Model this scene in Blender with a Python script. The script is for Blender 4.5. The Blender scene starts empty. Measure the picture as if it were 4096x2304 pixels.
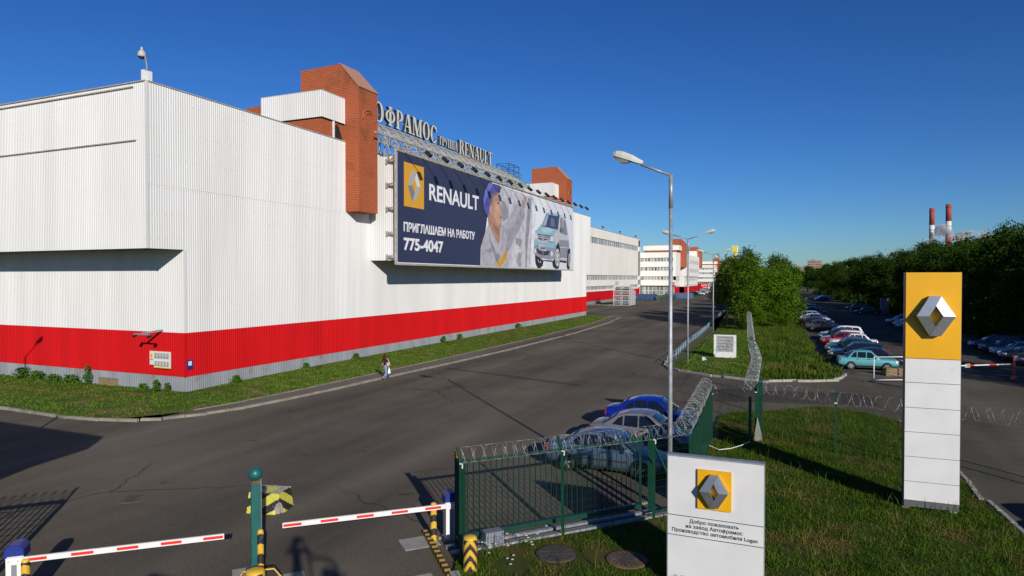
import bpy, bmesh, math, random
import numpy as np
from mathutils import Vector, Matrix
R_ = math.radians
sc = bpy.context.scene
col = sc.collection

# ------------------------------------------------------------------ camera
cam = bpy.data.cameras.new('camera')
cam.sensor_width = 36.0
cam.lens = 22.85
cam.clip_start = 0.05
cam.clip_end = 6000.0
camo = bpy.data.objects.new('camera', cam)
camo.location = (0.0, 0.0, 7.0)
camo.rotation_euler = (R_(90 - 0.894), 0, R_(23.1))
col.objects.link(camo)
sc.camera = camo

# ------------------------------------------------------------------ sky and sun
SUN_EL = 20.54
SHX, SHY = -0.6799, 0.7333            # ground direction in which shadows fall
TAN = math.tan(R_(SUN_EL))
world = bpy.data.worlds.new('World')
sc.world = world
world.use_nodes = True
wn = world.node_tree
wn.nodes.clear()
sky = wn.nodes.new('ShaderNodeTexSky')
sky.sky_type = 'NISHITA'
sky.sun_disc = False
sky.sun_elevation = R_(SUN_EL)
sky.sun_rotation = math.atan2(-SHX, -SHY)
sky.air_density = 1.0
sky.dust_density = 0.12
sky.ozone_density = 3.5
hs = wn.nodes.new('ShaderNodeHueSaturation')
hs.inputs['Saturation'].default_value = 1.15
ga = wn.nodes.new('ShaderNodeGamma')
ga.inputs['Gamma'].default_value = 1.2
gm = wn.nodes.new('ShaderNodeMixRGB')          # clear, deep blue air as on a very dry morning
gm.blend_type = 'MULTIPLY'
gm.inputs['Fac'].default_value = 1.0
gm.inputs['Color2'].default_value = (0.55, 0.81, 1.20, 1)
bg = wn.nodes.new('ShaderNodeBackground')
bg.inputs['Strength'].default_value = 0.052
wo = wn.nodes.new('ShaderNodeOutputWorld')
wn.links.new(sky.outputs[0], hs.inputs['Color'])
wn.links.new(hs.outputs[0], ga.inputs['Color'])
wn.links.new(ga.outputs[0], gm.inputs['Color1'])
wn.links.new(gm.outputs[0], bg.inputs['Color'])
wn.links.new(bg.outputs[0], wo.inputs['Surface'])

sl = bpy.data.lights.new('sun', 'SUN')
sl.energy = 4.8
sl.angle = R_(0.53)
sl.color = (1.0, 0.935, 0.84)
so = bpy.data.objects.new('sun', sl)
so.rotation_euler = Vector((SHX, SHY, -TAN)).to_track_quat('-Z', 'Y').to_euler()
so.location = (60, -60, 60)
col.objects.link(so)

sc.view_settings.view_transform = 'Standard'
sc.view_settings.look = 'None'
sc.view_settings.exposure = 0.0
sc.view_settings.gamma = 1.0
sc.view_settings.use_curve_mapping = False

# ------------------------------------------------------------------ materials
M = {}
def mat(name, c, rough=0.6, metal=0.0, c2=None, nscale=1.0, ndetail=4, stretch=(1, 1, 1), lo=0.35, hi=0.65,
        bump=0.0, bscale=20.0, spec=0.5, coat=0.0, trans=0.0, extra=None):
    """principled material; c2 is mixed in by a stretched noise in object space, extra = (colour, scale, lo, hi) a second stain layer"""
    m = bpy.data.materials.new(name)
    m.use_nodes = True
    nt = m.node_tree
    b = nt.nodes['Principled BSDF']
    b.inputs['Base Color'].default_value = (*c, 1)
    b.inputs['Roughness'].default_value = rough
    b.inputs['Metallic'].default_value = metal
    b.inputs['Specular IOR Level'].default_value = spec
    if coat:
        b.inputs['Coat Weight'].default_value = coat
        b.inputs['Coat Roughness'].default_value = 0.05
    if trans:
        b.inputs['Transmission Weight'].default_value = trans
    N = nt.nodes.new
    tc = N('ShaderNodeTexCoord')
    mp = N('ShaderNodeMapping')
    mp.inputs['Scale'].default_value = stretch
    nt.links.new(tc.outputs['Object'], mp.inputs['Vector'])
    last = None
    if c2 is not None:
        nz = N('ShaderNodeTexNoise')
        nz.inputs['Scale'].default_value = nscale
        nz.inputs['Detail'].default_value = ndetail
        nt.links.new(mp.outputs[0], nz.inputs['Vector'])
        rp = N('ShaderNodeValToRGB')
        rp.color_ramp.elements[0].position = lo
        rp.color_ramp.elements[0].color = (*c, 1)
        rp.color_ramp.elements[1].position = hi
        rp.color_ramp.elements[1].color = (*c2, 1)
        nt.links.new(nz.outputs[0], rp.inputs[0])
        last = rp.outputs[0]
    if extra is not None:
        ec, es, elo, ehi = extra
        n2 = N('ShaderNodeTexNoise')
        n2.inputs['Scale'].default_value = es
        n2.inputs['Detail'].default_value = 6
        nt.links.new(tc.outputs['Object'], n2.inputs['Vector'])
        mr = N('ShaderNodeMapRange')
        mr.inputs['From Min'].default_value = elo
        mr.inputs['From Max'].default_value = ehi
        nt.links.new(n2.outputs[0], mr.inputs['Value'])
        mx = N('ShaderNodeMixRGB')
        mx.inputs['Color2'].default_value = (*ec, 1)
        if last is None:
            mx.inputs['Color1'].default_value = (*c, 1)
        else:
            nt.links.new(last, mx.inputs['Color1'])
        nt.links.new(mr.outputs[0], mx.inputs['Fac'])
        last = mx.outputs[0]
    if last is not None:
        nt.links.new(last, b.inputs['Base Color'])
    if bump:
        n3 = N('ShaderNodeTexNoise')
        n3.inputs['Scale'].default_value = bscale
        n3.inputs['Detail'].default_value = 5
        nt.links.new(tc.outputs['Object'], n3.inputs['Vector'])
        bp = N('ShaderNodeBump')
        bp.inputs['Strength'].default_value = bump
        bp.inputs['Distance'].default_value = 0.05
        nt.links.new(n3.outputs[0], bp.inputs['Height'])
        nt.links.new(bp.outputs[0], b.inputs['Normal'])
    M[name] = m
    return m

mat('white_cladding', (0.68, 0.68, 0.67), 0.5, c2=(0.585, 0.58, 0.56), nscale=0.45, stretch=(1, 1, 0.12), lo=0.35, hi=0.8, spec=0.35,
    extra=((0.40, 0.34, 0.27), 2.3, 0.72, 0.86))
mat('red_cladding', (0.56, 0.008, 0.011), 0.6, c2=(0.50, 0.007, 0.010), nscale=0.5, stretch=(1, 1, 0.2), spec=0.08, extra=((0.30, 0.012, 0.014), 1.6, 0.66, 0.9))
mat('grey_cladding', (0.27, 0.295, 0.325), 0.5, c2=(0.22, 0.235, 0.25), nscale=0.7, stretch=(1, 1, 0.3), spec=0.3,
    extra=((0.17, 0.14, 0.11), 0.9, 0.58, 0.8))
mat('cream_render', (0.77, 0.74, 0.67), 0.8, c2=(0.71, 0.68, 0.61), nscale=0.15, stretch=(1, 1, 0.4))
mat('cream_panel', (0.80, 0.78, 0.72), 0.6, c2=(0.74, 0.72, 0.66), nscale=0.2)
mat('white_panel', (0.70, 0.70, 0.69), 0.4)
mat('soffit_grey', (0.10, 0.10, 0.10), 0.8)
mat('shade_black', (0.012, 0.012, 0.013), 0.9)
mat('roof_felt', (0.10, 0.10, 0.105), 0.9)
mat('window_glass', (0.03, 0.04, 0.05), 0.08, spec=0.8, c2=(0.20, 0.22, 0.23), nscale=1.2, stretch=(1, 1, 0.15), lo=0.45, hi=0.55)
mat('window_blind', (0.42, 0.44, 0.43), 0.3, c2=(0.16, 0.17, 0.165), nscale=1.5, stretch=(1, 1, 0.02), lo=0.42, hi=0.55)
mat('galvanised', (0.33, 0.35, 0.37), 0.45, metal=0.3, c2=(0.24, 0.26, 0.275), nscale=7)
mat('truss_grey', (0.48, 0.47, 0.42), 0.5, metal=0.2, c2=(0.36, 0.34, 0.29), nscale=2)
mat('lamp_shell', (0.42, 0.41, 0.37), 0.5)
mat('cage_steel', (0.52, 0.54, 0.56), 0.5)
mat('lamp_glass', (0.20, 0.20, 0.18), 0.15)
mat('black_metal', (0.018, 0.018, 0.02), 0.5)
mat('green_paint', (0.004, 0.050, 0.028), 0.4, c2=(0.004, 0.040, 0.022), nscale=3)
mat('teal_paint', (0.010, 0.105, 0.095), 0.4, c2=(0.008, 0.085, 0.078), nscale=5)
mat('wire_green', (0.004, 0.030, 0.018), 0.5)
mat('razor_steel', (0.40, 0.41, 0.41), 0.5, metal=0.2, c2=(0.12, 0.125, 0.125), nscale=11, ndetail=1, lo=0.44, hi=0.56)
mat('white_paint', (0.72, 0.72, 0.71), 0.35, c2=(0.66, 0.66, 0.65), nscale=0.9)
mat('sign_white', (0.65, 0.65, 0.645), 0.35, c2=(0.565, 0.565, 0.57), nscale=1.2, lo=0.3, hi=0.8, extra=((0.45, 0.44, 0.42), 3.0, 0.70, 0.85))
mat('sign_yellow', (0.72, 0.37, 0.006), 0.35, c2=(0.67, 0.335, 0.006), nscale=0.8)
mat('sign_silver', (0.46, 0.47, 0.49), 0.34, metal=0.8, c2=(0.40, 0.41, 0.43), nscale=8)
mat('sign_joint', (0.05, 0.05, 0.05), 0.7)
mat('sign_edge', (0.09, 0.095, 0.10), 0.5)
mat('text_dark', (0.045, 0.043, 0.045), 0.5)
mat('text_white', (0.74, 0.75, 0.77), 0.45)
mat('letter_face', (0.62, 0.62, 0.58), 0.45, c2=(0.54, 0.53, 0.49), nscale=2)
mat('letter_side', (0.035, 0.037, 0.04), 0.5)
mat('barrier_red', (0.68, 0.028, 0.012), 0.4)
mat('hazard_yellow', (0.66, 0.40, 0.035), 0.5, c2=(0.58, 0.34, 0.03), nscale=4, extra=((0.20, 0.15, 0.07), 5.0, 0.66, 0.8))
mat('hazard_lemon', (0.56, 0.53, 0.06), 0.6, c2=(0.48, 0.44, 0.06), nscale=5, extra=((0.42, 0.41, 0.38), 4.0, 0.60, 0.68))
mat('hazard_black', (0.02, 0.02, 0.02), 0.6, extra=((0.12, 0.12, 0.11), 7.0, 0.66, 0.8))
mat('cabinet_blue', (0.012, 0.028, 0.20), 0.4)
mat('cabinet_grey', (0.19, 0.21, 0.25), 0.5)
mat('amber_lamp', (0.50, 0.17, 0.01), 0.2)
mat('concrete', (0.30, 0.285, 0.25), 0.9, c2=(0.21, 0.20, 0.175), nscale=2.0, bump=0.3, bscale=25)
mat('kerb_stone', (0.27, 0.245, 0.195), 0.9, c2=(0.17, 0.155, 0.125), nscale=1.3, bump=0.3, bscale=18)
mat('pale_concrete', (0.36, 0.34, 0.30), 0.9, c2=(0.28, 0.265, 0.235), nscale=3, bump=0.3, bscale=25)
mat('manhole_iron', (0.055, 0.048, 0.040), 0.8, c2=(0.055, 0.048, 0.04), nscale=9, bump=0.5, bscale=12)
mat('rusty', (0.16, 0.085, 0.05), 0.8, c2=(0.10, 0.055, 0.035), nscale=5)
mat('cardboard', (0.34, 0.20, 0.10), 0.8, c2=(0.25, 0.15, 0.08), nscale=3)
mat('skip_blue', (0.016, 0.070, 0.21), 0.5, c2=(0.03, 0.075, 0.15), nscale=0.8, extra=((0.10, 0.085, 0.07), 1.2, 0.55, 0.75))
mat('skip_green', (0.02, 0.10, 0.06), 0.5, c2=(0.03, 0.07, 0.045), nscale=1.0)
mat('pale_blue_paint', (0.22, 0.40, 0.50), 0.5)
mat('sculpt_yellow', (0.68, 0.55, 0.02), 0.4)
mat('line_white', (0.50, 0.49, 0.46), 0.8, c2=(0.22, 0.21, 0.20), nscale=3)
mat('tyre', (0.018, 0.018, 0.018), 0.85)
mat('rim', (0.55, 0.56, 0.57), 0.3, metal=0.7)
mat('car_glass', (0.008, 0.011, 0.014), 0.04, spec=0.7)
mat('car_glass_blue', (0.018, 0.050, 0.095), 0.05, spec=0.9)
mat('car_trim', (0.025, 0.025, 0.027), 0.6)
mat('tail_red', (0.48, 0.012, 0.012), 0.25)
mat('head_clear', (0.62, 0.64, 0.66), 0.12, metal=0.4)
mat('bark', (0.085, 0.065, 0.045), 0.9, c2=(0.05, 0.04, 0.03), nscale=6, stretch=(1, 1, 0.2))
mat('birch_bark', (0.34, 0.33, 0.30), 0.8, c2=(0.06, 0.055, 0.05), nscale=3.5, stretch=(1, 1, 2.5), lo=0.58, hi=0.64)
mat('skin', (0.52, 0.30, 0.21), 0.6)
mat('hair_red', (0.075, 0.014, 0.008), 0.9, spec=0.1)
mat('cloth_black', (0.012, 0.011, 0.012), 0.9)
mat('cloth_pink', (0.62, 0.36, 0.40), 0.8)
mat('cloth_jeans', (0.17, 0.25, 0.36), 0.9, c2=(0.25, 0.33, 0.43), nscale=6)
mat('cloth_grey', (0.10, 0.10, 0.11), 0.9)
mat('shoe_dark', (0.03, 0.03, 0.035), 0.7)
mat('bag_white', (0.78, 0.78, 0.80), 0.4)
mat('bag_blue', (0.05, 0.06, 0.32), 0.4)
mat('paper_white', (0.62, 0.62, 0.60), 0.6)
mat('board_grey', (0.33, 0.34, 0.35), 0.5)
mat('navy_vinyl', (0.030, 0.036, 0.078), 0.5, c2=(0.034, 0.040, 0.085), nscale=0.3)
mat('board_orange', (0.64, 0.32, 0.025), 0.5)
mat('chimney_red', (0.36, 0.055, 0.045), 0.8, c2=(0.28, 0.05, 0.04), nscale=0.05)
mat('chimney_white', (0.60, 0.60, 0.58), 0.8)
mat('straw', (0.26, 0.20, 0.11), 0.9, c2=(0.17, 0.12, 0.06), nscale=6, bump=0.5, bscale=20)
mat('far_brick', (0.38, 0.20, 0.13), 0.9)
mat('plant_leaf', (0.040, 0.095, 0.010), 0.8, c2=(0.065, 0.135, 0.014), nscale=2, spec=0.03)
mat('petal_white', (0.75, 0.75, 0.72), 0.6)

def sheet_tint(name, pitch=1.02, amp=0.05):
    """every cladding sheet slightly different in tone, as old sheets are"""
    nt = M[name].node_tree; b = nt.nodes['Principled BSDF']; N = nt.nodes.new; L = nt.links.new
    src_ = b.inputs['Base Color'].links[0].from_socket
    tc = N('ShaderNodeTexCoord'); sp = N('ShaderNodeSeparateXYZ'); L(tc.outputs['Object'], sp.inputs[0])
    ad = N('ShaderNodeMath'); L(sp.outputs[0], ad.inputs[0]); L(sp.outputs[1], ad.inputs[1])
    dv = N('ShaderNodeMath'); dv.operation = 'DIVIDE'; L(ad.outputs[0], dv.inputs[0]); dv.inputs[1].default_value = pitch
    fl = N('ShaderNodeMath'); fl.operation = 'FLOOR'; L(dv.outputs[0], fl.inputs[0])
    wn_ = N('ShaderNodeTexWhiteNoise'); wn_.noise_dimensions = '1D'; L(fl.outputs[0], wn_.inputs['W'])
    mr = N('ShaderNodeMapRange'); mr.inputs['To Min'].default_value = 1 - amp; mr.inputs['To Max'].default_value = 1.0; L(wn_.outputs['Value'], mr.inputs['Value'])
    mx = N('ShaderNodeMixRGB'); mx.blend_type = 'MULTIPLY'; mx.inputs['Fac'].default_value = 1; L(src_, mx.inputs['Color1']); L(mr.outputs[0], mx.inputs['Color2'])
    L(mx.outputs[0], b.inputs['Base Color'])
sheet_tint('white_cladding', 1.02, .055); sheet_tint('red_cladding', 1.02, .10); sheet_tint('grey_cladding', 1.02, .12)
def brick_mat():
    m = bpy.data.materials.new('brick_red'); m.use_nodes = True
    nt = m.node_tree; b = nt.nodes['Principled BSDF']; N = nt.nodes.new
    b.inputs['Roughness'].default_value = 0.85
    b.inputs['Specular IOR Level'].default_value = 0.2
    tc = N('ShaderNodeTexCoord'); sp = N('ShaderNodeSeparateXYZ'); ad = N('ShaderNodeMath'); cb = N('ShaderNodeCombineXYZ')
    nt.links.new(tc.outputs['Object'], sp.inputs[0])
    nt.links.new(sp.outputs[0], ad.inputs[0]); nt.links.new(sp.outputs[1], ad.inputs[1])
    nt.links.new(ad.outputs[0], cb.inputs[0]); nt.links.new(sp.outputs[2], cb.inputs[1])
    br = N('ShaderNodeTexBrick')
    br.inputs['Scale'].default_value = 1.0
    br.inputs['Brick Width'].default_value = 0.40
    br.inputs['Row Height'].default_value = 0.15
    br.inputs['Mortar Size'].default_value = 0.014
    br.inputs['Bias'].default_value = -0.2
    br.inputs['Color1'].default_value = (0.34, 0.066, 0.020, 1)
    br.inputs['Color2'].default_value = (0.27, 0.050, 0.016, 1)
    br.inputs['Mortar'].default_value = (0.42, 0.20, 0.11, 1)
    nt.links.new(cb.outputs[0], br.inputs['Vector'])
    nz = N('ShaderNodeTexNoise'); nz.inputs['Scale'].default_value = 0.45; nz.inputs['Detail'].default_value = 6
    nt.links.new(tc.outputs['Object'], nz.inputs['Vector'])
    mr = N('ShaderNodeMapRange'); mr.inputs['From Min'].default_value = 0.55; mr.inputs['From Max'].default_value = 0.85
    nt.links.new(nz.outputs[0], mr.inputs['Value'])
    mx = N('ShaderNodeMixRGB'); mx.inputs['Color2'].default_value = (0.10, 0.045, 0.025, 1)
    nt.links.new(br.outputs[0], mx.inputs['Color1']); nt.links.new(mr.outputs[0], mx.inputs['Fac'])
    nt.links.new(mx.outputs[0], b.inputs['Base Color'])
    M['brick_red'] = m
brick_mat()

def asphalt_mat(name, c, c2, crack=0.7):
    m = bpy.data.materials.new(name); m.use_nodes = True
    nt = m.node_tree; b = nt.nodes['Principled BSDF']; N = nt.nodes.new; L = nt.links.new
    b.inputs['Roughness'].default_value = 0.95
    b.inputs['Specular IOR Level'].default_value = 0.06
    tc = N('ShaderNodeTexCoord')
    n1 = N('ShaderNodeTexNoise'); n1.inputs['Scale'].default_value = 0.10; n1.inputs['Detail'].default_value = 7; n1.inputs['Roughness'].default_value = 0.62
    L(tc.outputs['Object'], n1.inputs['Vector'])
    r1 = N('ShaderNodeValToRGB')
    r1.color_ramp.elements[0].position = 0.36; r1.color_ramp.elements[0].color = (*c, 1)
    r1.color_ramp.elements[1].position = 0.68; r1.color_ramp.elements[1].color = (*c2, 1)
    L(n1.outputs[0], r1.inputs[0])
    # fine stone grain
    n2 = N('ShaderNodeTexNoise'); n2.inputs['Scale'].default_value = 14; n2.inputs['Detail'].default_value = 3
    L(tc.outputs['Object'], n2.inputs['Vector'])
    m2 = N('ShaderNodeMapRange'); m2.inputs['From Min'].default_value = 0.3; m2.inputs['From Max'].default_value = 0.7
    m2.inputs['To Min'].default_value = 0.84; m2.inputs['To Max'].default_value = 1.16
    L(n2.outputs[0], m2.inputs['Value'])
    mu = N('ShaderNodeMixRGB'); mu.blend_type = 'MULTIPLY'; mu.inputs['Fac'].default_value = 1
    L(r1.outputs[0], mu.inputs['Color1']); L(m2.outputs[0], mu.inputs['Color2'])
    # worn wheel streaks along the street
    mp = N('ShaderNodeMapping'); mp.inputs['Scale'].default_value = (0.35, 0.03, 1); mp.inputs['Rotation'].default_value = (0, 0, R_(-20))
    L(tc.outputs['Object'], mp.inputs['Vector'])
    n4 = N('ShaderNodeTexNoise'); n4.inputs['Scale'].default_value = 1.0; n4.inputs['Detail'].default_value = 4
    L(mp.outputs[0], n4.inputs['Vector'])
    m4 = N('ShaderNodeMapRange'); m4.inputs['From Min'].default_value = 0.35; m4.inputs['From Max'].default_value = 0.65
    m4.inputs['To Min'].default_value = 0.76; m4.inputs['To Max'].default_value = 1.22
    L(n4.outputs[0], m4.inputs['Value'])
    mv = N('ShaderNodeMixRGB'); mv.blend_type = 'MULTIPLY'; mv.inputs['Fac'].default_value = 1
    L(mu.outputs[0], mv.inputs['Color1']); L(m4.outputs[0], mv.inputs['Color2'])
    # cracks and tar lines
    nd = N('ShaderNodeTexNoise'); nd.inputs['Scale'].default_value = 0.8; nd.inputs['Detail'].default_value = 3
    L(tc.outputs['Object'], nd.inputs['Vector'])
    ad = N('ShaderNodeMixRGB'); ad.blend_type = 'ADD'; ad.inputs['Fac'].default_value = 1.0
    L(tc.outputs['Object'], ad.inputs['Color1']); L(nd.outputs['Color'], ad.inputs['Color2'])
    vo = N('ShaderNodeTexVoronoi'); vo.feature = 'DISTANCE_TO_EDGE'; vo.inputs['Scale'].default_value = 0.10
    L(ad.outputs[0], vo.inputs['Vector'])
    mc = N('ShaderNodeMapRange'); mc.inputs['From Min'].default_value = 0.0; mc.inputs['From Max'].default_value = 0.006
    mc.inputs['To Min'].default_value = crack; mc.inputs['To Max'].default_value = 0.0
    L(vo.outputs['Distance'], mc.inputs['Value'])
    # only part of them
    gate = N('ShaderNodeTexNoise'); gate.inputs['Scale'].default_value = 0.06
    L(tc.outputs['Object'], gate.inputs['Vector'])
    gm_ = N('ShaderNodeMapRange'); gm_.inputs['From Min'].default_value = 0.45; gm_.inputs['From Max'].default_value = 0.55
    L(gate.outputs[0], gm_.inputs['Value'])
    gx = N('ShaderNodeMath'); gx.operation = 'MULTIPLY'; L(mc.outputs[0], gx.inputs[0]); L(gm_.outputs[0], gx.inputs[1])
    mk = N('ShaderNodeMixRGB'); mk.inputs['Color2'].default_value = (0.012, 0.011, 0.011, 1)
    L(mv.outputs[0], mk.inputs['Color1']); L(gx.outputs[0], mk.inputs['Fac'])
    # oil spots
    n5 = N('ShaderNodeTexNoise'); n5.inputs['Scale'].default_value = 1.1; n5.inputs['Detail'].default_value = 5
    L(tc.outputs['Object'], n5.inputs['Vector'])
    m5 = N('ShaderNodeMapRange'); m5.inputs['From Min'].default_value = 0.66; m5.inputs['From Max'].default_value = 0.76
    m5.inputs['To Max'].default_value = 0.55
    L(n5.outputs[0], m5.inputs['Value'])
    mo = N('ShaderNodeMixRGB'); mo.inputs['Color2'].default_value = (0.018, 0.017, 0.017, 1)
    L(mk.outputs[0], mo.inputs['Color1']); L(m5.outputs[0], mo.inputs['Fac'])
    L(mo.outputs[0], b.inputs['Base Color'])
    bp = N('ShaderNodeBump'); bp.inputs['Strength'].default_value = 0.35; bp.inputs['Distance'].default_value = 0.01
    nb = N('ShaderNodeTexNoise'); nb.inputs['Scale'].default_value = 60; nb.inputs['Detail'].default_value = 2
    L(tc.outputs['Object'], nb.inputs['Vector']); L(nb.outputs[0], bp.inputs['Height']); L(bp.outputs[0], b.inputs['Normal'])
    M[name] = m
asphalt_mat('asphalt', (0.106, 0.092, 0.072), (0.156, 0.137, 0.106))
asphalt_mat('asphalt_walk', (0.115, 0.098, 0.080), (0.155, 0.133, 0.108), 0.3)
asphalt_mat('asphalt_lot', (0.078, 0.070, 0.058), (0.105, 0.095, 0.078), 0.4)

def grass_mat(name, g1, g2, brown, bscale, blo, bhi, leaf=False):
    m = bpy.data.materials.new(name); m.use_nodes = True
    nt = m.node_tree; b = nt.nodes['Principled BSDF']; N = nt.nodes.new; L = nt.links.new
    b.inputs['Roughness'].default_value = 0.8
    b.inputs['Specular IOR Level'].default_value = 0.03
    tc = N('ShaderNodeTexCoord')
    n1 = N('ShaderNodeTexNoise'); n1.inputs['Scale'].default_value = 0.9; n1.inputs['Detail'].default_value = 6
    L(tc.outputs['Object'], n1.inputs['Vector'])
    r1 = N('ShaderNodeValToRGB')
    r1.color_ramp.elements[0].position = 0.35; r1.color_ramp.elements[0].color = (*g1, 1)
    r1.color_ramp.elements[1].position = 0.65; r1.color_ramp.elements[1].color = (*g2, 1)
    L(n1.outputs[0], r1.inputs[0])
    n2 = N('ShaderNodeTexNoise'); n2.inputs['Scale'].default_value = bscale; n2.inputs['Detail'].default_value = 5; n2.inputs['Roughness'].default_value = 0.65
    L(tc.outputs['Object'], n2.inputs['Vector'])
    mr = N('ShaderNodeMapRange'); mr.inputs['From Min'].default_value = blo; mr.inputs['From Max'].default_value = bhi
    L(n2.outputs[0], mr.inputs['Value'])
    mx = N('ShaderNodeMixRGB'); mx.inputs['Color2'].default_value = (*brown, 1)
    L(r1.outputs[0], mx.inputs['Color1']); L(mr.outputs[0], mx.inputs['Fac'])
    L(mx.outputs[0], b.inputs['Base Color'])
    if leaf:
        tr = N('ShaderNodeBsdfTranslucent'); mxs = N('ShaderNodeMixShader'); mxs.inputs[0].default_value = 0.3
        L(mx.outputs[0], tr.inputs['Color'])
        L(b.outputs[0], mxs.inputs[1]); L(tr.outputs[0], mxs.inputs[2])
        L(mxs.outputs[0], nt.nodes['Material Output'].inputs['Surface'])
    M[name] = m
grass_mat('turf_soil', (0.060, 0.105, 0.016), (0.085, 0.130, 0.020), (0.17, 0.115, 0.062), 0.45, 0.50, 0.66)
grass_mat('turf_soil_dry', (0.032, 0.055, 0.010), (0.050, 0.075, 0.014), (0.095, 0.070, 0.028), 0.42, 0.49, 0.64)
grass_mat('grass_blade', (0.078, 0.160, 0.016), (0.120, 0.200, 0.024), (0.19, 0.160, 0.055), 0.45, 0.53, 0.70, True)
grass_mat('grass_blade_dry', (0.048, 0.100, 0.008), (0.088, 0.140, 0.014), (0.185, 0.145, 0.042), 0.42, 0.51, 0.68, True)
grass_mat('grass_wild', (0.036, 0.088, 0.009), (0.092, 0.150, 0.018), (0.17, 0.150, 0.040), 0.30, 0.50, 0.70, True)
grass_mat('leaf_maple', (0.060, 0.138, 0.008), (0.108, 0.195, 0.014), (0.036, 0.080, 0.007), 0.5, 0.50, 0.68, True)
grass_mat('leaf_birch', (0.052, 0.100, 0.016), (0.080, 0.130, 0.022), (0.032, 0.060, 0.010), 0.6, 0.52, 0.7, True)
grass_mat('leaf_wood', (0.028, 0.066, 0.008), (0.052, 0.098, 0.012), (0.018, 0.038, 0.006), 0.35, 0.48, 0.68, True)

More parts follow.
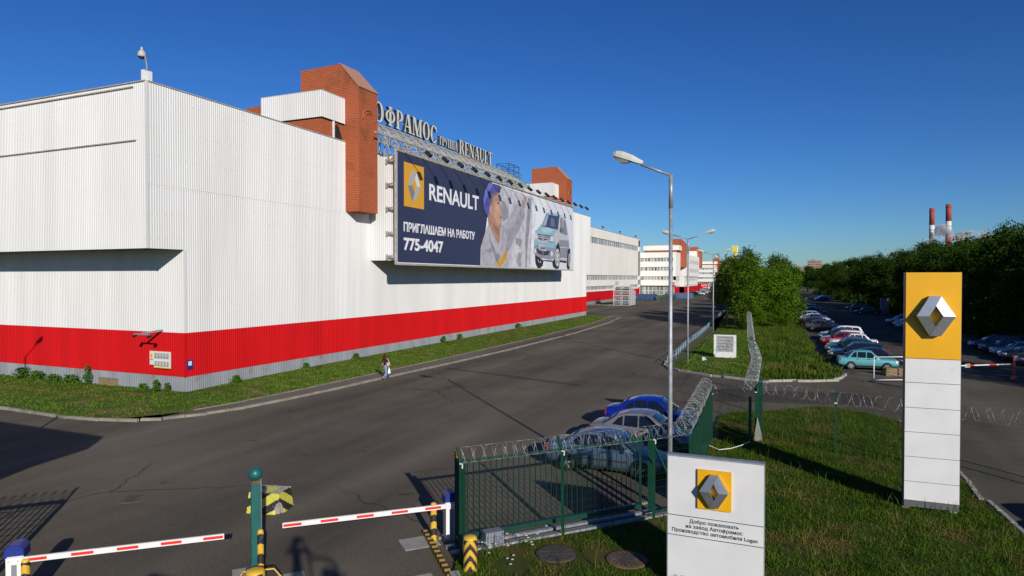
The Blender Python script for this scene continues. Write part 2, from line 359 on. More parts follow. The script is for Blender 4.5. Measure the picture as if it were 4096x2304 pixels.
# ------------------------------------------------------------------ builders
class MB:
    def __init__(self):
        self.v = []; self.f = []; self.mi = []; self.cur = 0
    def add(self, vs, fs):
        n = len(self.v)
        self.v.extend([tuple(p) for p in vs])
        for f in fs:
            self.f.append(tuple(i + n for i in f)); self.mi.append(self.cur)
        return self
    def quad(self, a, b, c, d): return self.add([a, b, c, d], [(0, 1, 2, 3)])
    def poly(self, pts): return self.add(pts, [tuple(range(len(pts)))])
    def box(self, x0, x1, y0, y1, z0, z1):
        vs = [(x0, y0, z0), (x1, y0, z0), (x1, y1, z0), (x0, y1, z0), (x0, y0, z1), (x1, y0, z1), (x1, y1, z1), (x0, y1, z1)]
        return self.add(vs, [(0, 3, 2, 1), (4, 5, 6, 7), (0, 1, 5, 4), (1, 2, 6, 5), (2, 3, 7, 6), (3, 0, 4, 7)])
    def obox(self, c, s, rz=0.0, rx=0.0, ry=0.0):
        m = Matrix.Translation(Vector(c)) @ Matrix.Rotation(rz, 4, 'Z') @ Matrix.Rotation(ry, 4, 'Y') @ Matrix.Rotation(rx, 4, 'X')
        n = len(self.v)
        t = MB().box(-s[0] / 2, s[0] / 2, -s[1] / 2, s[1] / 2, -s[2] / 2, s[2] / 2)
        return self.add([m @ Vector(p) for p in t.v], t.f)
    def beam(self, p, q, w, h=None):
        h = h or w
        p = Vector(p); q = Vector(q); d = (q - p).normalized()
        up = Vector((0, 0, 1)) if abs(d.z) < 0.95 else Vector((1, 0, 0))
        s = d.cross(up).normalized() * (w / 2); u = s.normalized().cross(d).normalized() * (h / 2)
        vs = [p - s - u, p + s - u, p + s + u, p - s + u, q - s - u, q + s - u, q + s + u, q - s + u]
        return self.add(vs, [(0, 3, 2, 1), (4, 5, 6, 7), (0, 1, 5, 4), (1, 2, 6, 5), (2, 3, 7, 6), (3, 0, 4, 7)])
    def tube(self, pts, r, n=8, cap=True, closed=False):
        pts = [Vector(p) for p in pts]
        rs = r if isinstance(r, (list, tuple)) else [r] * len(pts)
        base = len(self.v); prev = None
        for i, p in enumerate(pts):
            a = pts[max(0, i - 1)]; b = pts[min(len(pts) - 1, i + 1)]
            d = (b - a).normalized()
            if prev is None:
                up = Vector((0, 0, 1)) if abs(d.z) < 0.9 else Vector((1, 0, 0))
                s = d.cross(up).normalized()
            else:
                s = (prev - d * prev.dot(d)).normalized()
            prev = s; u = s.cross(d)
            for k in range(n):
                t = 2 * math.pi * k / n
                self.v.append(tuple(p + (s * math.cos(t) + u * math.sin(t)) * rs[i]))
        for i in range(len(pts) - 1):
            for k in range(n):
                a = base + i * n + k; b = base + i * n + (k + 1) % n
                self.f.append((a, a + n, b + n, b)); self.mi.append(self.cur)
        if cap:
            self.f.append(tuple(base + k for k in range(n))); self.mi.append(self.cur)
            e = base + (len(pts) - 1) * n
            self.f.append(tuple(e + n - 1 - k for k in range(n))); self.mi.append(self.cur)
        return self
    def lathe(self, prof, c=(0, 0, 0), n=16):
        """prof: (radius, z) from bottom to top"""
        base = len(self.v)
        for r, z in prof:
            for k in range(n):
                t = 2 * math.pi * k / n
                self.v.append((c[0] + r * math.cos(t), c[1] + r * math.sin(t), c[2] + z))
        for i in range(len(prof) - 1):
            for k in range(n):
                a = base + i * n + k; b = base + i * n + (k + 1) % n
                self.f.append((a, b, b + n, a + n)); self.mi.append(self.cur)
        self.f.append(tuple(base + n - 1 - k for k in range(n))); self.mi.append(self.cur)
        e = base + (len(prof) - 1) * n
        self.f.append(tuple(e + k for k in range(n))); self.mi.append(self.cur)
        return self
    def prism(self, pts, z0, z1):
        n = len(pts)
        vs = [(p[0], p[1], z0) for p in pts] + [(p[0], p[1], z1) for p in pts]
        fs = [tuple(range(n - 1, -1, -1)), tuple(range(n, 2 * n))]
        fs += [(i, (i + 1) % n, n + (i + 1) % n, n + i) for i in range(n)]
        return self.add(vs, fs)
    def extr(self, pts, d):
        """solid from a planar 3-D outline pushed along vector d"""
        n = len(pts); d = Vector(d)
        vs = [Vector(p) for p in pts] + [Vector(p) + d for p in pts]
        fs = [tuple(range(n - 1, -1, -1)), tuple(range(n, 2 * n))]
        fs += [(i, (i + 1) % n, n + (i + 1) % n, n + i) for i in range(n)]
        return self.add(vs, fs)
    def build(self, name, mats, parent=None, smooth=False, local=False):
        if not isinstance(mats, (list, tuple)): mats = [mats]
        me = bpy.data.meshes.new(name)
        off = Vector((0, 0, 0))
        if parent is not None and not local:
            off = parent['_base'] if False else parent.matrix_basis.translation.copy()
            if parent.parent is not None:
                off = off + parent.parent.matrix_basis.translation
        vs = self.v if off.length == 0 else [(p[0] - off.x, p[1] - off.y, p[2] - off.z) for p in self.v]
        me.from_pydata(vs, [], self.f)
        for m in mats: me.materials.append(M[m] if isinstance(m, str) else m)
        me.polygons.foreach_set('material_index', self.mi)
        if smooth:
            me.polygons.foreach_set('use_smooth', [True] * len(me.polygons))
        me.update()
        o = bpy.data.objects.new(name, me)
        col.objects.link(o)
        if parent is not None: o.parent = parent
        return o

def fixn(o):
    bm = bmesh.new(); bm.from_mesh(o.data); bmesh.ops.recalc_face_normals(bm, faces=bm.faces); bm.to_mesh(o.data); bm.free()
    return o
def tag(o, label=None, cat=None, group=None, kind=None):
    if label: o['label'] = label
    if cat: o['category'] = cat
    if group: o['group'] = group
    if kind: o['kind'] = kind
    return o
def thing(name, loc, label, cat, group=None, rz=0.0):
    o = bpy.data.objects.new(name, None)
    o.empty_display_size = 0.2
    o.location = loc; o.rotation_euler = (0, 0, rz)
    col.objects.link(o)
    return tag(o, label, cat, group)
def kids(o): return [c for c in bpy.data.objects if c.parent == o]
KIDS = {}
def dup(root, loc, rz=None, label=None, group=None, scale=None, swap=None):
    """copy of a thing, its parts and their sub-parts; swap = {material name: material} on the copy only"""
    def cp(o, par):
        c = o.copy(); col.objects.link(c); c.parent = par
        if swap and c.type == 'MESH':
            for i, s in enumerate(c.material_slots):
                if s.material and s.material.name in swap:
                    nm = swap[s.material.name]; s.link = 'OBJECT'; s.material = M[nm]
        for k in KIDS.get(o.name, None) or kids(o): cp(k, c)
        return c
    c = cp(root, None)
    c.location = loc
    if rz is not None: c.rotation_euler = (0, 0, rz)
    if scale is not None: c.scale = scale if isinstance(scale, (tuple, list)) else (scale,) * 3
    if label: c['label'] = label
    if group: c['group'] = group
    return c
def applied(o):
    dg = bpy.context.evaluated_depsgraph_get()
    me = bpy.data.meshes.new_from_object(o.evaluated_get(dg))
    o.modifiers.clear(); o.data = me
    return o
def text_mesh(s, size, name, mat_, depth=0.02, offset=0.0, spacing=1.0, align='LEFT', width=None):
    """flat lettering in the local XY plane, returned as a mesh object"""
    c = bpy.data.curves.new(name, 'FONT')
    c.body = s; c.size = size; c.extrude = depth / 2; c.offset = offset; c.space_character = spacing; c.align_x = align
    o = bpy.data.objects.new(name, c); col.objects.link(o)
    dg = bpy.context.evaluated_depsgraph_get()
    me = bpy.data.meshes.new_from_object(o.evaluated_get(dg))
    bpy.data.objects.remove(o)
    xs = [v.co.x for v in me.vertices]
    if width and xs:
        w = max(xs) - min(xs); x0 = min(xs) if align == 'LEFT' else 0
        for v in me.vertices: v.co.x = (v.co.x - x0) * width / w
    me.materials.clear(); me.materials.append(M[mat_])
    o = bpy.data.objects.new(name, me); col.objects.link(o)
    return o
# ================================================================== the setting: ground, road, verges
rnd = random.Random(7)
g = MB(); g.quad((-1800, -300, -0.6), (1800, -300, -0.6), (1800, 3200, -0.6), (-1800, 3200, -0.6))
tag(g.build('ground', 'turf_soil'), kind='structure')
KERB = [(-62, 21.4), (-38.8, 21.15), (-33.6, 21.0), (-31.4, 21.2), (-30.0, 21.6), (-28.6, 22.4), (-27.7, 23.8), (-26.9, 26.0), (-26.5, 28.6),
        (-26.1, 33.1), (-25.9, 38.3), (-25.4, 46), (-24.9, 58), (-24.8, 78), (-25.6, 98), (-27.4, 113)]
g = MB(); g.poly([(x, y, 0) for x, y in [(-150, -40), (60, -40), (60, 460), (-150, 460), (-150, 118.5), (-35, 118.5), (-31.4, 116.1), (-29.3, 113.8)] + KERB[::-1] + [(-150, 21.4)]])
tag(g.build('road', 'asphalt'), kind='structure')
g = MB(); g.poly([(3.4, 54.2, 0.006), (17.6, 52.5, 0.006), (17.6, 330, 0.006), (-2.0, 330, 0.006), (1.0, 130, 0.006), (2.2, 92, 0.006)])
tag(g.build('parking_lot', 'asphalt_lot'), kind='structure')

def inpoly(px, py, poly):
    c = np.zeros(len(px), bool); n = len(poly); j = n - 1
    for i in range(n):
        xi, yi = poly[i]; xj, yj = poly[j]
        if yi != yj:
            t = ((yi > py) != (yj > py)) & (px < (xj - xi) * (py - yi) / (yj - yi) + xi)
            c ^= t
        j = i
    return c
def mound(x, y, amp, seed):
    return amp * (np.sin(x * 0.9 + seed) * np.cos(y * 0.7 + seed * 2) * 0.5 + np.sin(x * 0.31 + y * 0.23 + seed) * 0.5)
def lawn(name, poly, z, mat_, step=0.7, amp=0.05, seed=1.0, edge=None):
    """a solid low slab of soil with a softly uneven top"""
    m = MB(); m.prism(poly, -0.04, z)
    return tag(fixn(m.build(name, mat_)), kind='structure')
def blades(name, poly, dens, hmin, hmax, wid, mat_, z0, seed=3, hole=None, lean=0.5, fade=None, zf=None):
    """grass: every blade a tapered folded strip of two quads, as one mass"""
    rs = np.random.RandomState(seed)
    P = np.array(poly); x0, y0 = P.min(0); x1, y1 = P.max(0)
    n = int(dens * (x1 - x0) * (y1 - y0))
    x = rs.uniform(x0, x1, n); y = rs.uniform(y0, y1, n)
    k = inpoly(x, y, poly)
    # patchiness
    pat = 0.5 + 0.5 * np.sin(x * 1.7 + np.sin(y * 1.3) * 2) * np.cos(y * 2.1 + np.sin(x * 0.9) * 2)
    k &= rs.rand(n) < 0.45 + 0.55 * pat
    if fade is not None: k &= rs.rand(n) < fade(x, y)
    if hole is not None:
        for (cx, cy, r) in hole: k &= ((x - cx) ** 2 + (y - cy) ** 2) > r * r
    x = x[k]; y = y[k]; n = len(x)
    h = rs.uniform(hmin, hmax, n) * (0.6 + 0.8 * rs.rand(n) * (0.5 + pat[k]))
    a = rs.uniform(0, 2 * np.pi, n); ln = rs.uniform(0.05, lean, n) * h; b = rs.uniform(0, 2 * np.pi, n)
    w = wid * rs.uniform(0.6, 1.3, n)
    dx = np.cos(a) * w / 2; dy = np.sin(a) * w / 2
    lx = np.cos(b) * ln; ly = np.sin(b) * ln
    zb = np.full(n, z0 - 0.01) if zf is None else zf(x, y) - 0.01
    V = np.empty((n, 5, 3), np.float32)
    V[:, 0] = np.stack([x - dx, y - dy, zb], 1); V[:, 1] = np.stack([x + dx, y + dy, zb], 1)
    V[:, 2] = np.stack([x + dx * .7 + lx * .4, y + dy * .7 + ly * .4, zb + h * .6], 1)
    V[:, 3] = np.stack([x - dx * .7 + lx * .4, y - dy * .7 + ly * .4, zb + h * .6], 1)
    V[:, 4] = np.stack([x + lx, y + ly, zb + h], 1)
    me = bpy.data.meshes.new(name)
    me.vertices.add(n * 5); me.vertices.foreach_set('co', V.ravel())
    idx = np.arange(n)[:, None] * 5 + np.array([0, 1, 2, 3, 3, 2, 4])[None, :]
    me.loops.add(n * 7); me.loops.foreach_set('vertex_index', idx.ravel().astype(np.int32))
    me.polygons.add(n * 2)
    st = (np.arange(n)[:, None] * 7 + np.array([0, 4])[None, :]).ravel().astype(np.int32)
    me.polygons.foreach_set('loop_start', st)
    me.update(calc_edges=True); me.validate()
    me.materials.append(M[mat_])
    o = bpy.data.objects.new(name, me); col.objects.link(o)
    return o
def along(pts, step):
    """points every step metres along a polyline with headings"""
    out = []; rest = 0.0
    for a, b in zip(pts[:-1], pts[1:]):
        a = Vector((a[0], a[1])); b = Vector((b[0], b[1])); L = (b - a).length; t = rest
        while t < L:
            p = a + (b - a) * (t / L); out.append((p.x, p.y, math.atan2(b.y - a.y, b.x - a.x))); t += step
        rest = t - L
    return out
def kerb(name, pts, stone=1.0, w=0.18, h=0.15, m='kerb_stone', seed=1):
    r = random.Random(seed); k = MB()
    for x, y, an in along(pts, stone):
        cx = x + math.cos(an) * stone / 2; cy = y + math.sin(an) * stone / 2
        j = r.uniform(-0.012, 0.012)
        k.obox((cx - math.sin(an) * j, cy + math.cos(an) * j, h / 2 - 0.03 + r.uniform(-0.012, 0.008)), (stone - r.uniform(0.012, 0.035), w, h + 0.06), an + r.uniform(-0.012, 0.012))
    o = k.build(name, m)
    bv = o.modifiers.new('b', 'BEVEL'); bv.width = 0.02; bv.segments = 1
    return tag(applied(o), kind='structure')

# repaired strips and old patches in the asphalt
asphalt_mat('asphalt_patch', (0.070, 0.062, 0.052), (0.095, 0.085, 0.070), 0.2)
def patch(pts, m, z):
    p = MB(); p.poly([(x, y, z) for x, y in pts]); tag(p.build('road_patch', m), kind='structure')
patch([(-24.5, 44), (-12.5, 40.2), (-12.3, 40.75), (-24.4, 44.6)], 'asphalt_patch', .004)
patch([(-23.5, 66), (-10.2, 70.5), (-10.2, 71.2), (-23.5, 66.8)], 'asphalt_patch', .004)
patch([(-4.9, 38.2), (4.6, 40.5), (4.4, 44.2), (-5.2, 42.6)], 'asphalt_patch', .004)
patch([(-10.4, 11.2), (-7.9, 9.6), (-7.2, 10.6), (-9.7, 12.6)], 'asphalt_patch', .004)
# ---- verge in front of the factory, falling a little towards the wall
WALKIN = [(-28.6, 24.6), (-28.2, 26.6), (-27.8, 31.6), (-27.5, 39.7), (-27.2, 50), (-27.0, 70.5), (-27.5, 95), (-29.4, 113.6)]
VERGE = [(-62, 21.45)] + [(x - 0.1, y + 0.1) for x, y in KERB[1:5]] + WALKIN + [(-31.5, 116), (-35.0, 118.4), (-35.0, 29.9), (-62, 29.9)]
WALK = [(-28.6, 24.6)] + [(x - 0.12, y) for x, y in KERB[5:]] + [(-29.4, 113.6)] + WALKIN[::-1][1:-1]
VO = [(-62, 21.45), (-38.9, 21.25), (-33.7, 21.1), (-31.5, 21.3), (-30.1, 21.7), (-28.6, 24.6), (-28.2, 26.6), (-27.8, 31.6), (-27.5, 39.7), (-27.2, 50), (-27.0, 70.5), (-27.5, 95), (-29.4, 113.6), (-31.5, 116)]
VI = [(-62, 29.86), (-42, 29.86), (-38, 29.86), (-36.5, 29.86), (-35.2, 29.7), (-35.15, 30), (-35.15, 31.5), (-35.15, 36), (-35.15, 43), (-35.15, 53), (-35.15, 72), (-35.15, 96), (-35.15, 115), (-35.15, 118.4)]
def vz(x, y):
    ta = np.clip((y - 22.0) / 7.9, 0, 1); tb = np.clip((x + 27.4) / -7.6, 0, 1)
    za = 0.10 - 0.38 * ta; zb = 0.10 - (0.34 - 0.14 * np.clip((y - 30) / 8, 0, 1) - .08 * np.clip((y - 38) / 70, 0, 1)) * tb
    return np.where(y > 29.9, zb, np.where(x < -35.2, za, np.maximum(za, zb)))
g = MB(); S_ = 7; rv = random.Random(5)
for a, b in zip(VO, VI):
    for k in range(S_ + 1):
        x = a[0] + (b[0] - a[0]) * k / S_; y = a[1] + (b[1] - a[1]) * k / S_
        g.v.append((x, y, float(vz(x, y)) + (rv.uniform(-.02, .02) if 0 < k < S_ else 0)))
for i in range(len(VO) - 1):
    for k in range(S_): g.f.append((i * (S_ + 1) + k, (i + 1) * (S_ + 1) + k, (i + 1) * (S_ + 1) + k + 1, i * (S_ + 1) + k + 1)); g.mi.append(0)
tag(fixn(g.build('verge', 'turf_soil')), kind='structure')
g = MB(); g.prism(WALK, -0.03, 0.075)
tag(fixn(g.build('sidewalk', 'asphalt_walk')), kind='structure')
kerb('kerb', KERB, 1.0, 0.2, 0.13, seed=3)
k = MB()
for x, y, an in along(WALKIN, 1.0):
    k.obox((x + math.cos(an) * .5, y + math.sin(an) * .5, 0.05), (0.975, 0.08, 0.15), an)
tag(k.build('kerb', 'kerb_stone'), kind='structure')
bare = [(-44, 27.6, 0.5), (-42, 26.8, .5), (-37.5, 29.0, 0.9), (-33.8, 30.8, 0.9), (-33.6, 31.8, .7), (-34.2, 41, .6), (-34.2, 47, .8), (-34.4, 58, .7), (-37.5, 24.2, .8), (-33.5, 23.2, .45), (-34.4, 62, .6)]
v1 = [p for p in VERGE]
tag(blades('grass', v1, 60, 0.04, 0.10, 0.08, 'grass_blade', 0.10, 11, bare, fade=lambda x, y: np.where(y < 60, 1.0, 0.55), zf=vz),
    'short green grass with brown bare patches on the verge below the red band', 'grass', kind='stuff')

# ---- island with the info board, the long fence and the wild meadow
ISK = [(-13.6, 210), (-13.2, 165), (-12.3, 135), (-11.3, 111), (-10.6, 97), (-10.2, 86), (-9.95, 79), (-9.85, 72), (-9.65, 65), (-9.4, 59), (-9.33, 54.5), (-9.1, 52.6), (-8.6, 51.0), (-7.5, 49.6), (-5.4, 48.1),
       (-3.4, 47.3), (-1.7, 46.6), (-0.1, 47.5), (1.3, 47.9), (2.5, 48.7), (3.3, 50.2), (3.75, 52.1)]
ISLAND = ISK + [(3.4, 56), (2.5, 62), (2.2, 72), (2.0, 90), (1.0, 125), (-2.0, 210)]
lawn('island', ISLAND, 0.11, 'turf_soil')
kerb('kerb', ISK, 1.0, 0.18, 0.15, 'pale_concrete', seed=5)
EDGE = [(-7.55, 49.9), (-8.0, 57), (-8.3, 63.5), (-8.5, 73), (-8.65, 85), (-9.3, 98), (-10.5, 126), (-12, 165), (-12.4, 205)]
g = MB(); g.prism([(x + 0.14, y) for x, y in ISK[1:13]][::-1] + [(x, y) for x, y in EDGE[:-1]], 0.08, 0.13)
tag(fixn(g.build('sidewalk', 'asphalt_walk')), kind='structure')
strip = EDGE + [(-9, 205), (-5.8, 112), (-4.7, 93), (-2.4, 53), (-2.0, 47.4), (-3.4, 47.9), (-5.4, 48.6)]
tag(blades('grass', strip, 70, 0.05, 0.12, 0.07, 'grass_blade', 0.11, 12, [(-7.4, 53, .1)], fade=lambda x, y: np.where(y < 90, 1.0, 0.4)),
    'mown grass strip between the sidewalk and the razor wire fence', 'grass', kind='stuff')
wild = [(-1.9, 47.2), (-1.35, 47.3), (1.3, 48.3), (2.5, 49.0), (3.3, 50.6), (3.5, 52), (3.1, 56), (2.3, 62), (2.1, 72), (1.9, 90), (1.0, 125), (-5.6, 125), (-5.7, 112), (-4.6, 93), (-2.3, 53)]
tag(blades('meadow', wild, 110, 0.16, 0.50, 0.085, 'grass_wild', 0.11, 13, [(1.2, 62, 1.0), (0.4, 71, 1.0), (-.4, 57, .8), (1.8, 53, .6)], lean=1.1),
    'tall wild meadow grass between the razor wire fence and the parked cars', 'meadow', kind='stuff')

# ---- near lawn with the pylon and the welcome sign
NEAR = [(-7.2, 13.35), (-7.55, 14.3), (-5.58, 16.45), (-3.55, 18.6), (-2.75, 19.9), (-3.05, 29), (-3.2, 34), (-2.7, 35.1), (-1.3, 35.95), (0.25, 37.5), (1.4, 38.5), (2.7, 38.4),
        (3.7, 37.6), (4.9, 36.2), (5.45, 32), (5.55, 26.5), (5.5, 25), (5.65, 24.4), (5.85, 21.3), (6.1, 17), (6.3, 6), (-1.5, 6), (-5.6, 11.5)]
lawn('lawn', NEAR, 0.08, 'turf_soil_dry')
holes = [(-5.33, 15.3, .62), (-3.62, 15.65, .62), (-6.3, 15.1, .35), (-4.45, 15.4, .4), (-6.05, 14.3, .5)]
vis = lambda x, y: np.where((y > 11.5) & (x < y * 0.36 + 0.5) & (x > -0.85 * y), 1.0, 0.0)
tag(blades('grass', NEAR, 760, 0.03, 0.085, 0.022, 'grass_blade_dry', 0.08, 14, holes, lean=0.9, fade=vis),
    'rough green and straw coloured grass around the welcome sign and the tall pylon', 'grass', kind='stuff')
tag(blades('grass', NEAR, 18, 0.22, 0.42, 0.022, 'grass_blade_dry', 0.08, 15, holes, lean=0.8, fade=vis),
    'taller grass stalks standing out of the lawn around the welcome sign', 'grass', kind='stuff')
k = MB()
for x, y, an in along([(-7.15, 13.3), (-5.5, 11.3)], 1.0):
    k.obox((x + math.cos(an) * .5, y + math.sin(an) * .5, 0.08), (0.98, 0.22, 0.2), an)
tag(k.build('kerb', 'pale_concrete'), kind='structure')
kerb('kerb', [(4.95, 36.2), (5.5, 32), (5.62, 26.5), (5.57, 25), (5.72, 24.4), (5.92, 21.3), (6.17, 17)], 1.0, 0.16, 0.12, 'pale_concrete', seed=8)
# grass below the far hall and by the far cars
lawn('verge', [(-47.6, 164), (-43.0, 161.5), (-40.2, 164.5), (-42.5, 172), (-47.6, 190)], 0.09, 'turf_soil')
kerb('kerb', [(-47.6, 163.8), (-43.0, 161.3), (-40.1, 164.4)], 1.0, 0.2, 0.14, 'pale_concrete')
lawn('verge', [(-40.6, 297), (-30.9, 237.8), (-29.6, 251), (-31.0, 275), (-37, 330), (-41.8, 333)], 0.09, 'turf_soil')
# concrete track of the sliding gate and pads by the barriers
GD = Vector((0.6785, 0.7346, 0)); GN = Vector((0.7346, -0.6785, 0))       # along / across the gate line
G0 = Vector((-7.54, 14.42, 0))
def gl(t, n=0.0, z=0.0): p = G0 + GD * t + GN * n; return (p.x, p.y, z)
g = MB()
g.extr([gl(-0.2, -1.35, 0.006), gl(6.6, -1.35, 0.006), gl(6.6, -1.22, 0.006), gl(-0.2, -1.22, 0.006)], (0, 0, 0.03))
g.extr([gl(-0.2, -0.30, 0.0), gl(6.6, -0.30, 0.0), gl(6.6, -0.16, 0.0), gl(-0.2, -0.16, 0.0)], (0, 0, 0.07))
tag(fixn(g.build('kerb', 'pale_concrete')), kind='structure')
g = MB()
def pad(cx, cy, sx, sy, an): g.obox((cx, cy, 0.005), (sx, sy, 0.012), an)
GA = math.atan2(GD.y, GD.x)
pad(-8.95, 14.75, .95, .75, GA); pad(-7.75, 12.75, .8, .8, GA); pad(-11.75, 11.55, .6, .75, GA); pad(-10.55, 11.75, .6, .75, GA)
tag(g.build('pavement', 'pale_concrete'), kind='structure')
# painted bay marks in the parking lot
g = MB()
for y in (56.4, 58.8, 61.4, 63.9, 66.4, 69.1, 71.6, 74.0, 76.4):
    g.obox((8.75 - (y - 56) * 0.028, y, 0.014), (1.0, 0.10, 0.004), -0.10)
for y in (52.2, 54.4, 56.6, 59.0, 61.3, 63.8, 66.1): g.obox((14.35 - (y - 56) * .03, y, 0.014), (0.8, 0.10, 0.004), -1.0)
g.obox((5.3, 53.9, 0.014), (3.6, 0.10, 0.004), 0.02); g.obox((15.8, 56.0, 0.014), (2.4, 0.08, 0.004), -0.1)
tag(g.build('road_marking', 'line_white'), kind='structure')
# ================================================================== the factory
def corr(mb, a, b, z0, z1, pitch=0.17, dep=0.022):
    """trapezoid ribbed sheet standing on the line a-b; outside is to the right of a->b"""
    a = Vector((a[0], a[1], 0)); b = Vector((b[0], b[1], 0)); L = (b - a).length
    d = (b - a) / L; n = Vector((d.y, -d.x, 0))
    pr = []; x = 0.0
    while x < L - 1e-6:
        for fx, o in ((0.0, 0.0), (0.42, 0.0), (0.54, 1.0), (0.88, 1.0)):
            t = x + fx * pitch
            if t < L: pr.append((t, o))
        x += pitch
    pr.append((L, 0.0))
    vs = []
    for t, o in pr:
        p = a + d * t + n * (o * dep)
        vs.append((p.x, p.y, z0)); vs.append((p.x, p.y, z1))
    mb.add(vs, [(2 * i, 2 * i + 2, 2 * i + 3, 2 * i + 1) for i in range(len(pr) - 1)])
    return mb
FX = -35.3
TOP = 18.72
fac = thing('factory_building', (FX, 29.8, 0), 'long white ribbed factory hall with a red band and an overhanging upper storey', 'factory')
# solid cores behind the sheeting
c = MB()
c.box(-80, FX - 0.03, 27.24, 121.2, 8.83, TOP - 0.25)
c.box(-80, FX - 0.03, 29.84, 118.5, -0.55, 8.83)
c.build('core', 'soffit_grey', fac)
c = MB()
corr(c, (-80, 27.2), (FX, 27.2), 8.78, TOP)
corr(c, (-80, 29.8), (FX, 29.8), 3.49, 8.83)
corr(c, (FX, 27.2), (FX, 29.8), 8.78, 12.66)
corr(c, (FX, 29.8), (FX, 118.6), 3.49, 12.66)
corr(c, (FX + 0.012, 27.2), (FX + 0.012, 121.2), 12.64, TOP)
corr(c, (FX, 118.6), (FX, 121.2), 7.6, 12.66)
c.box(FX - 0.05, FX + 0.055, 27.14, 27.26, 8.78, TOP + 0.02)      # corner flashing
c.box(FX - 0.05, FX + 0.05, 29.74, 29.86, 3.5, 8.78)
c.build('white_wall', 'white_cladding', fac)
c = MB()
corr(c, (-80, 29.78), (FX + .02, 29.78), 0.68, 3.49)
corr(c, (FX + .02, 29.78), (FX + .02, 118.6), 0.68, 3.49)
c.box(FX - 0.05, FX + 0.07, 29.72, 29.84, 0.68, 3.48)
c.build('red_band', 'red_cladding', fac)
c = MB()
corr(c, (-80, 29.82), (FX - .0, 29.82), -0.55, 0.68)
corr(c, (FX - .0, 29.82), (FX - .0, 118.6), -0.55, 0.68)
c.build('grey_plinth', 'grey_cladding', fac)
c = MB()
c.box(-80, FX + 0.03, 27.1, 27.34, TOP, TOP + 0.06)
c.box(FX - 0.12, FX + 0.08, 27.34, 46.05, TOP, TOP + 0.06)
c.box(FX - 0.12, FX + 0.08, 48.85, 121.2, TOP, TOP + 0.06)
c.build('coping', 'truss_grey', fac)
for z, x1 in ((18.48, -36.3), (15.27, -36.1)):
    c = MB(); c.box(-80, x1, 27.08, 27.15, z - 0.03, z + 0.03)
    c.build('ledge', 'truss_grey', fac)
c = MB(); c.box(-79.9, FX - 0.1, 27.4, 121.0, TOP - 0.25, TOP - 0.15); c.build('roof', 'roof_felt', fac)
# rows of sheeting screws
c = MB()
for z in (5.35, 7.1, 9.4, 10.9, 12.5, 14.4, 16.1, 17.9):
    x = -60.0
    while x < FX - .1:
        y = 27.2 if z > 8.8 else 29.8; c.box(x, x + .03, y - .033, y - .022, z - .015, z + .015); x += .51
    y = 29.9 if z < 8.8 else 27.4
    while y < 118: c.box(FX + .02, FX + .034, y, y + .03, z - .015, z + .015); y += .51
c.build('screw_row', 'truss_grey', fac)['kind'] = 'stuff'
# projecting bay that carries the billboard
bay = MB(); bay.box(FX - 0.02, -32.6, 49.78, 100.9, 8.64, 17.9)
b_ = bay.build('bay', 'soffit_grey', fac)
c = MB(); corr(c, (FX, 49.7), (-32.5, 49.7), 8.58, 17.95, 0.22); corr(c, (-32.5, 49.7), (-32.5, 101.0), 8.58, 17.95, 0.5)
c.build('bay_cladding', 'white_cladding', b_)
# vent board in the plinth
c = MB(); c.box(-43.3, -41.55, 29.6, 29.76, -0.4, 0.22); c.build('vent_board', 'straw', fac)

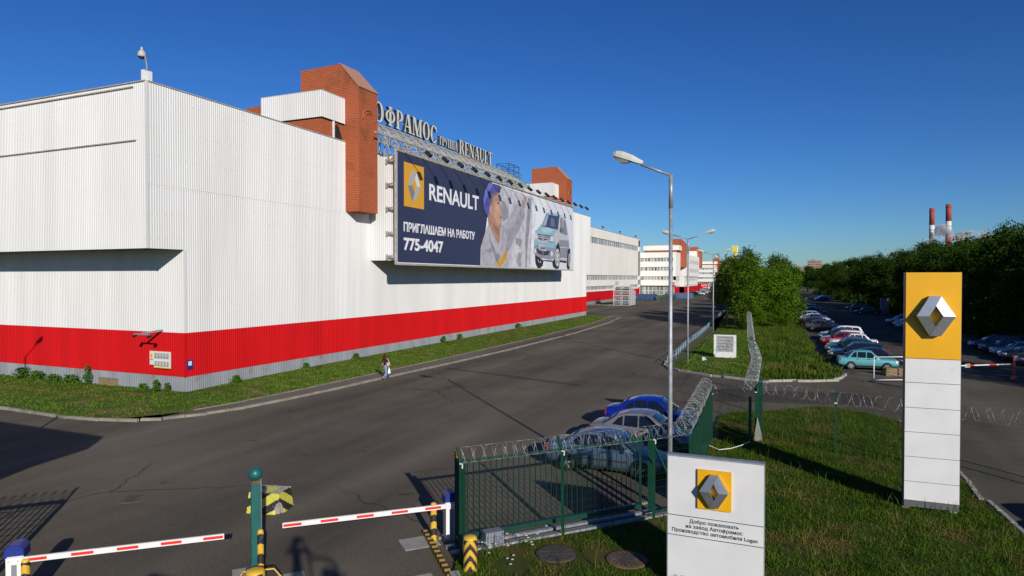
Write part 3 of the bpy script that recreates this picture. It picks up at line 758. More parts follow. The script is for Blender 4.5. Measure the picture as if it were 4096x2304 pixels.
def brick_tower(y0):
    y1 = y0 + 2.7
    t = MB()
    t.extr([(x, y0, z) for x, z in ((-40.1, 17.5), (-35.36, 17.5), (-35.36, 12.72), (-33.85, 12.72), (-33.85, 23.3), (-35.84, 25.5), (-40.1, 25.4))], (0, y1 - y0, 0))
    t.box(-46.5, -40.12, y0 + 0.05, y1 - 0.05, 17.5, 22.8)
    o = fixn(t.build('brick_tower', 'brick_red', fac))
    c = MB()
    for r in (0.62, 0.86):                              # blind arch on the street face
        pts = [(-33.83, (y0 + y1) / 2 + r * math.cos(a), 20.7 + r * 1.05 * math.sin(a)) for a in [math.pi * k / 12 for k in range(13)]]
        c.tube(pts, 0.085, 5)
    c.beam((-33.84, (y0 + y1) / 2 + 0.62, 20.7), (-33.84, (y0 + y1) / 2 + 0.62, 19.2), .12)
    c.beam((-33.84, (y0 + y1) / 2 - 0.62, 20.7), (-33.84, (y0 + y1) / 2 - 0.62, 19.2), .12)
    c.build('blind_arch', 'brick_red', o)
    c = MB()
    c.extr([(-33.80, y0 - 0.06, 23.28), (-35.82, y0 - 0.06, 25.52), (-35.90, y0 - 0.06, 25.62), (-33.74, y0 - 0.06, 23.34)], (0, y1 - y0 + .12, 0))
    fixn(c.build('coping', 'far_brick', o))
    # rooftop volume in front of the tower
    c = MB(); c.box(-41.5, -35.5, y0 - 2.85, y0 - 0.02, 17.5, 20.25); b = c.build('brick_base', 'brick_red', fac)
    c = MB()
    c.extr([(-35.49, y0 - 0.05, 18.6)] + [(-35.49, y0 - 0.85 - 0.78 * math.cos(a), 18.85 + 1.1 * math.sin(a)) for a in [math.pi * k / 10 for k in range(10, -1, -1)]][4:] + [(-35.49, y0 - 1.63, 18.6)], (0.015, 0, 0))
    fixn(c.build('arch_shade', 'shade_black', b))  # near-black plate on the brick, its colour standing in for the opening's shade
    c = MB(); c.tube([(-35.47, y0 - 0.85 - 0.9 * math.cos(a), 18.85 + 1.22 * math.sin(a)) for a in [math.pi * k / 12 for k in range(0, 7)]], 0.09, 5)
    c.build('arch_ring', 'brick_red', b)
    c = MB(); c.box(-41.75, -35.32, y0 - 2.98, y0 - 0.02, 20.27, 22.36); x = c.build('rooftop_box', 'soffit_grey', fac)
    c = MB(); corr(c, (-41.8, y0 - 3.03), (FX, y0 - 3.03), 20.24, 22.42, 0.22); corr(c, (FX, y0 - 3.03), (FX, y0 - 0.01), 20.24, 22.42, 0.22)
    corr(c, (-41.8, y0 - 0.02), (-41.8, y0 - 3.03), 20.24, 22.42, 0.22)
    c.build('cladding', 'white_cladding', x)
    c = MB(); c.box(-41.8, FX + 0.03, y0 - 3.05, y0 - 0.03, 22.40, 22.45); c.build('coping', 'truss_grey', x)
brick_tower(46.1)
brick_tower(102.5)
c = MB(); c.box(-35.44, -35.30, 44.55, 44.7, 18.7, 20.2); c.build('downpipe', 'white_panel', fac)
# plant growing on the roof
pl = thing('roof_sapling', (-38.0, 92.0, 18.6), 'small leafy sapling growing on the factory roof beside the second brick tower', 'plant')
c = MB(); r = random.Random(4)
for q in range(7):
    a = r.uniform(0, 6.28); c.tube([(-38, 92, 18.6), (-38 + .5 * math.cos(a), 92 + .8 * math.sin(a), 20.2), (-38 + math.cos(a), 92 + 1.7 * math.sin(a), 21.2 + r.random())], [.05, .03, .01], 4)
c.build('stem', 'bark', pl)
c = MB()
for q in range(140):
    p = Vector((-38 + r.gauss(0, .7), 92 + r.gauss(0, 1.0), 20.6 + r.gauss(0, .7)))
    s = r.uniform(.1, .2); u = Vector((r.gauss(0, 1), r.gauss(0, 1), r.gauss(0, 1))).normalized() * s; w = u.orthogonal().normalized() * s * .6
    c.quad(p - u, p - w, p + u, p + w)
c.build('foliage', 'plant_leaf', pl)

# camera on the roof corner
t = thing('security_camera', (-35.45, 27.3, TOP), 'white dome camera on a bent pole at the roof corner of the factory', 'camera')
c = MB(); c.box(-35.72, -35.5, 27.22, 27.5, TOP + .05, TOP + 0.72); c.box(-35.42, -35.2, 27.3, 27.56, TOP + 0.05, TOP + 0.62); c.build('bracket', 'white_panel', t)
c = MB(); c.tube([(-35.4, 27.35, TOP + .4), (-35.4, 27.35, TOP + 1.0), (-35.52, 27.3, TOP + 1.75)], 0.05, 8); c.build('pole', 'galvanised', t)
c = MB(); c.lathe([(0.04, 2.08), (0.07, 2.02), (0.07, 1.9), (0.14, 1.84), (0.23, 1.72), (0.24, 1.52), (0.22, 1.48)], (-35.68, 27.25, TOP), 14); c.build('housing', 'lamp_shell', t, True)
c = MB(); c.lathe([(0.02, 1.36), (0.12, 1.39), (0.2, 1.48)], (-35.68, 27.25, TOP), 12); c.build('dome', 'black_metal', t, True)

# two-headed wall lamp on the red band
t = thing('wall_floodlight', (-37.28, 29.75, 3.5), 'double floodlight on a long arm above the portrait board', 'lamp')
c = MB(); c.beam((-37.28, 29.76, 3.62), (-37.3, 28.25, 3.5), .10); c.beam((-37.9, 28.25, 3.47), (-36.5, 28.25, 3.47), .07); c.build('arm', 'galvanised', t)
for x in (-37.85, -36.55):
    c = MB(); c.obox((x, 28.25, 3.36), (.17, .2, .16), 0, R_(25)); c.build('lamp_head', 'black_metal', t)
# portrait board
t = thing('portrait_board', (-37.3, 29.7, 1.3), 'white board with two rows of small staff portraits on the red wall', 'notice board')
c = MB(); c.box(-38.27, -36.40, 29.60, 29.66, 1.36, 2.25); c.build('panel', 'paper_white', t)
c = MB(); c.box(-37.85, -36.33, 29.575, 29.60, 1.17, 1.66); c.build('lower_panel', 'paper_white', t)
c = MB(); c.box(-37.85, -36.33, 29.565, 29.575, 1.17, 1.24); c.build('yellow_edge', 'sign_yellow', t)
c = MB(); c.box(-38.18, -38.0, 29.585, 29.6, 1.78, 2.08); c.build('yellow_mark', 'sign_yellow', t)
mat('grey_photo', (0.30, 0.33, 0.30), 0.6); mat('beige_photo', (0.42, 0.36, 0.32), 0.6); mat('grey_caption', (0.2, 0.2, 0.2), 0.6)
c = MB()
for k in range(5): c.box(-37.82 + k * .27, -37.60 + k * .27, 29.585, 29.598, 1.82, 2.15)
c.build('photo_row', 'grey_photo', t)
c = MB()
for k in range(5): c.box(-37.78 + k * .27, -37.58 + k * .27, 29.560, 29.572, 1.30, 1.62)
c.build('photo_row', 'grey_photo', t)
for k in range(10):                                      # head and shoulders in every photo
    x0 = (-37.71 if k < 5 else -37.68) + (k % 5) * .27; z0 = 1.98 if k < 5 else 1.46; y0 = 29.58 if k < 5 else 29.555
    c = MB(); c.extr([(x0 + .055 * math.cos(a), y0, z0 + .07 * math.sin(a)) for a in [6.283 * q / 10 for q in range(10)]], (0, -.004, 0)); c.build('portrait', 'skin', t)
for k in range(10):
    c = MB(); x0 = (-37.71 if k < 5 else -37.68) + (k % 5) * .27; z0 = 1.83 if k < 5 else 1.31; y0 = 29.578 if k < 5 else 29.553
    c.extr([(x0 - .09, y0, z0), (x0 + .09, y0, z0), (x0 + .06, y0, z0 + .08), (x0 - .06, y0, z0 + .08)], (0, -.004, 0))
    if k < 5: c.box(x0 - .09, x0 + .09, y0 - .003, y0, z0 - .03, z0)
    c.build('suit', 'grey_caption', t)
c = MB(); c.box(-38.2, -37.95, 29.585, 29.599, 1.66, 1.72)
c.build('caption', 'grey_caption', t)
# blue sign on the corner
t = thing('wall_sign', (-35.1, 29.95, 1.4), 'small blue sign with a white symbol on the red corner of the factory', 'sign')
c = MB(); c.box(-35.22, -35.18, 29.83, 30.27, 1.17, 1.78); c.build('panel', 'cabinet_blue', t)
c = MB(); c.box(-35.178, -35.172, 29.92, 30.18, 1.40, 1.68); c.build('symbol', 'paper_white', t)

# ================================================================== billboard
BX = -32.12
TY = Matrix(((0, 0, 1, 0), (1, 0, 0, 0), (0, 1, 0, 0), (0, 0, 0, 1)))       # text plane to the +X facing wall
def wall_text(s, size, name, m, y, z, x, parent, width, depth=.01, offset=0.0, spacing=1.0):
    o = text_mesh(s, size, name, m, depth, offset, spacing, 'LEFT', width)
    o.data.transform(Matrix.Translation((x, y, z) if parent is None else Vector((x, y, z)) - parent.matrix_basis.translation) @ TY)
    o.parent = parent
    return o
bb = thing('billboard', (BX, 49.2, 8.3), 'huge recruitment billboard with a worker, a car and a phone number on the factory wall', 'billboard')
c = MB(); c.box(BX - 0.22, BX, 49.2, 100.2, 8.32, 18.28); c.build('panel', 'text_white', bb)
mat('print_white', (0.66, 0.67, 0.74), 0.5)
c = MB(); c.extr([(BX, 92.3 - 5, 8.4), (BX, 100.1, 8.4), (BX, 100.1, 18.2), (BX, 87.6, 18.2)], (.006, 0, 0)); fixn(c.build('print_ground', 'print_white', bb))
c = MB(); c.extr([(BX, 49.3, 8.4), (BX, 66.4, 8.4), (BX, 69.2, 18.2), (BX, 49.3, 18.2)], (.01, 0, 0)); fixn(c.build('navy_field', 'navy_vinyl', bb))
fr = MB()
fr.tube([(BX + .05, 49.1, 18.35), (BX + .05, 100.3, 18.35)], .11, 8); fr.beam((BX, 49.1, 8.24), (BX, 100.3, 8.24), .18)
fr.beam((BX - .05, 49.12, 8.2), (BX - .05, 49.12, 18.4), .16); fr.beam((BX - .05, 100.28, 8.2), (BX - .05, 100.28, 18.4), .16)
fr.beam((BX - 0.3, 49.1, 18.0), (BX - 0.3, 100.3, 18.0), .12)
fr.build('frame', 'truss_grey', bb)
for z in (17.5, 15.35, 13.2, 11.0, 8.9):
    c = MB(); c.beam((-33.4, 49.55, z + .08), (BX - .1, 49.2, z + .08), .1, .14); c.beam((-33.4, 49.55, z - .08), (BX - .1, 49.2, z - .08), .06); c.box(-33.45, -33.35, 49.5, 49.64, z - .25, z + .25)
    c.build('bracket', 'truss_grey', bb)
# flat printed shapes of the billboard: (part, colour, outline as (Y, Z) on the board in metres)
WORKER_PRINT = [
('scene', (0.56, 0.54, 0.58), [(71.06, 18.1), (76.35, 18.07), (83.3, 17.91), (83.31, 8.4), (74.2, 8.4), (71.74, 12.92)]),
('scene', (0.3, 0.3, 0.33), [(72.04, 16.36), (72.95, 16.29), (74.2, 15.43), (74.62, 14.8), (73.57, 14.21), (72.34, 13.86), (71.94, 14.89)]),
('scene', (0.62, 0.61, 0.64), [(75.48, 17.96), (76.57, 17.97), (75.05, 15.17), (73.99, 14.41), (74.2, 15.43)]),
('scene', (0.33, 0.33, 0.36), [(76.35, 12.17), (78.62, 12.0), (78.16, 10.92), (76.58, 11.37)]),
('scene', (0.66, 0.66, 0.7), [(75.91, 11.51), (78.39, 10.85), (78.16, 8.4), (74.62, 8.4), (75.48, 10.64)]),
('scene', (0.4, 0.39, 0.42), [(77.25, 10.28), (78.85, 10.34), (79.56, 8.4), (77.25, 8.4), (76.58, 9.05)]),
('scene', (0.62, 0.6, 0.63), [(80.27, 17.81), (81.86, 17.7), (81.01, 8.4), (78.16, 8.4), (79.08, 13.43)]),
('scene', (0.3, 0.29, 0.33), [(80.75, 17.62), (81.86, 17.7), (81.37, 14.49), (80.4, 10.84), (80.16, 8.4), (79.68, 8.4), (79.79, 12.59), (80.39, 15.66)]),
('scene', (0.78, 0.79, 0.86), [(82.23, 17.74), (83.3, 17.91), (83.31, 8.4), (81.37, 8.4), (81.86, 12.72)]),
('worker', (0.36, 0.345, 0.39), [(72.14, 13.28), (73.78, 13.98), (74.83, 14.82), (76.8, 16.36), (78.38, 16.61), (79.44, 15.58), (79.08, 14.66), (77.47, 13.06), (75.48, 11.49), (74.2, 10.34), (72.95, 10.37)]),
('worker', (0.45, 0.43, 0.47), [(72.55, 13.3), (73.99, 13.99), (75.05, 14.84), (76.91, 16.29), (78.15, 16.5), (77.25, 14.86), (75.48, 13.52), (73.57, 12.8)]),
('worker', (0.5, 0.33, 0.29), [(78.38, 16.61), (78.73, 17.09), (79.43, 17.78), (80.27, 17.79), (79.44, 16.37), (79.2, 15.73)]),
('worker', (0.47, 0.45, 0.49), [(68.13, 13.14), (66.87, 11.59), (66.16, 10.41), (66.02, 8.4), (70.76, 8.4), (74.09, 8.4), (74.3, 10.17), (72.95, 10.37), (73.57, 12.22), (72.14, 13.28), (71.35, 12.89)]),
('worker', (0.29, 0.28, 0.32), [(68.31, 12.06), (70.56, 9.96), (71.84, 9.68), (70.76, 8.84), (70.18, 9.15), (68.49, 11.45)]),
('worker', (0.33, 0.32, 0.36), [(67.22, 10.22), (68.67, 10.48), (69.42, 10.0), (67.4, 10.0)]),
('worker', (0.52, 0.5, 0.53), [(68.12, 13.06), (71.15, 10.62), (70.37, 9.87), (68.31, 12.06)]),
('worker', (0.52, 0.5, 0.53), [(71.35, 11.6), (71.84, 10.73), (71.15, 10.62)]),
('worker', (0.66, 0.37, 0.03), [(72.95, 10.54), (73.57, 10.35), (73.53, 9.4), (71.74, 8.4), (70.56, 8.4), (70.56, 8.76), (71.64, 9.35), (72.95, 9.96)]),
('worker', (0.5, 0.265, 0.175), [(69.24, 16.76), (70.76, 17.34), (71.15, 16.91), (71.15, 16.34), (71.74, 15.76), (72.14, 15.07), (71.84, 14.8), (72.1, 14.41), (71.94, 14.07), (72.04, 13.43), (71.54, 12.91), (71.35, 11.84), (71.25, 10.95), (69.23, 12.51), (68.31, 13.31), (68.13, 13.91), (68.49, 15.27), (68.68, 15.6)]),
('worker', (0.6, 0.36, 0.255), [(69.61, 15.94), (70.96, 16.16), (72.04, 15.06), (71.9, 14.56), (71.84, 13.5), (70.76, 13.25), (69.71, 14.36)]),
('worker', (0.36, 0.18, 0.115), [(69.33, 13.54), (70.76, 12.93), (71.45, 12.9), (71.31, 11.84), (70.76, 12.05), (69.61, 12.77)]),
('worker', (0.55, 0.29, 0.22), [(68.4, 15.22), (69.05, 15.37), (69.42, 14.65), (69.33, 14.17), (68.71, 14.28)]),
('worker', (0.22, 0.15, 0.14), [(68.77, 16.63), (70.76, 17.34), (70.92, 17.12), (69.52, 16.48), (69.05, 15.56), (68.49, 15.35)]),
('worker', (0.14, 0.08, 0.065), [(70.61, 15.95), (71.19, 16.11), (71.23, 15.95), (70.68, 15.79)]),
('worker', (0.42, 0.15, 0.13), [(71.35, 14.35), (72.04, 14.49), (72.04, 14.28), (71.45, 14.19)]),
('worker', (0.085, 0.095, 0.36), [(68.31, 18.05), (71.06, 18.1), (71.15, 17.71), (70.67, 17.29), (68.87, 16.64), (68.68, 15.6), (68.22, 14.54), (68.13, 13.99), (67.4, 14.39), (66.87, 14.88), (66.66, 16.0), (67.23, 17.06)]),
('worker', (0.16, 0.18, 0.52), [(67.41, 17.16), (68.41, 18.0), (69.43, 18.04), (68.13, 16.71), (67.14, 15.44), (66.87, 15.95)]),
('worker', (0.07, 0.06, 0.13), [(71.06, 18.1), (71.85, 17.96), (71.35, 17.19), (70.61, 17.26)]),
]
CAR_PRINT = [
('car_picture', (0.5, 0.52, 0.56), [(87.77, 16.38), (90.19, 16.62), (94.43, 16.52), (96.43, 16.13), (97.72, 14.37), (98.52, 12.13), (98.26, 11.54), (97.48, 10.7), (97.22, 9.72), (93.73, 9.67), (93.48, 11.74), (92.28, 12.31), (91.59, 9.89), (89.76, 9.69), (84.85, 9.85), (83.14, 10.22), (82.75, 11.76), (83.14, 13.12), (85.04, 14.18), (86.28, 14.71), (87.55, 16.06)]),
('car_picture', (0.27, 0.27, 0.31), [(93.47, 12.76), (98.12, 12.89), (98.26, 11.54), (97.35, 9.92), (93.68, 9.9)]),
('car_picture', (0.62, 0.63, 0.66), [(93.96, 11.72), (97.6, 11.79), (97.53, 11.69), (93.96, 11.62)]),
('car_picture', (0.6, 0.6, 0.63), [(93.68, 10.02), (97.35, 10.09), (97.3, 9.95), (93.68, 9.89)]),
('car_picture', (0.04, 0.04, 0.045), [(86.4, 9.52), (90.21, 9.58), (90.21, 9.35), (86.4, 9.39)]),
('car_picture', (0.04, 0.04, 0.045), [(93.53, 9.7), (97.09, 9.65), (96.92, 9.29), (93.48, 9.41)]),
('car_picture', (0.27, 0.48, 0.58), [(83.24, 13.38), (85.25, 14.12), (86.28, 14.24), (92.56, 14.22), (91.12, 13.4), (89.31, 13.12), (86.08, 13.2), (83.63, 13.19)]),
('car_picture', (0.42, 0.58, 0.66), [(85.45, 13.85), (87.99, 14.25), (91.11, 14.13), (89.31, 13.51), (86.28, 13.47)]),
('car_picture', (0.36, 0.52, 0.6), [(87.66, 16.26), (88.42, 16.45), (90.42, 16.66), (94.68, 16.54), (93.58, 16.31), (87.77, 16.14)]),
('car_picture', (0.055, 0.065, 0.15), [(87.72, 16.12), (93.51, 16.28), (92.8, 14.24), (85.87, 14.31)]),
('car_picture', (0.33, 0.44, 0.54), [(87.81, 16.05), (88.68, 16.09), (87.55, 14.44), (86.11, 14.4)]),
('car_picture', (0.16, 0.16, 0.22), [(89.75, 15.81), (91.11, 15.69), (91.58, 14.58), (89.3, 14.57)]),
('car_picture', (0.28, 0.46, 0.56), [(82.89, 12.26), (85.66, 11.96), (91.12, 12.29), (92.12, 12.21), (91.86, 11.32), (82.81, 11.52)]),
('car_picture', (0.3, 0.29, 0.34), [(82.81, 11.49), (91.87, 11.3), (91.47, 9.88), (89.32, 9.67), (84.85, 9.85), (83.1, 10.22)]),
('car_picture', (0.09, 0.1, 0.12), [(83.87, 13.1), (89.31, 13.14), (88.21, 12.44), (85.87, 12.24), (84.23, 12.48)]),
('car_picture', (0.46, 0.52, 0.57), [(83.93, 12.92), (88.97, 12.93), (88.86, 12.83), (84.03, 12.82)]),
('car_picture', (0.46, 0.52, 0.57), [(84.07, 12.72), (88.75, 12.69), (88.6, 12.6), (84.23, 12.61)]),
('car_picture', (0.55, 0.58, 0.62), [(86.62, 12.65), (86.59, 12.52), (86.51, 12.4), (86.39, 12.3), (86.24, 12.25), (86.08, 12.24), (85.93, 12.28), (85.81, 12.36), (85.73, 12.47), (85.7, 12.6), (85.73, 12.73), (85.81, 12.84), (85.93, 12.94), (86.08, 12.99), (86.24, 13.0), (86.39, 12.96), (86.51, 12.89), (86.59, 12.78)]),
('car_picture', (0.12, 0.13, 0.15), [(86.39, 12.63), (86.38, 12.55), (86.34, 12.47), (86.28, 12.41), (86.2, 12.38), (86.12, 12.37), (86.05, 12.4), (85.98, 12.45), (85.94, 12.52), (85.93, 12.61), (85.94, 12.69), (85.98, 12.77), (86.04, 12.83), (86.12, 12.86), (86.2, 12.87), (86.27, 12.84), (86.34, 12.79), (86.38, 12.72)]),
('car_picture', (0.6, 0.64, 0.7), [(83.2, 13.21), (83.87, 13.17), (84.44, 12.47), (83.12, 12.33)]),
('car_picture', (0.09, 0.1, 0.13), [(89.31, 13.17), (90.89, 13.27), (91.26, 12.29), (88.54, 12.21)]),
('car_picture', (0.62, 0.65, 0.7), [(89.57, 13.1), (90.77, 13.17), (91.07, 12.35), (88.82, 12.28)]),
('car_picture', (0.05, 0.05, 0.06), [(83.64, 11.02), (89.2, 10.91), (88.54, 10.31), (86.5, 10.17), (84.24, 10.39)]),
('car_picture', (0.3, 0.3, 0.36), [(86.04, 10.79), (86.39, 10.78), (86.4, 10.18), (86.19, 10.16)]),
('car_picture', (0.58, 0.6, 0.64), [(84.6, 11.62), (87.6, 11.58), (87.61, 10.8), (84.68, 10.88)]),
('car_picture', (0.72, 0.72, 0.74), [(83.54, 10.7), (83.52, 10.58), (83.47, 10.48), (83.39, 10.4), (83.29, 10.35), (83.19, 10.35), (83.09, 10.39), (83.02, 10.46), (82.96, 10.56), (82.95, 10.67), (82.96, 10.79), (83.02, 10.9), (83.09, 10.97), (83.19, 11.02), (83.29, 11.02), (83.39, 10.99), (83.47, 10.91), (83.52, 10.81)]),
('car_picture', (0.72, 0.72, 0.74), [(90.42, 10.54), (90.39, 10.4), (90.3, 10.27), (90.18, 10.18), (90.02, 10.12), (89.86, 10.12), (89.71, 10.16), (89.58, 10.25), (89.5, 10.37), (89.47, 10.51), (89.5, 10.65), (89.58, 10.77), (89.7, 10.87), (89.86, 10.92), (90.02, 10.93), (90.18, 10.89), (90.3, 10.8), (90.39, 10.68)]),
('car_picture', (0.025, 0.025, 0.03), [(92.0, 11.79), (92.99, 12.44), (93.67, 11.28), (93.63, 9.47), (93.01, 8.4), (91.83, 8.4), (90.67, 8.64), (90.21, 9.47), (91.4, 9.88)]),
('car_picture', (0.62, 0.63, 0.65), [(93.48, 10.08), (93.42, 9.62), (93.24, 9.21), (92.96, 8.9), (92.62, 8.74), (92.26, 8.73), (91.92, 8.88), (91.65, 9.17), (91.47, 9.57), (91.4, 10.02), (91.46, 10.47), (91.64, 10.88), (91.91, 11.18), (92.25, 11.36), (92.61, 11.37), (92.95, 11.23), (93.23, 10.94), (93.42, 10.54)]),
('car_picture', (0.2, 0.2, 0.22), [(93.24, 10.07), (93.19, 9.7), (93.05, 9.37), (92.84, 9.13), (92.58, 9.0), (92.3, 8.99), (92.04, 9.11), (91.82, 9.35), (91.68, 9.66), (91.64, 10.03), (91.68, 10.39), (91.82, 10.72), (92.03, 10.96), (92.29, 11.1), (92.57, 11.11), (92.83, 10.99), (93.05, 10.76), (93.19, 10.44)]),
('car_picture', (0.6, 0.61, 0.63), [(92.24, 11.14), (92.57, 11.16), (92.63, 8.9), (92.2, 8.9)]),
('car_picture', (0.6, 0.61, 0.63), [(91.63, 10.43), (91.82, 10.59), (93.24, 9.7), (93.1, 9.46)]),
('car_picture', (0.6, 0.61, 0.63), [(91.68, 9.5), (91.59, 9.73), (93.1, 10.71), (93.24, 10.44)]),
('car_picture', (0.025, 0.025, 0.03), [(83.14, 10.12), (84.85, 9.85), (86.44, 9.44), (86.08, 8.71), (85.26, 8.4), (84.24, 8.4), (83.44, 8.99)]),
('car_picture', (0.55, 0.55, 0.58), [(84.14, 9.54), (84.44, 9.48), (84.68, 9.09), (84.34, 9.22)]),
('car_picture', (0.55, 0.55, 0.58), [(85.36, 9.44), (85.46, 9.32), (85.05, 9.06), (84.85, 9.13)]),
('car_picture', (0.025, 0.025, 0.03), [(97.47, 11.43), (98.57, 11.72), (98.74, 9.92), (98.32, 8.43), (97.49, 8.4), (96.97, 8.78), (97.17, 9.72)]),
('car_picture', (0.56, 0.57, 0.59), [(98.61, 9.83), (98.58, 9.45), (98.5, 9.12), (98.37, 8.87), (98.22, 8.73), (98.06, 8.73), (97.9, 8.86), (97.78, 9.1), (97.69, 9.43), (97.66, 9.81), (97.69, 10.19), (97.77, 10.52), (97.89, 10.77), (98.05, 10.9), (98.21, 10.91), (98.37, 10.78), (98.49, 10.54), (98.58, 10.21)]),
('car_picture', (0.2, 0.2, 0.22), [(98.4, 9.83), (98.38, 9.56), (98.34, 9.33), (98.27, 9.15), (98.18, 9.06), (98.09, 9.05), (98.01, 9.15), (97.94, 9.32), (97.89, 9.55), (97.87, 9.81), (97.89, 10.08), (97.93, 10.31), (98.0, 10.49), (98.08, 10.58), (98.18, 10.59), (98.26, 10.5), (98.33, 10.33), (98.38, 10.09)]),
('car_picture', (0.3, 0.31, 0.36), [(93.99, 16.13), (94.88, 16.2), (95.48, 13.89), (93.95, 13.89)]),
('car_picture', (0.26, 0.27, 0.32), [(95.55, 15.94), (96.18, 15.94), (97.1, 13.78), (95.56, 13.84)]),
('car_picture', (0.13, 0.16, 0.19), [(93.59, 14.37), (94.0, 14.77), (94.98, 14.51), (95.11, 14.0), (93.66, 14.01)]),
('car_picture', (0.42, 0.53, 0.6), [(85.1, 14.17), (85.45, 14.61), (85.91, 14.59), (85.66, 14.21)]),
]
mats_ = {}
def flat_shapes(lst, x0):
    """printed shapes: consecutive shapes of a part in one mesh, each layer 3 mm proud of the one below"""
    x = x0; cur = None; parts = {}
    for nm, colr, pts in lst:
        key = tuple(colr)
        if key not in mats_:
            mats_[key] = mat('print_%02d' % len(mats_), colr, 0.5, c2=tuple(v * (.70 if nm != 'car_picture' else .86) for v in colr), nscale=1.1, ndetail=6, lo=.34, hi=.66).name
        mb, ms = parts.setdefault(nm, (MB(), []))
        if mats_[key] not in ms: ms.append(mats_[key])
        mb.cur = ms.index(mats_[key])
        x += 0.003
        mb.poly([(x, p[0], p[1]) for p in (pts if area2(pts) > 0 else pts[::-1])])
    for nm, (mb, ms) in parts.items(): mb.build(nm + '_print', ms, bb)
def area2(p): return sum(p[i][0] * p[(i + 1) % len(p)][1] - p[(i + 1) % len(p)][0] * p[i][1] for i in range(len(p)))
flat_shapes(WORKER_PRINT, BX + 0.012)
flat_shapes(CAR_PRINT, BX + 0.012)
wall_text('LOGAN', 0.62, 'plate_lettering', 'text_dark', 84.95, 11.02, BX + 0.15, bb, 2.2)
c = MB(); c.extr([(BX, 50.37, 13.52), (BX, 53.86, 13.52), (BX, 53.86, 17.52), (BX, 50.37, 17.52)], (.016, 0, 0)); yl = fixn(c.build('yellow_square', 'board_orange', bb))
def rhomb(parent, origin, ux, uz, un, hw, hh, iw, ih, dep, ms, flip=False, back=0.0):
    """hollow faceted lozenge emblem: four mitred arms; ux, uz, un = right, up and outward unit vectors"""
    O = Vector(origin); ux = Vector(ux); uz = Vector(uz); un = Vector(un)
    P = lambda a, b, d: O + ux * a + uz * b + un * d
    # outer outline is a lozenge with cut top and bottom, inner a plain lozenge, skewed like folded bands
    k = hw * .29
    top_l, top_r = (-k, hh), (k, hh); bot_l, bot_r = (-k, -hh), (k, -hh); lf, rt = (-hw, 0), (hw, 0)
    it, ib, il, ir = (0, ih), (0, -ih), (-iw, 0), (iw, 0)
    f = dep
    # every arm a solid of its own: upper arms lean back upwards, lower arms downwards, left and right arms slightly apart
    arms = [([lf, top_l, top_r, it, il], -1, 1), ([top_r, rt, ir, it], 1, 1), ([lf, il, ib, bot_l], -1, -1), ([ib, ir, rt, bot_r, bot_l], 1, -1)]
    mb = MB()
    for q, (pts, sx, sz) in enumerate(arms):
        h = lambda p: f * (1 - .38 * sz * p[1] / hh - .10 * sx * (p[0] / hw)) - .001 * q
        fr = [P(p[0], p[1], h(p)) for p in pts]; bk = [P(p[0], p[1], -back) for p in pts]; n = len(pts)
        mb.cur = q; mb.poly(fr)
        mb.cur = 4
        for a in range(n): mb.quad(fr[a], fr[(a + 1) % n], bk[(a + 1) % n], bk[a])
    return fixn(mb.build('diamond_emblem', ms, parent, local=True))
mat('emblem_white', (.62, .62, .62), .4); mat('emblem_grey', (.20, .20, .20), .4); mat('emblem_mid', (.38, .38, .39), .4)
# on the billboard the emblem is a flat print: four bands of plain colour
c = MB()
x = BX + .021
def em(*pts): c.extr([(x, p[0], p[1]) for p in pts], (.006, 0, 0))
c.cur = 0; em((51.75, 16.95), (52.56, 16.77), (52.21, 16.23), (51.75, 15.54), (51.01, 15.44)); c.cur = 1; em((52.56, 16.77), (53.21, 15.55), (52.55, 15.56), (52.21, 16.23))
c.cur = 2; em((51.01, 15.44), (51.75, 15.54), (52.21, 14.93), (51.75, 14.07)); c.cur = 3; em((52.21, 14.93), (52.55, 15.56), (53.21, 15.55), (52.42, 14.28), (51.75, 14.07))
c.build('diamond_emblem', ['emblem_mid', 'emblem_white', 'emblem_grey', 'emblem_mid'], bb)
wall_text('RENAULT', 2.2, 'lettering', 'text_white', 54.85, 14.58, BX + 0.02, bb, 10.9, .01, 0.045)
wall_text('ПРИГЛАШАЕМ НА РАБОТУ', 1.1, 'lettering', 'text_white', 50.3, 11.25, BX + 0.02, bb, 14.45, .01, 0.035)
wall_text('775-4047', 1.5, 'lettering', 'text_white', 50.3, 9.58, BX + 0.02, bb, 7.3, .01, 0.05)
for i in range(17):
    y = 50.4 + 3.07 * i
    c = MB(); c.beam((BX, y, 18.38), (BX + 2.5, y, 18.22), .06); a = c.build('lamp_arm', 'truss_grey', bb)
    c = MB(); c.obox((BX + 2.55, y, 18.0), (.62, .46, .3), 0, 0, R_(42)); c.build('floodlight', 'black_metal', a)

# ================================================================== roof sign on its truss
rs_ = thing('roof_sign', (-36, 47, 18.7), 'grey block letters АВТОФРАМОС ГРУППА RENAULT standing on a roof truss', 'sign')
def ring_(cx, cy, rx, ry, a0, a1, tx, ty, n=14):
    o = [(cx + rx * math.cos(R_(a0 + (a1 - a0) * k / n)), cy + ry * math.sin(R_(a0 + (a1 - a0) * k / n))) for k in range(n + 1)]
    i = [(cx + (rx - tx) * math.cos(R_(a0 + (a1 - a0) * k / n)), cy + (ry - ty) * math.sin(R_(a0 + (a1 - a0) * k / n))) for k in range(n + 1)]
    return [[o[k], o[k + 1], i[k + 1], i[k]] for k in range(n)]
def bar_(x0, y0, x1, y1, w): return [[(x0, y0), (x0 + w, y0), (x1 + w, y1), (x1, y1)]]
def rc(x0, y0, x1, y1): return [[(x0, y0), (x1, y0), (x1, y1), (x0, y1)]]
def stem(x, w=.2, s=.08): return rc(x, 0, x + w, 1) + rc(x - s, 0, x + w + s, .06) + rc(x - s, .94, x + w + s, 1)
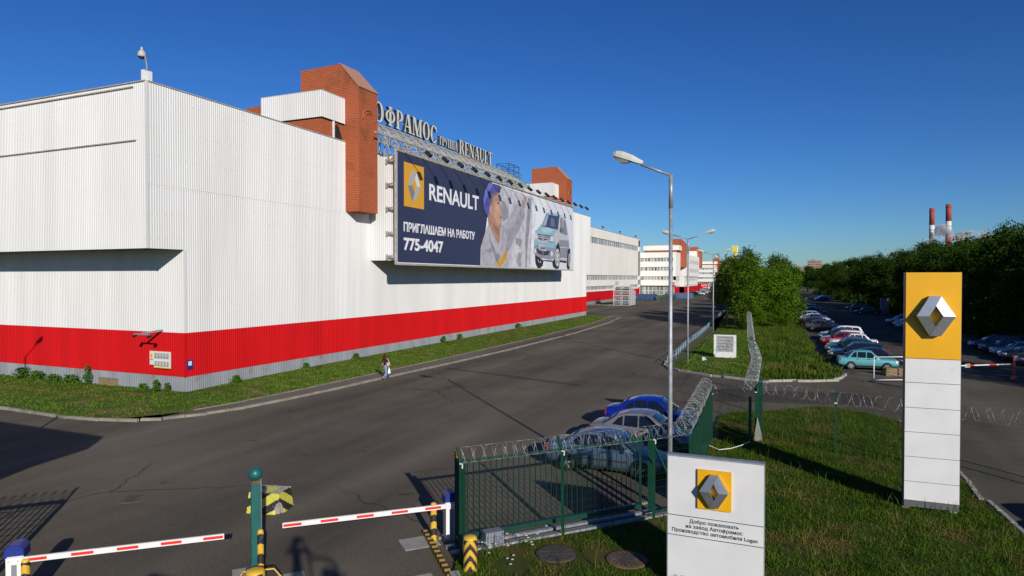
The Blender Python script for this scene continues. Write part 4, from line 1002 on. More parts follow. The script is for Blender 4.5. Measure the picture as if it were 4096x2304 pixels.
GL = {
 'A': (.82, bar_(.06, 0, .34, 1, .07) + bar_(.56, 0, .34, 1, .22)[:1] + rc(.2, .28, .62, .34) + rc(0, 0, .22, .06) + rc(.48, 0, .84, .06)),
 'T': (.76, rc(.28, 0, .48, 1) + rc(.0, .93, .76, 1) + rc(0, .72, .06, 1) + rc(.70, .72, .76, 1) + rc(.2, 0, .56, .06)),
 'R': (.82, stem(.1) + ring_(.34, .74, .36, .26, -90, 90, .2, .07) + rc(.2, .93, .36, 1) + rc(.2, .48, .36, .55) + bar_(.6, 0, .34, .52, .22)),
 'P': (.74, stem(.1) + ring_(.34, .72, .36, .28, -90, 90, .2, .07) + rc(.2, .93, .36, 1) + rc(.2, .44, .36, .51)),
 'B': (.78, stem(.1) + ring_(.34, .76, .32, .24, -90, 90, .2, .07) + rc(.2, .93, .36, 1) + rc(.2, .48, .36, .55) + ring_(.36, .27, .38, .27, -90, 90, .22, .07) + rc(.2, 0, .38, .07)),
 'O': (.84, ring_(.42, .5, .40, .52, 0, 360, .2, .07, 28)),
 'C': (.78, ring_(.42, .5, .40, .52, 42, 318, .2, .07, 22) + rc(.66, .66, .73, .96)),
 'F': (.96, stem(.38) + ring_(.48, .5, .46, .32, 0, 360, .18, .07, 26)),
 'M': (1.06, rc(.1, 0, .17, 1) + rc(.78, 0, .98, 1) + bar_(.46, 0, .1, 1, .22) + bar_(.46, 0, .78, 1, .07) + rc(0, 0, .27, .06) + rc(.7, 0, 1.06, .06) + rc(0, .94, .25, 1) + rc(.8, .94, 1.06, 1)),
 'E': (.72, stem(.1) + rc(.2, .93, .68, 1) + rc(.2, 0, .7, .07) + rc(.2, .47, .52, .53) + rc(.62, .74, .68, 1) + rc(.64, 0, .7, .26) + rc(.48, .38, .53, .62)),
 'N': (.86, rc(.1, 0, .17, 1) + rc(.68, 0, .75, 1) + bar_(.56, 0, .06, 1, .22) + rc(0, 0, .27, .06) + rc(.58, .94, .86, 1)),
 'U': (.84, rc(.1, .25, .3, 1) + rc(.66, .25, .73, 1) + ring_(.415, .27, .315, .29, 180, 360, .17, .08) + rc(0, .94, .38, 1) + rc(.56, .94, .84, 1)),
 'L': (.70, stem(.1) + rc(.2, 0, .68, .07) + rc(.62, 0, .68, .28)),
 'G': (.62, stem(.1) + rc(.2, .93, .6, 1) + rc(.54, .72, .6, 1)),
 'Y': (.76, bar_(.34, .3, .02, 1, .2) + bar_(.22, 0, .62, 1, .08) + rc(.1, 0, .3, .07) + rc(0, .94, .3, 1) + rc(.52, .94, .76, 1)),
 'I': (.92, stem(.1) + stem(.6) + rc(.2, .93, .7, 1)),
}
def sign_word(s, y0, y1, z, h):
    tot = sum(GL[ch][0] + .06 for ch in s) - .06
    k = (y1 - y0) / tot; y = y0
    for ch in s:
        w, polys = GL[ch]; m = MB()
        for q, pl in enumerate(polys):
            pts = [(-36.0 + 0.0025 * (q % 9), y + px * k, z + pz * h) for px, pz in pl]
            m.cur = 0; m.poly(pts if area2(pl) > 0 else pts[::-1])
            m.cur = 1; n = len(pts)
            bk = [(p[0] - .34, p[1], p[2]) for p in pts]
            m.poly(bk)
            for a in range(n): m.quad(pts[a], pts[(a + 1) % n], bk[(a + 1) % n], bk[a])
        m.build('letter', ['letter_face', 'letter_side'], rs_)
        y += (w + .06) * k
sign_word('ABTO', 46.3, 52.95, 21.86, 1.86)
sign_word('FPAMOC', 53.2, 63.2, 21.86, 1.86)
sign_word('GPYIIA', 63.8, 68.1, 21.9, .95)
sign_word('RENAULT', 68.5, 77.8, 21.75, 1.62)
c = MB()
for x, z in ((-36.1, 21.62), (-36.1, 20.0), (-34.4, 20.6), (-34.4, 19.35), (-33.2, 19.7), (-36.25, 22.6)):
    c.tube([(x, 47.5, z), (x, 83.5 if z < 22 else 78, z)], .085 if z < 22 else .045, 6)
c.build('chord', 'truss_grey', rs_)
c = MB(); y = 49.0; s = 0
while y < 83:
    c.beam((-36.1, y, 21.62), (-36.1, y, 18.6), .11); c.beam((-34.4, y, 20.6), (-34.4, y, 18.2), .10)
    c.beam((-36.1, y, 21.62), (-34.4, y, 20.6), .09); c.beam((-36.1, y, 20.0), (-34.4, y, 19.35), .07); c.beam((-34.4, y, 20.6), (-33.2, y, 19.7), .07)
    c.beam((-33.2, y, 19.7), (-32.6, y, 18.0), .07)
    e = y + 1.7
    c.beam((-36.1, y, 20.0 if s else 21.62), (-36.1, e, 21.62 if s else 20.0), .09)
    c.beam((-34.4, y, 19.35 if s else 20.6), (-34.4, e, 20.6 if s else 19.35), .09)
    c.beam((-34.4, y, 20.6), (-33.2, e, 19.7), .06); c.beam((-36.1, e, 21.62), (-34.4, y, 20.6), .06)
    s = 1 - s; y = e
c.build('bracing', 'truss_grey', rs_)
t = thing('roof_cage', (-36, 83, 18.7), 'small lattice service cage on a post at the end of the roof sign', 'cage')
c = MB()
for x in (-37.0, -35.2):
    for y in (81.4, 83.2, 85.0): c.beam((x, y, 20.2), (x, y, 22.6), .06)
    for z in (20.2, 21.0, 21.8, 22.6): c.beam((x, 81.4, z), (x, 85.0, z), .06)
for y in (81.4, 83.2, 85.0):
    for z in (20.2, 21.0, 21.8, 22.6): c.beam((-37.0, y, z), (-35.2, y, z), .05)
c.build('lattice', 'black_metal', t)
c = MB(); c.beam((-36.1, 83.2, 18.5), (-36.1, 83.2, 20.2), .3); c.beam((-36.1, 85.6, 18.5), (-36.1, 85.4, 22), .1); c.beam((-36.1, 86.2, 18.5), (-36.1, 86.0, 22), .1)
for z in range(9): c.beam((-36.1, 85.5, 18.7 + .36 * z), (-36.1, 86.1, 18.7 + .36 * z), .05)
c.build('post', 'truss_grey', t)
# ================================================================== the far hall and office blocks
hl = thing('assembly_hall', (-48, 121, 0), 'cream hall with ribbon windows and a red base beyond the end of the ribbed factory', 'factory')
HXX = -48.0
def slab(mb, y0, y1, z0, z1, x0=-75, x1=HXX): mb.box(x0, x1, y0, y1, z0, z1)
c = MB()
for y0, y1, z0, z1 in ((121, 226, 17.85, 20.4), (121, 226, 7.75, 16.2), (121, 226, 4.75, 6.35), (191.5, 211, 3.36, 4.75), (224, 226, 3.36, 20.0), (121, 226, 3.3, 3.75)):
    slab(c, y0, y1, z0, z1)
slab(c, 226.02, 271.8, 0.0, 19.7, -75, -57.45)
slab(c, 121, 226, 0.9, 3.3, -75, HXX - .06)
c.build('wall', 'cream_render', hl)
c = MB(); slab(c, 121, 225.9, 0.8, 3.36, HXX - .05, HXX + .035); c.build('red_band', 'red_cladding', hl)
c = MB(); slab(c, 121, 225.9, 0.0, 0.8, HXX - 0.6, HXX + .02); c.build('grey_plinth', 'grey_cladding', hl)
c = MB(); slab(c, 121, 226.1, 20.4, 20.5, -75, HXX + .08); c.build('coping', 'truss_grey', hl)
def ribbon(parent, x, y0, y1, z0, z1, m, step, axis='y', name='window_band'):
    c = MB()
    if axis == 'y': c.box(x - .05, x, y0, y1, z0, z1)
    else: c.box(y0, y1, x, x + .05, z0, z1)
    w = c.build(name, m, parent)
    f = MB(); n = max(1, int(round((y1 - y0) / step)))
    for k in range(n + 1):
        a = y0 + (y1 - y0) * k / n
        if axis == 'y': f.box(x, x + .06, a - .05, a + .05, z0, z1)
        else: f.box(a - .05, a + .05, x - .06, x, z0, z1)
    for z in (z0, z1):
        if axis == 'y': f.box(x, x + .07, y0, y1, z - .05, z + .05)
        else: f.box(y0, y1, x - .07, x, z - .05, z + .05)
    f.build('frame', 'white_panel', w)
    return w
ribbon(hl, HXX - .25, 164, 223.9, 16.2, 17.85, 'window_blind', 2.4)
ribbon(hl, HXX - .25, 125, 223.9, 6.35, 7.75, 'window_blind', 1.7)
ribbon(hl, HXX - .25, 125, 191.5, 3.75, 4.75, 'window_blind', 2.6)
ribbon(hl, HXX - .25, 211, 223.9, 3.75, 4.75, 'window_blind', 2.6)
for y in (176, 196, 218):
    c = MB(); c.beam((HXX + .1, y, 20.4), (HXX + .1, y, 21.0), .12); c.obox((HXX + .35, y, 21.1), (.7, .4, .3), 0, 0, R_(25)); c.build('roof_floodlight', 'black_metal', hl)
c = MB(); c.box(HXX + .05, HXX + .12, 191.6, 195.2, 5.0, 5.95); c.build('wall_sign', 'grey_photo', hl)
c = MB(); c.box(HXX + .12, HXX + .14, 192.6, 194.4, 5.2, 5.75); c.build('sign_mark', 'paper_white', hl)

def brick_pylon(parent, x0, xa, x1, y0, y1, zt, zb, zc):
    t = MB()
    t.extr([(x, y0, z) for x, z in ((x0, zb), (x1, zb), (x1, zc), (xa, zt), (x0, zt))], (0, y1 - y0, 0))
    return fixn(t.build('brick_tower', 'brick_red', parent))
def office(ox, oy, label, sign):
    """three storey office block: striped front towards the gate, brick towers, a second wing behind"""
    t = thing('office_building', (ox, oy, 0), label, 'office building')
    X0, X1 = ox - 14.5, ox
    c = MB()
    for z0, z1 in ((15.35, 17.55), (11.54, 13.65), (7.63, 9.84)): c.box(X0, X1 - 1.15, oy, oy + 12, z0, z1)
    c.box(X1 - 1.15, X1, oy - .02, oy + 12, 7.63, 17.58)
    c.box(X0, X1 - 0.4, oy + .15, oy + 12, 3.82, 6.03)
    c.build('white_wall', 'cream_panel', t)
    c = MB(); c.box(X0, X1 - 1.3, oy + .55, oy + 11.5, 0, 17.4); c.build('core', 'soffit_grey', t)
    rr = random.Random(int(oy))
    for z0, z1 in ((13.65, 15.35), (9.84, 11.54), (6.03, 7.63)):
        n = 10
        for k in range(n):
            a = X0 + .3 + (X1 - 1.4 - X0) * k / n; b = a + (X1 - 1.4 - X0) / n - .08
            w = MB(); w.box(a, b, oy + .42, oy + .46, z0 + .05, z1 - .05); f = w.build('window', 'white_panel', t)
            w = MB(); w.box(a + .16, b - .16, oy + .40, oy + .43, z0 + .2, z1 - .2); w.build('pane', rr.choice(['window_glass', 'window_blind', 'window_glass', 'grey_photo']), f)
    # glazed entrance floor
    for k in range(9):
        a = X0 + .4 + 1.5 * k
        w = MB(); w.box(a, a + 1.42, oy + .40, oy + .46, 0.1, 3.8); f = w.build('shop_window', 'white_panel', t)
        w = MB(); w.box(a + .1, a + 1.32, oy + .36, oy + .41, 1.75, 3.6); w.box(a + .1, a + .66, oy + .36, oy + .41, .25, 1.6); w.box(a + .76, a + 1.32, oy + .36, oy + .41, .25, 1.6)
        w.build('pane', 'window_glass' if k in (3, 4, 5, 7) else 'window_blind', f)
    c = MB(); c.box(X0, X1 - .3, oy - .5, oy + .5, 3.72, 3.82); c.build('canopy', 'soffit_grey', t)
    if sign:
        c = MB(); c.box(X1 - 1.6, X1 - .4, oy - .2, oy - .12, 4.0, 5.3); s = c.build('sign', 'barrier_red', t)
        o = text_mesh('B3', .8, 'lettering', 'text_white', .02, .01, 1, 'LEFT', 0.9)
        o.data.transform(Matrix.Translation((X1 - 1.45 - ox, -.21, 4.35)) @ Matrix.Rotation(R_(90), 4, 'X')); o.parent = t
    # side of the front wing
    ribbon(t, X1 - .25, oy + 2, oy + 11.8, 6.03, 7.55, 'window_blind', 1.2)
    c = MB(); c.box(X1 - 5, X1 - .35, oy + 2, oy + 11.8, 0, 3.3); c.build('red_base', 'red_cladding', t)
    ribbon(t, X1 - .3, oy + 2, oy + 11.8, 3.3, 3.8, 'window_blind', 1.2)
    # penthouse and towers
    c = MB(); c.box(X0 + .4, X1 - 0.5, oy + 5, oy + 12, 17.3, 18.6); c.build('brick_base', 'brick_red', t)
    c = MB(); c.box(X0 + 0.1, X1 + .5, oy + 4.6, oy + 12, 18.6, 20.6); c.build('penthouse', 'cream_panel', t)
    brick_pylon(t, X1 - 3.6, X1 + 0.0, X1 + 2.2, oy + 12.1, oy + 15.4, 23.7, 11.6, 21.5)
    c = MB(); c.box(X1 - 15, X1 + 1.7, oy + 15.5, oy + 61, 7.6, 17.2)
    c.build('wing', 'cream_panel', t)
    c = MB(); c.box(X1 - 15, X1 + 1.1, oy + 15.6, oy + 60, 0, 7.6); c.build('wing_base', 'cream_panel', t)
    for z0, z1 in ((13.4, 15.0), (9.6, 11.2)):
        ribbon(t, X1 + 1.74, oy + 28, oy + 58, z0, z1, 'window_blind', 1.5)
    ribbon(t, X1 + 1.16, oy + 20, oy + 58, 5.9, 7.4, 'window_blind', 1.5)
    ribbon(t, X1 + 1.16, oy + 16, oy + 58, 3.2, 3.9, 'window_blind', 1.5)
    c = MB(); c.box(X1 - 4, X1 + 1.3, oy + 15.6, oy + 60, .1, 3.2); c.build('red_base', 'red_cladding', t)
    brick_pylon(t, X1 - 3.0, X1 + 0.6, X1 + 2.75, oy + 61.2, oy + 64.5, 22.4, 12.0, 20.4)
    c = MB(); c.box(X1 - 2.6, X1 + 0.8, oy + 58, oy + 61.1, 17.3, 20.2); c.build('penthouse', 'cream_panel', t)
    c = MB()
    for k in range(5): c.beam((X0 + 2 + k * 2.2, oy + 7, 20.6), (X0 + 2.8 + k * 2.2, oy + 7, 22.3 - .3 * k), .2); c.beam((X0 + 2 + k * 2.2, oy + 7, 20.9), (X0 + 4.2 + k * 2.2, oy + 7, 20.9), .25)
    c.build('roof_plant', 'truss_grey', t)
    return t
office(-42.85, 272, 'cream three storey office block with brick towers behind the blue skips', True)
office(-56.05, 560, 'more distant white office block with brick towers behind the red lorry', False)

# ================================================================== yard: cage stack, skips, lorry
def cage(full):
    t = thing('cage_pallet', (0, 0, 0), 'grey wire cage pallet', 'cage', 'stacked cage pallets')
    f = MB(); W, D, H = 2.0, 2.1, 1.22
    for x in (-W / 2 + .05, W / 2 - .05):
        for y in (-D / 2 + .05, D / 2 - .05): f.box(x - .05, x + .05, y - .05, y + .05, 0, H)
    for z in (.06, .64, H - .05):
        for s in (-1, 1):
            f.box(-W / 2, W / 2, s * (D / 2 - .05) - .035, s * (D / 2 - .05) + .035, z - .045, z + .045)
            f.box(s * (W / 2 - .05) - .035, s * (W / 2 - .05) + .035, -D / 2, D / 2, z - .04, z + .04)
    for k in range(1, 6):
        x = -W / 2 + W * k / 6; y = -D / 2 + D * k / 6
        f.box(x - .018, x + .018, -D / 2, -D / 2 + .03, .1, H - .1); f.box(W / 2 - .03, W / 2, y - .018, y + .018, .1, H - .1)
    f.build('frame', 'cage_steel', t, local=True)
    r = random.Random(full); c = MB()
    for k in range(22):
        c.cur = r.choice([0, 0, 0, 1, 2]) if full != 3 else r.choice([0, 1, 1, 2])
        c.obox((r.uniform(-.7, .7), r.uniform(-.75, .75), r.uniform(.2, .85)), (r.uniform(.15, .5), r.uniform(.15, .5), r.uniform(.1, .4)), r.uniform(0, 3), r.uniform(0, 1))
    c.build('load', ['black_metal', 'red_cladding', 'cabinet_grey'] if full == 3 else ['black_metal', 'skip_green', 'galvanised'], t, local=True)
    return t
protos = [cage(1), cage(3)]
used = [False, False]
rowname = ['front left', 'front right']; depth = ['nearest row', 'middle row', 'rear row']; lev = ['bottom', 'second', 'third', 'top']
for ix in range(2):
    for iy in range(3):
        for iz in range(4 if iy < 2 else 3):
            k = 1 if (iz in (2,) or (ix == 0 and iz == 1)) and iy == 0 else 0
            loc = (-40.2 + ix * 2.2, 163.4 + iy * 2.3, iz * 1.25)
            lb = 'grey wire cage pallet, %s in the %s column of the %s, cage stack' % (lev[iz], ['left', 'right'][ix], depth[iy])
            if not used[k]: used[k] = True; protos[k].location = loc; protos[k]['label'] = lb
            else: dup(protos[k], loc, label=lb)

def skip(L, Wd, H, m, label, x, y, rz):
    t = thing('skip_container', (x, y, 0), label, 'skip', 'open skips in the yard', rz)
    b = MB()
    for s in (-1, 1): b.box(-L / 2, L / 2, s * Wd / 2 - .04, s * Wd / 2 + .04, .15, H)
    for s in (-1, 1): b.box(s * L / 2 - .04, s * L / 2 + .04, -Wd / 2, Wd / 2, .15, H)
    b.box(-L / 2, L / 2, -Wd / 2, Wd / 2, .1, .2)
    b.build('body', m, t, local=True)
    b = MB(); n = int(L / .75)
    for k in range(n + 1):
        xx = -L / 2 + L * k / n
        for s in (-1, 1): b.box(xx - .06, xx + .06, s * (Wd / 2 + .09) - .06, s * (Wd / 2 + .09) + .06, .2, H - .02)
    for s in (-1, 1): b.box(-L / 2 - .05, L / 2 + .05, s * (Wd / 2 + .05) - .1, s * (Wd / 2 + .05) + .1, H, H + .12)
    b.build('rib', m, t, local=True)
    b = MB()
    for xx in (-L / 2 + .5, L / 2 - .5):
        for s in (-1, 1): b.tube([(xx, s * (Wd / 2 - .25) - .1, .09), (xx, s * (Wd / 2 - .25) + .1, .09)], .09, 8)
    b.build('roller', 'black_metal', t, local=True)
    return t
skip(6.0, 2.3, 1.75, 'skip_blue', 'long blue ribbed skip standing right of the cage stack', -41.4, 205.6, 0.03)
skip(3.4, 2.2, 1.7, 'skip_blue', 'short blue skip heaped with cardboard behind the green hoppers', -34.9, 210.8, 0.05)
skip(5.4, 2.3, 1.85, 'skip_blue', 'blue ribbed skip to the right of the green hoppers below the brick towers', -32.2, 222, 0.3)
skip(5.2, 2.4, 2.4, 'skip_blue', 'dark blue skip in the shade of the trees beside the sidewalk', -13.4, 152, 1.5)
def hopper(x, y, rz, label):
    t = thing('tipping_hopper', (x, y, 0), label, 'skip', 'green tipping hoppers', rz)
    b = MB(); b.extr([(-1.0, -.7, .35), (.6, -.7, .35), (1.1, -.7, 1.3), (-1.2, -.7, 1.2)], (0, 1.4, 0)); fixn(b.build('bin', 'skip_green', t, local=True))
    b = MB(); b.box(-.9, .8, -.6, -.45, .05, .35); b.box(-.9, .8, .45, .6, .05, .35); b.build('skid', 'rusty', t, local=True)
    return t
hopper(-37.3, 204.6, .1, 'green tipping hopper full of scrap next to the long blue skip')
hopper(-35.7, 204.4, -.1, 'green tipping hopper with a flat lid right of the scrap hopper')
hopper(-32.9, 205.0, 1.4, 'green hopper on a rusty stand below the street lamp')
t = thing('cardboard_heap', (-34.9, 210.8, 1.7), 'heap of flattened brown cardboard on top of the short blue skip', 'waste')
c = MB(); r = random.Random(9)
for k in range(18): c.obox((-34.9 + r.uniform(-1.3, 1.3), 210.8 + r.uniform(-.8, .8), 1.7 + r.uniform(0, .7)), (r.uniform(.5, 1.2), r.uniform(.4, .9), r.uniform(.1, .35)), r.uniform(0, 3), r.uniform(-.3, .3))
c.build('carton', 'cardboard', t)
t = thing('scrap_heap', (-37.0, 204.6, 1.2), 'pale pieces of scrap sticking out of the green hopper', 'waste')
c = MB()
for k in range(14): c.obox((-37.2 + r.uniform(-.8, .8), 204.6 + r.uniform(-.5, .5), 1.25 + r.uniform(-.1, .3)), (r.uniform(.2, .6), r.uniform(.1, .4), r.uniform(.1, .3)), r.uniform(0, 3), r.uniform(-.6, .6))
c.build('scrap', 'straw', t)

t = thing('articulated_lorry', (-43.3, 366, 0), 'lorry with a red trailer lettered РЕНО ТРАКС and a white cab by the office block', 'lorry', None, R_(76.5))
b = MB(); b.box(-8.0, 5.2, -1.25, 1.25, 1.15, 3.95); b.build('trailer', 'red_cladding', t, local=True)
b = MB(); b.box(-8.0, 5.2, -1.27, -1.2, .75, 1.14); b.box(-8.0, 5.2, 1.2, 1.27, .75, 1.14); b.box(-7.8, 7.6, -.5, .5, .7, 1.1); b.build('chassis', 'galvanised', t, local=True)
b = MB(); b.extr([(5.6, -1.2, .6), (8.0, -1.2, .6), (8.0, -1.2, 2.2), (7.6, -1.2, 3.6), (5.6, -1.2, 3.7)], (0, 2.4, 0)); fixn(b.build('cab', 'white_paint', t, local=True))
b = MB(); b.extr([(6.3, -1.22, 2.0), (7.7, -1.22, 2.0), (7.4, -1.22, 3.0), (6.3, -1.22, 3.0)], (0, .015, 0)); b.extr([(7.985, -1.0, 2.25), (7.985, 1.0, 2.25), (7.66, 1.0, 3.45), (7.66, -1.0, 3.45)], (.03, 0, 0.01)); fixn(b.build('window', 'car_glass', t, local=True))
for x in (-6.6, -5.3, -4.0, 5.0, 7.2):
    for y in (-1.1, 1.1):
        b = MB(); b.tube([(x, y - .16, .5), (x, y + .16, .5)], .5, 16); b.build('wheel', 'tyre', t, local=True)
o = text_mesh('РЕНО ТРАКС', 1.3, 'lettering', 'text_white', .02, .02, 1, 'LEFT', 8.6)
o.data.transform(Matrix.Translation((-5.4, -1.27, 2.45)) @ Matrix.Rotation(R_(90), 4, 'X')); o.parent = t
b = MB(); b.box(-2.6, 4.6, -1.275, -1.25, 1.7, 1.95); b.build('stripe', 'text_white', t, local=True)

# ================================================================== the skyline
def chimney(x, y, h, r, label):
    t = thing('chimney', (x, y, 0), label, 'chimney', 'power station chimneys')
    zs = [0, h - 49, h - 26, h]
    c = MB(); c.lathe([(r * 1.06, 0), (r * 1.03, zs[1])], (x, y, 0), 24); c.lathe([(r * 1.01, zs[2]), (r * 1.0, h)], (x, y, 0), 24); c.build('red_band', 'chimney_red', t, True)
    c = MB(); c.lathe([(r * 1.03, zs[1]), (r * 1.01, zs[2])], (x, y, 0), 24); c.build('white_band', 'chimney_white', t, True)
    c = MB()
    for z in (h - 5, h - 24, h - 34, h - 46): c.lathe([(r * 1.12, z), (r * 1.12, z + .8)], (x, y, 0), 24)
    c.build('gallery', 'rusty', t)
chimney(201.1, 1173.5, 114, 3.5, 'shorter red and white banded chimney on the left above the wood')
chimney(224.7, 1183.6, 120, 3.8, 'taller red and white banded chimney on the right above the wood')
def flats(name, x, y, w, d, h, m, label):
    t = thing(name, (x, y, 0), label, 'building')
    c = MB(); c.box(x - w / 2, x + w / 2, y, y + d, 0, h); c.box(x - w / 4, x, y + 1, y + d - 1, h, h + 2.5); c.build('wall', m, t)
    c = MB()
    for z in range(int(h // 3)): c.box(x - w / 2 + .6, x + w / 2 - .6, y - .08, y, 1.2 + 3 * z, 2.6 + 3 * z)
    c.build('window_band', 'window_glass', t)
    c = MB(); c.box(x - w / 2 - .3, x + w / 2 + .3, y - .3, y + d, h, h + .5); c.build('roof', 'roof_felt', t)
flats('apartment_block', 33, 1005, 18, 14, 30.5, 'far_brick', 'square tan apartment block on the horizon left of the wood')
flats('apartment_block', 13, 1000, 20, 14, 22, 'far_brick', 'low brick block with a red roof on the horizon behind the maple')
flats('apartment_block', 62, 1000, 24, 14, 26, 'cream_panel', 'white apartment block on the horizon at the edge of the wood')
def mast(x, y, h, label):
    t = thing('power_pylon', (x, y, 0), label, 'pylon', 'power pylons on the horizon')
    c = MB()
    for sx in (-1, 1):
        for sy in (-1, 1): c.beam((x + sx * 3, y + sy * 3, 0), (x + sx * .4, y + sy * .4, h), .35)
    for k in range(8):
        z0 = h * k / 8; z1 = h * (k + 1) / 8; w0 = 3 - 2.6 * k / 8; w1 = 3 - 2.6 * (k + 1) / 8
        c.beam((x - w0, y - w0, z0), (x + w1, y - w1, z1), .2); c.beam((x + w0, y - w0, z0), (x - w1, y - w1, z1), .2)
    c.build('mast', 'black_metal', t)
    c = MB()
    for z, w in ((h * .68, 6), (h * .80, 5), (h * .92, 3.5)): c.beam((x - w, y, z), (x + w, y, z), .35)
    c.build('crossarm', 'black_metal', t)
mast(-90.5, 940, 40, 'lattice power pylon on the left behind the distant office block')
mast(-80.9, 944, 40, 'lattice power pylon on the right behind the distant office block')
t = thing('yellow_sculpture', (-16.4, 221, 0), 'tall twisted yellow and white sign showing above the birch trees', 'sign')
c = MB(); c.tube([(-16.1, 221.4, 0), (-16.1, 221.4, 12.5)], .3, 10); c.build('post', 'galvanised', t)
o3 = [(-17.1, 17.0), (-15.4, 17.2), (-15.5, 15.3), (-16.0, 13.7), (-15.3, 11.9), (-17.4, 11.7), (-17.2, 13.2), (-16.6, 14.9)]
c = MB(); c.extr([(x, 220.6, z) for x, z in o3], (0, .5, 0)); fixn(c.build('panel', 'sculpt_yellow', t))
c = MB(); c.extr([(x + .28, 221.15, z + .08) for x, z in o3], (0, .3, 0)); c.box(-17.2, -15.3, 220.5, 221.2, 17.12, 17.32); fixn(c.build('edge', 'white_paint', t))
c = MB(); c.extr([(-16.6, 220.5, 14.4), (-16.1, 220.5, 15.6), (-15.85, 220.5, 15.3), (-16.4, 220.5, 14.0)], (0, .1, 0)); fixn(c.build('emblem', 'sign_silver', t))
# ================================================================== fences with razor wire
def razor(mb, a, b, r=0.23, pitch=0.30, n=14, wire=0.0038, seed=1, squash=1.0):
    """opened concertina coil between two points, with small flat barbs"""
    a = Vector(a); b = Vector(b); L = (b - a).length; d = (b - a) / L
    s = d.cross(Vector((0, 0, 1))).normalized(); u = s.cross(d)
    rd = random.Random(seed)
    turns = int(L / pitch)
    for sg in (1, -1):
        pts = []
        for k in range(turns * n + 1):
            t = 2 * math.pi * k / n * sg + (0 if sg > 0 else 1.6)
            rr = r * (1 + 0.05 * math.sin(k * .37 + sg))
            pts.append(a + d * (L * k / (turns * n)) + s * (rr * math.cos(t)) + u * (rr * squash * math.sin(t)))
        mb.tube(pts, wire, 3, False)
        for k in range(0, len(pts) - 1):
            p = pts[k].lerp(pts[k + 1], rd.random()); q = (pts[k + 1] - pts[k]).normalized(); w = q.orthogonal().normalized()
            mb.quad(p - q * .014, p + w * .007, p + q * .014, p - w * .007)
    return mb
def mesh_panel(mb, a, b, z0, z1, step=0.075, w=0.0024, hstep=0.2):
    a = Vector((a[0], a[1], 0)); b = Vector((b[0], b[1], 0)); L = (b - a).length; d = (b - a) / L; nn = Vector((d.y, -d.x, 0))
    k = 0
    while k * step <= L:
        p = a + d * (k * step)
        mb.quad((p.x - d.x * w, p.y - d.y * w, z0), (p.x + d.x * w, p.y + d.y * w, z0), (p.x + d.x * w, p.y + d.y * w, z1), (p.x - d.x * w, p.y - d.y * w, z1))
        k += 1
    z = z0 + .02
    while z <= z1:
        for o in (0.004,):
            p = a + nn * o; q = b + nn * o
            mb.quad((p.x, p.y, z - w), (q.x, q.y, z - w), (q.x, q.y, z + w), (p.x, p.y, z + w))
        z += hstep
    return mb
FH = 2.28
# fence in the foreground, in front of the opened sliding gate
t = thing('mesh_fence', (-7.54, 14.42, 0.08), 'green wire mesh fence topped with razor wire in front of the opened sliding gate', 'fence')
f0 = (-7.54, 14.42); f1 = (-5.58, 16.56); f2 = (-3.55, 18.74); f3 = (-2.69, 19.85)
arm = lambda p, n=(-.20, .17): ((p[0], p[1], FH + .02), (p[0] + n[0], p[1] + n[1], FH + .42))
for p in (f0, f1, f2):
    c = MB(); c.box(p[0] - .035, p[0] + .035, p[1] - .035, p[1] + .035, 0.0, FH + .05); c.beam(*arm(p), .07, .05)
    c.build('post', 'green_paint', t)
    c = MB(); c.tube([(p[0] + .045, p[1] - .02, FH - .05), (p[0] + .05, p[1] - .02, FH + .06), (p[0] - .02, p[1] - .045, FH + .07)], .018, 5); c.build('clip', 'paper_white', t)
c = MB()
for a, b in ((f0, f1), (f1, f2), (f2, f3)): mesh_panel(c, a, b, .12, FH - .02)
c.build('mesh', 'wire_green', t)
c = MB()
c.beam((f2[0], f2[1], FH - .1), (f2[0] + .55, f2[1] + .75, .6), .06); c.beam((f2[0], f2[1], .25), (f3[0], f3[1], .25), .05)
c.build('brace', 'green_paint', t)
c = MB()
mid = lambda p: (p[0] - .11, p[1] + .09, FH + .22)
for k, (a, b) in enumerate(((f0, f1), (f1, f2), (f2, f3))): razor(c, mid(a), mid(b), .21, .27, seed=k)
for a, b in ((f0, f1), (f1, f2), (f2, f3)):
    for h in (.06, .4): c.tube([(a[0] - h * .5, a[1] + h * .42, FH + h), (b[0] - h * .5, b[1] + h * .42, FH + h)], .007, 3, False)
c.build('razor_wire', 'razor_steel', t)

# sliding gate of thick bars behind it
t = thing('sliding_gate', gl(0, -.62), 'dark green sliding gate of upright bars standing open behind the mesh fence', 'gate')
c = MB(); c.beam(gl(.2, -.62, 2.2), gl(5.9, -.62, 2.2), .07); c.beam(gl(.2, -.62, .24), gl(5.9, -.62, .24), .08, .12)
for s in (.3, 5.85): c.beam(gl(s, -.62, .2), gl(s, -.62, 2.2), .07)
c.build('frame', 'green_paint', t)
c = MB(); k = .40
while k < 5.8: c.beam(gl(k, -.62, .26), gl(k, -.62, 2.2), .021); k += .165
c.build('bar_panel', 'wire_green', t)
c = MB(); c.beam(gl(-.2, -.62, .03), gl(6.4, -.62, .03), .14, .07); c.build('rail', 'galvanised', t)
c = MB(); c.beam(gl(-.2, -.05, .10), gl(6.5, -.05, .10), .09, .06); c.build('pipe', 'galvanised', t)
c = MB(); c.beam(gl(6.2, -.62, .1), gl(6.2, -.62, 2.3), .12); c.beam(gl(6.2, -.62, 2.25), gl(5.4, -.62, 2.25), .1); c.build('guide_post', 'green_paint', t)
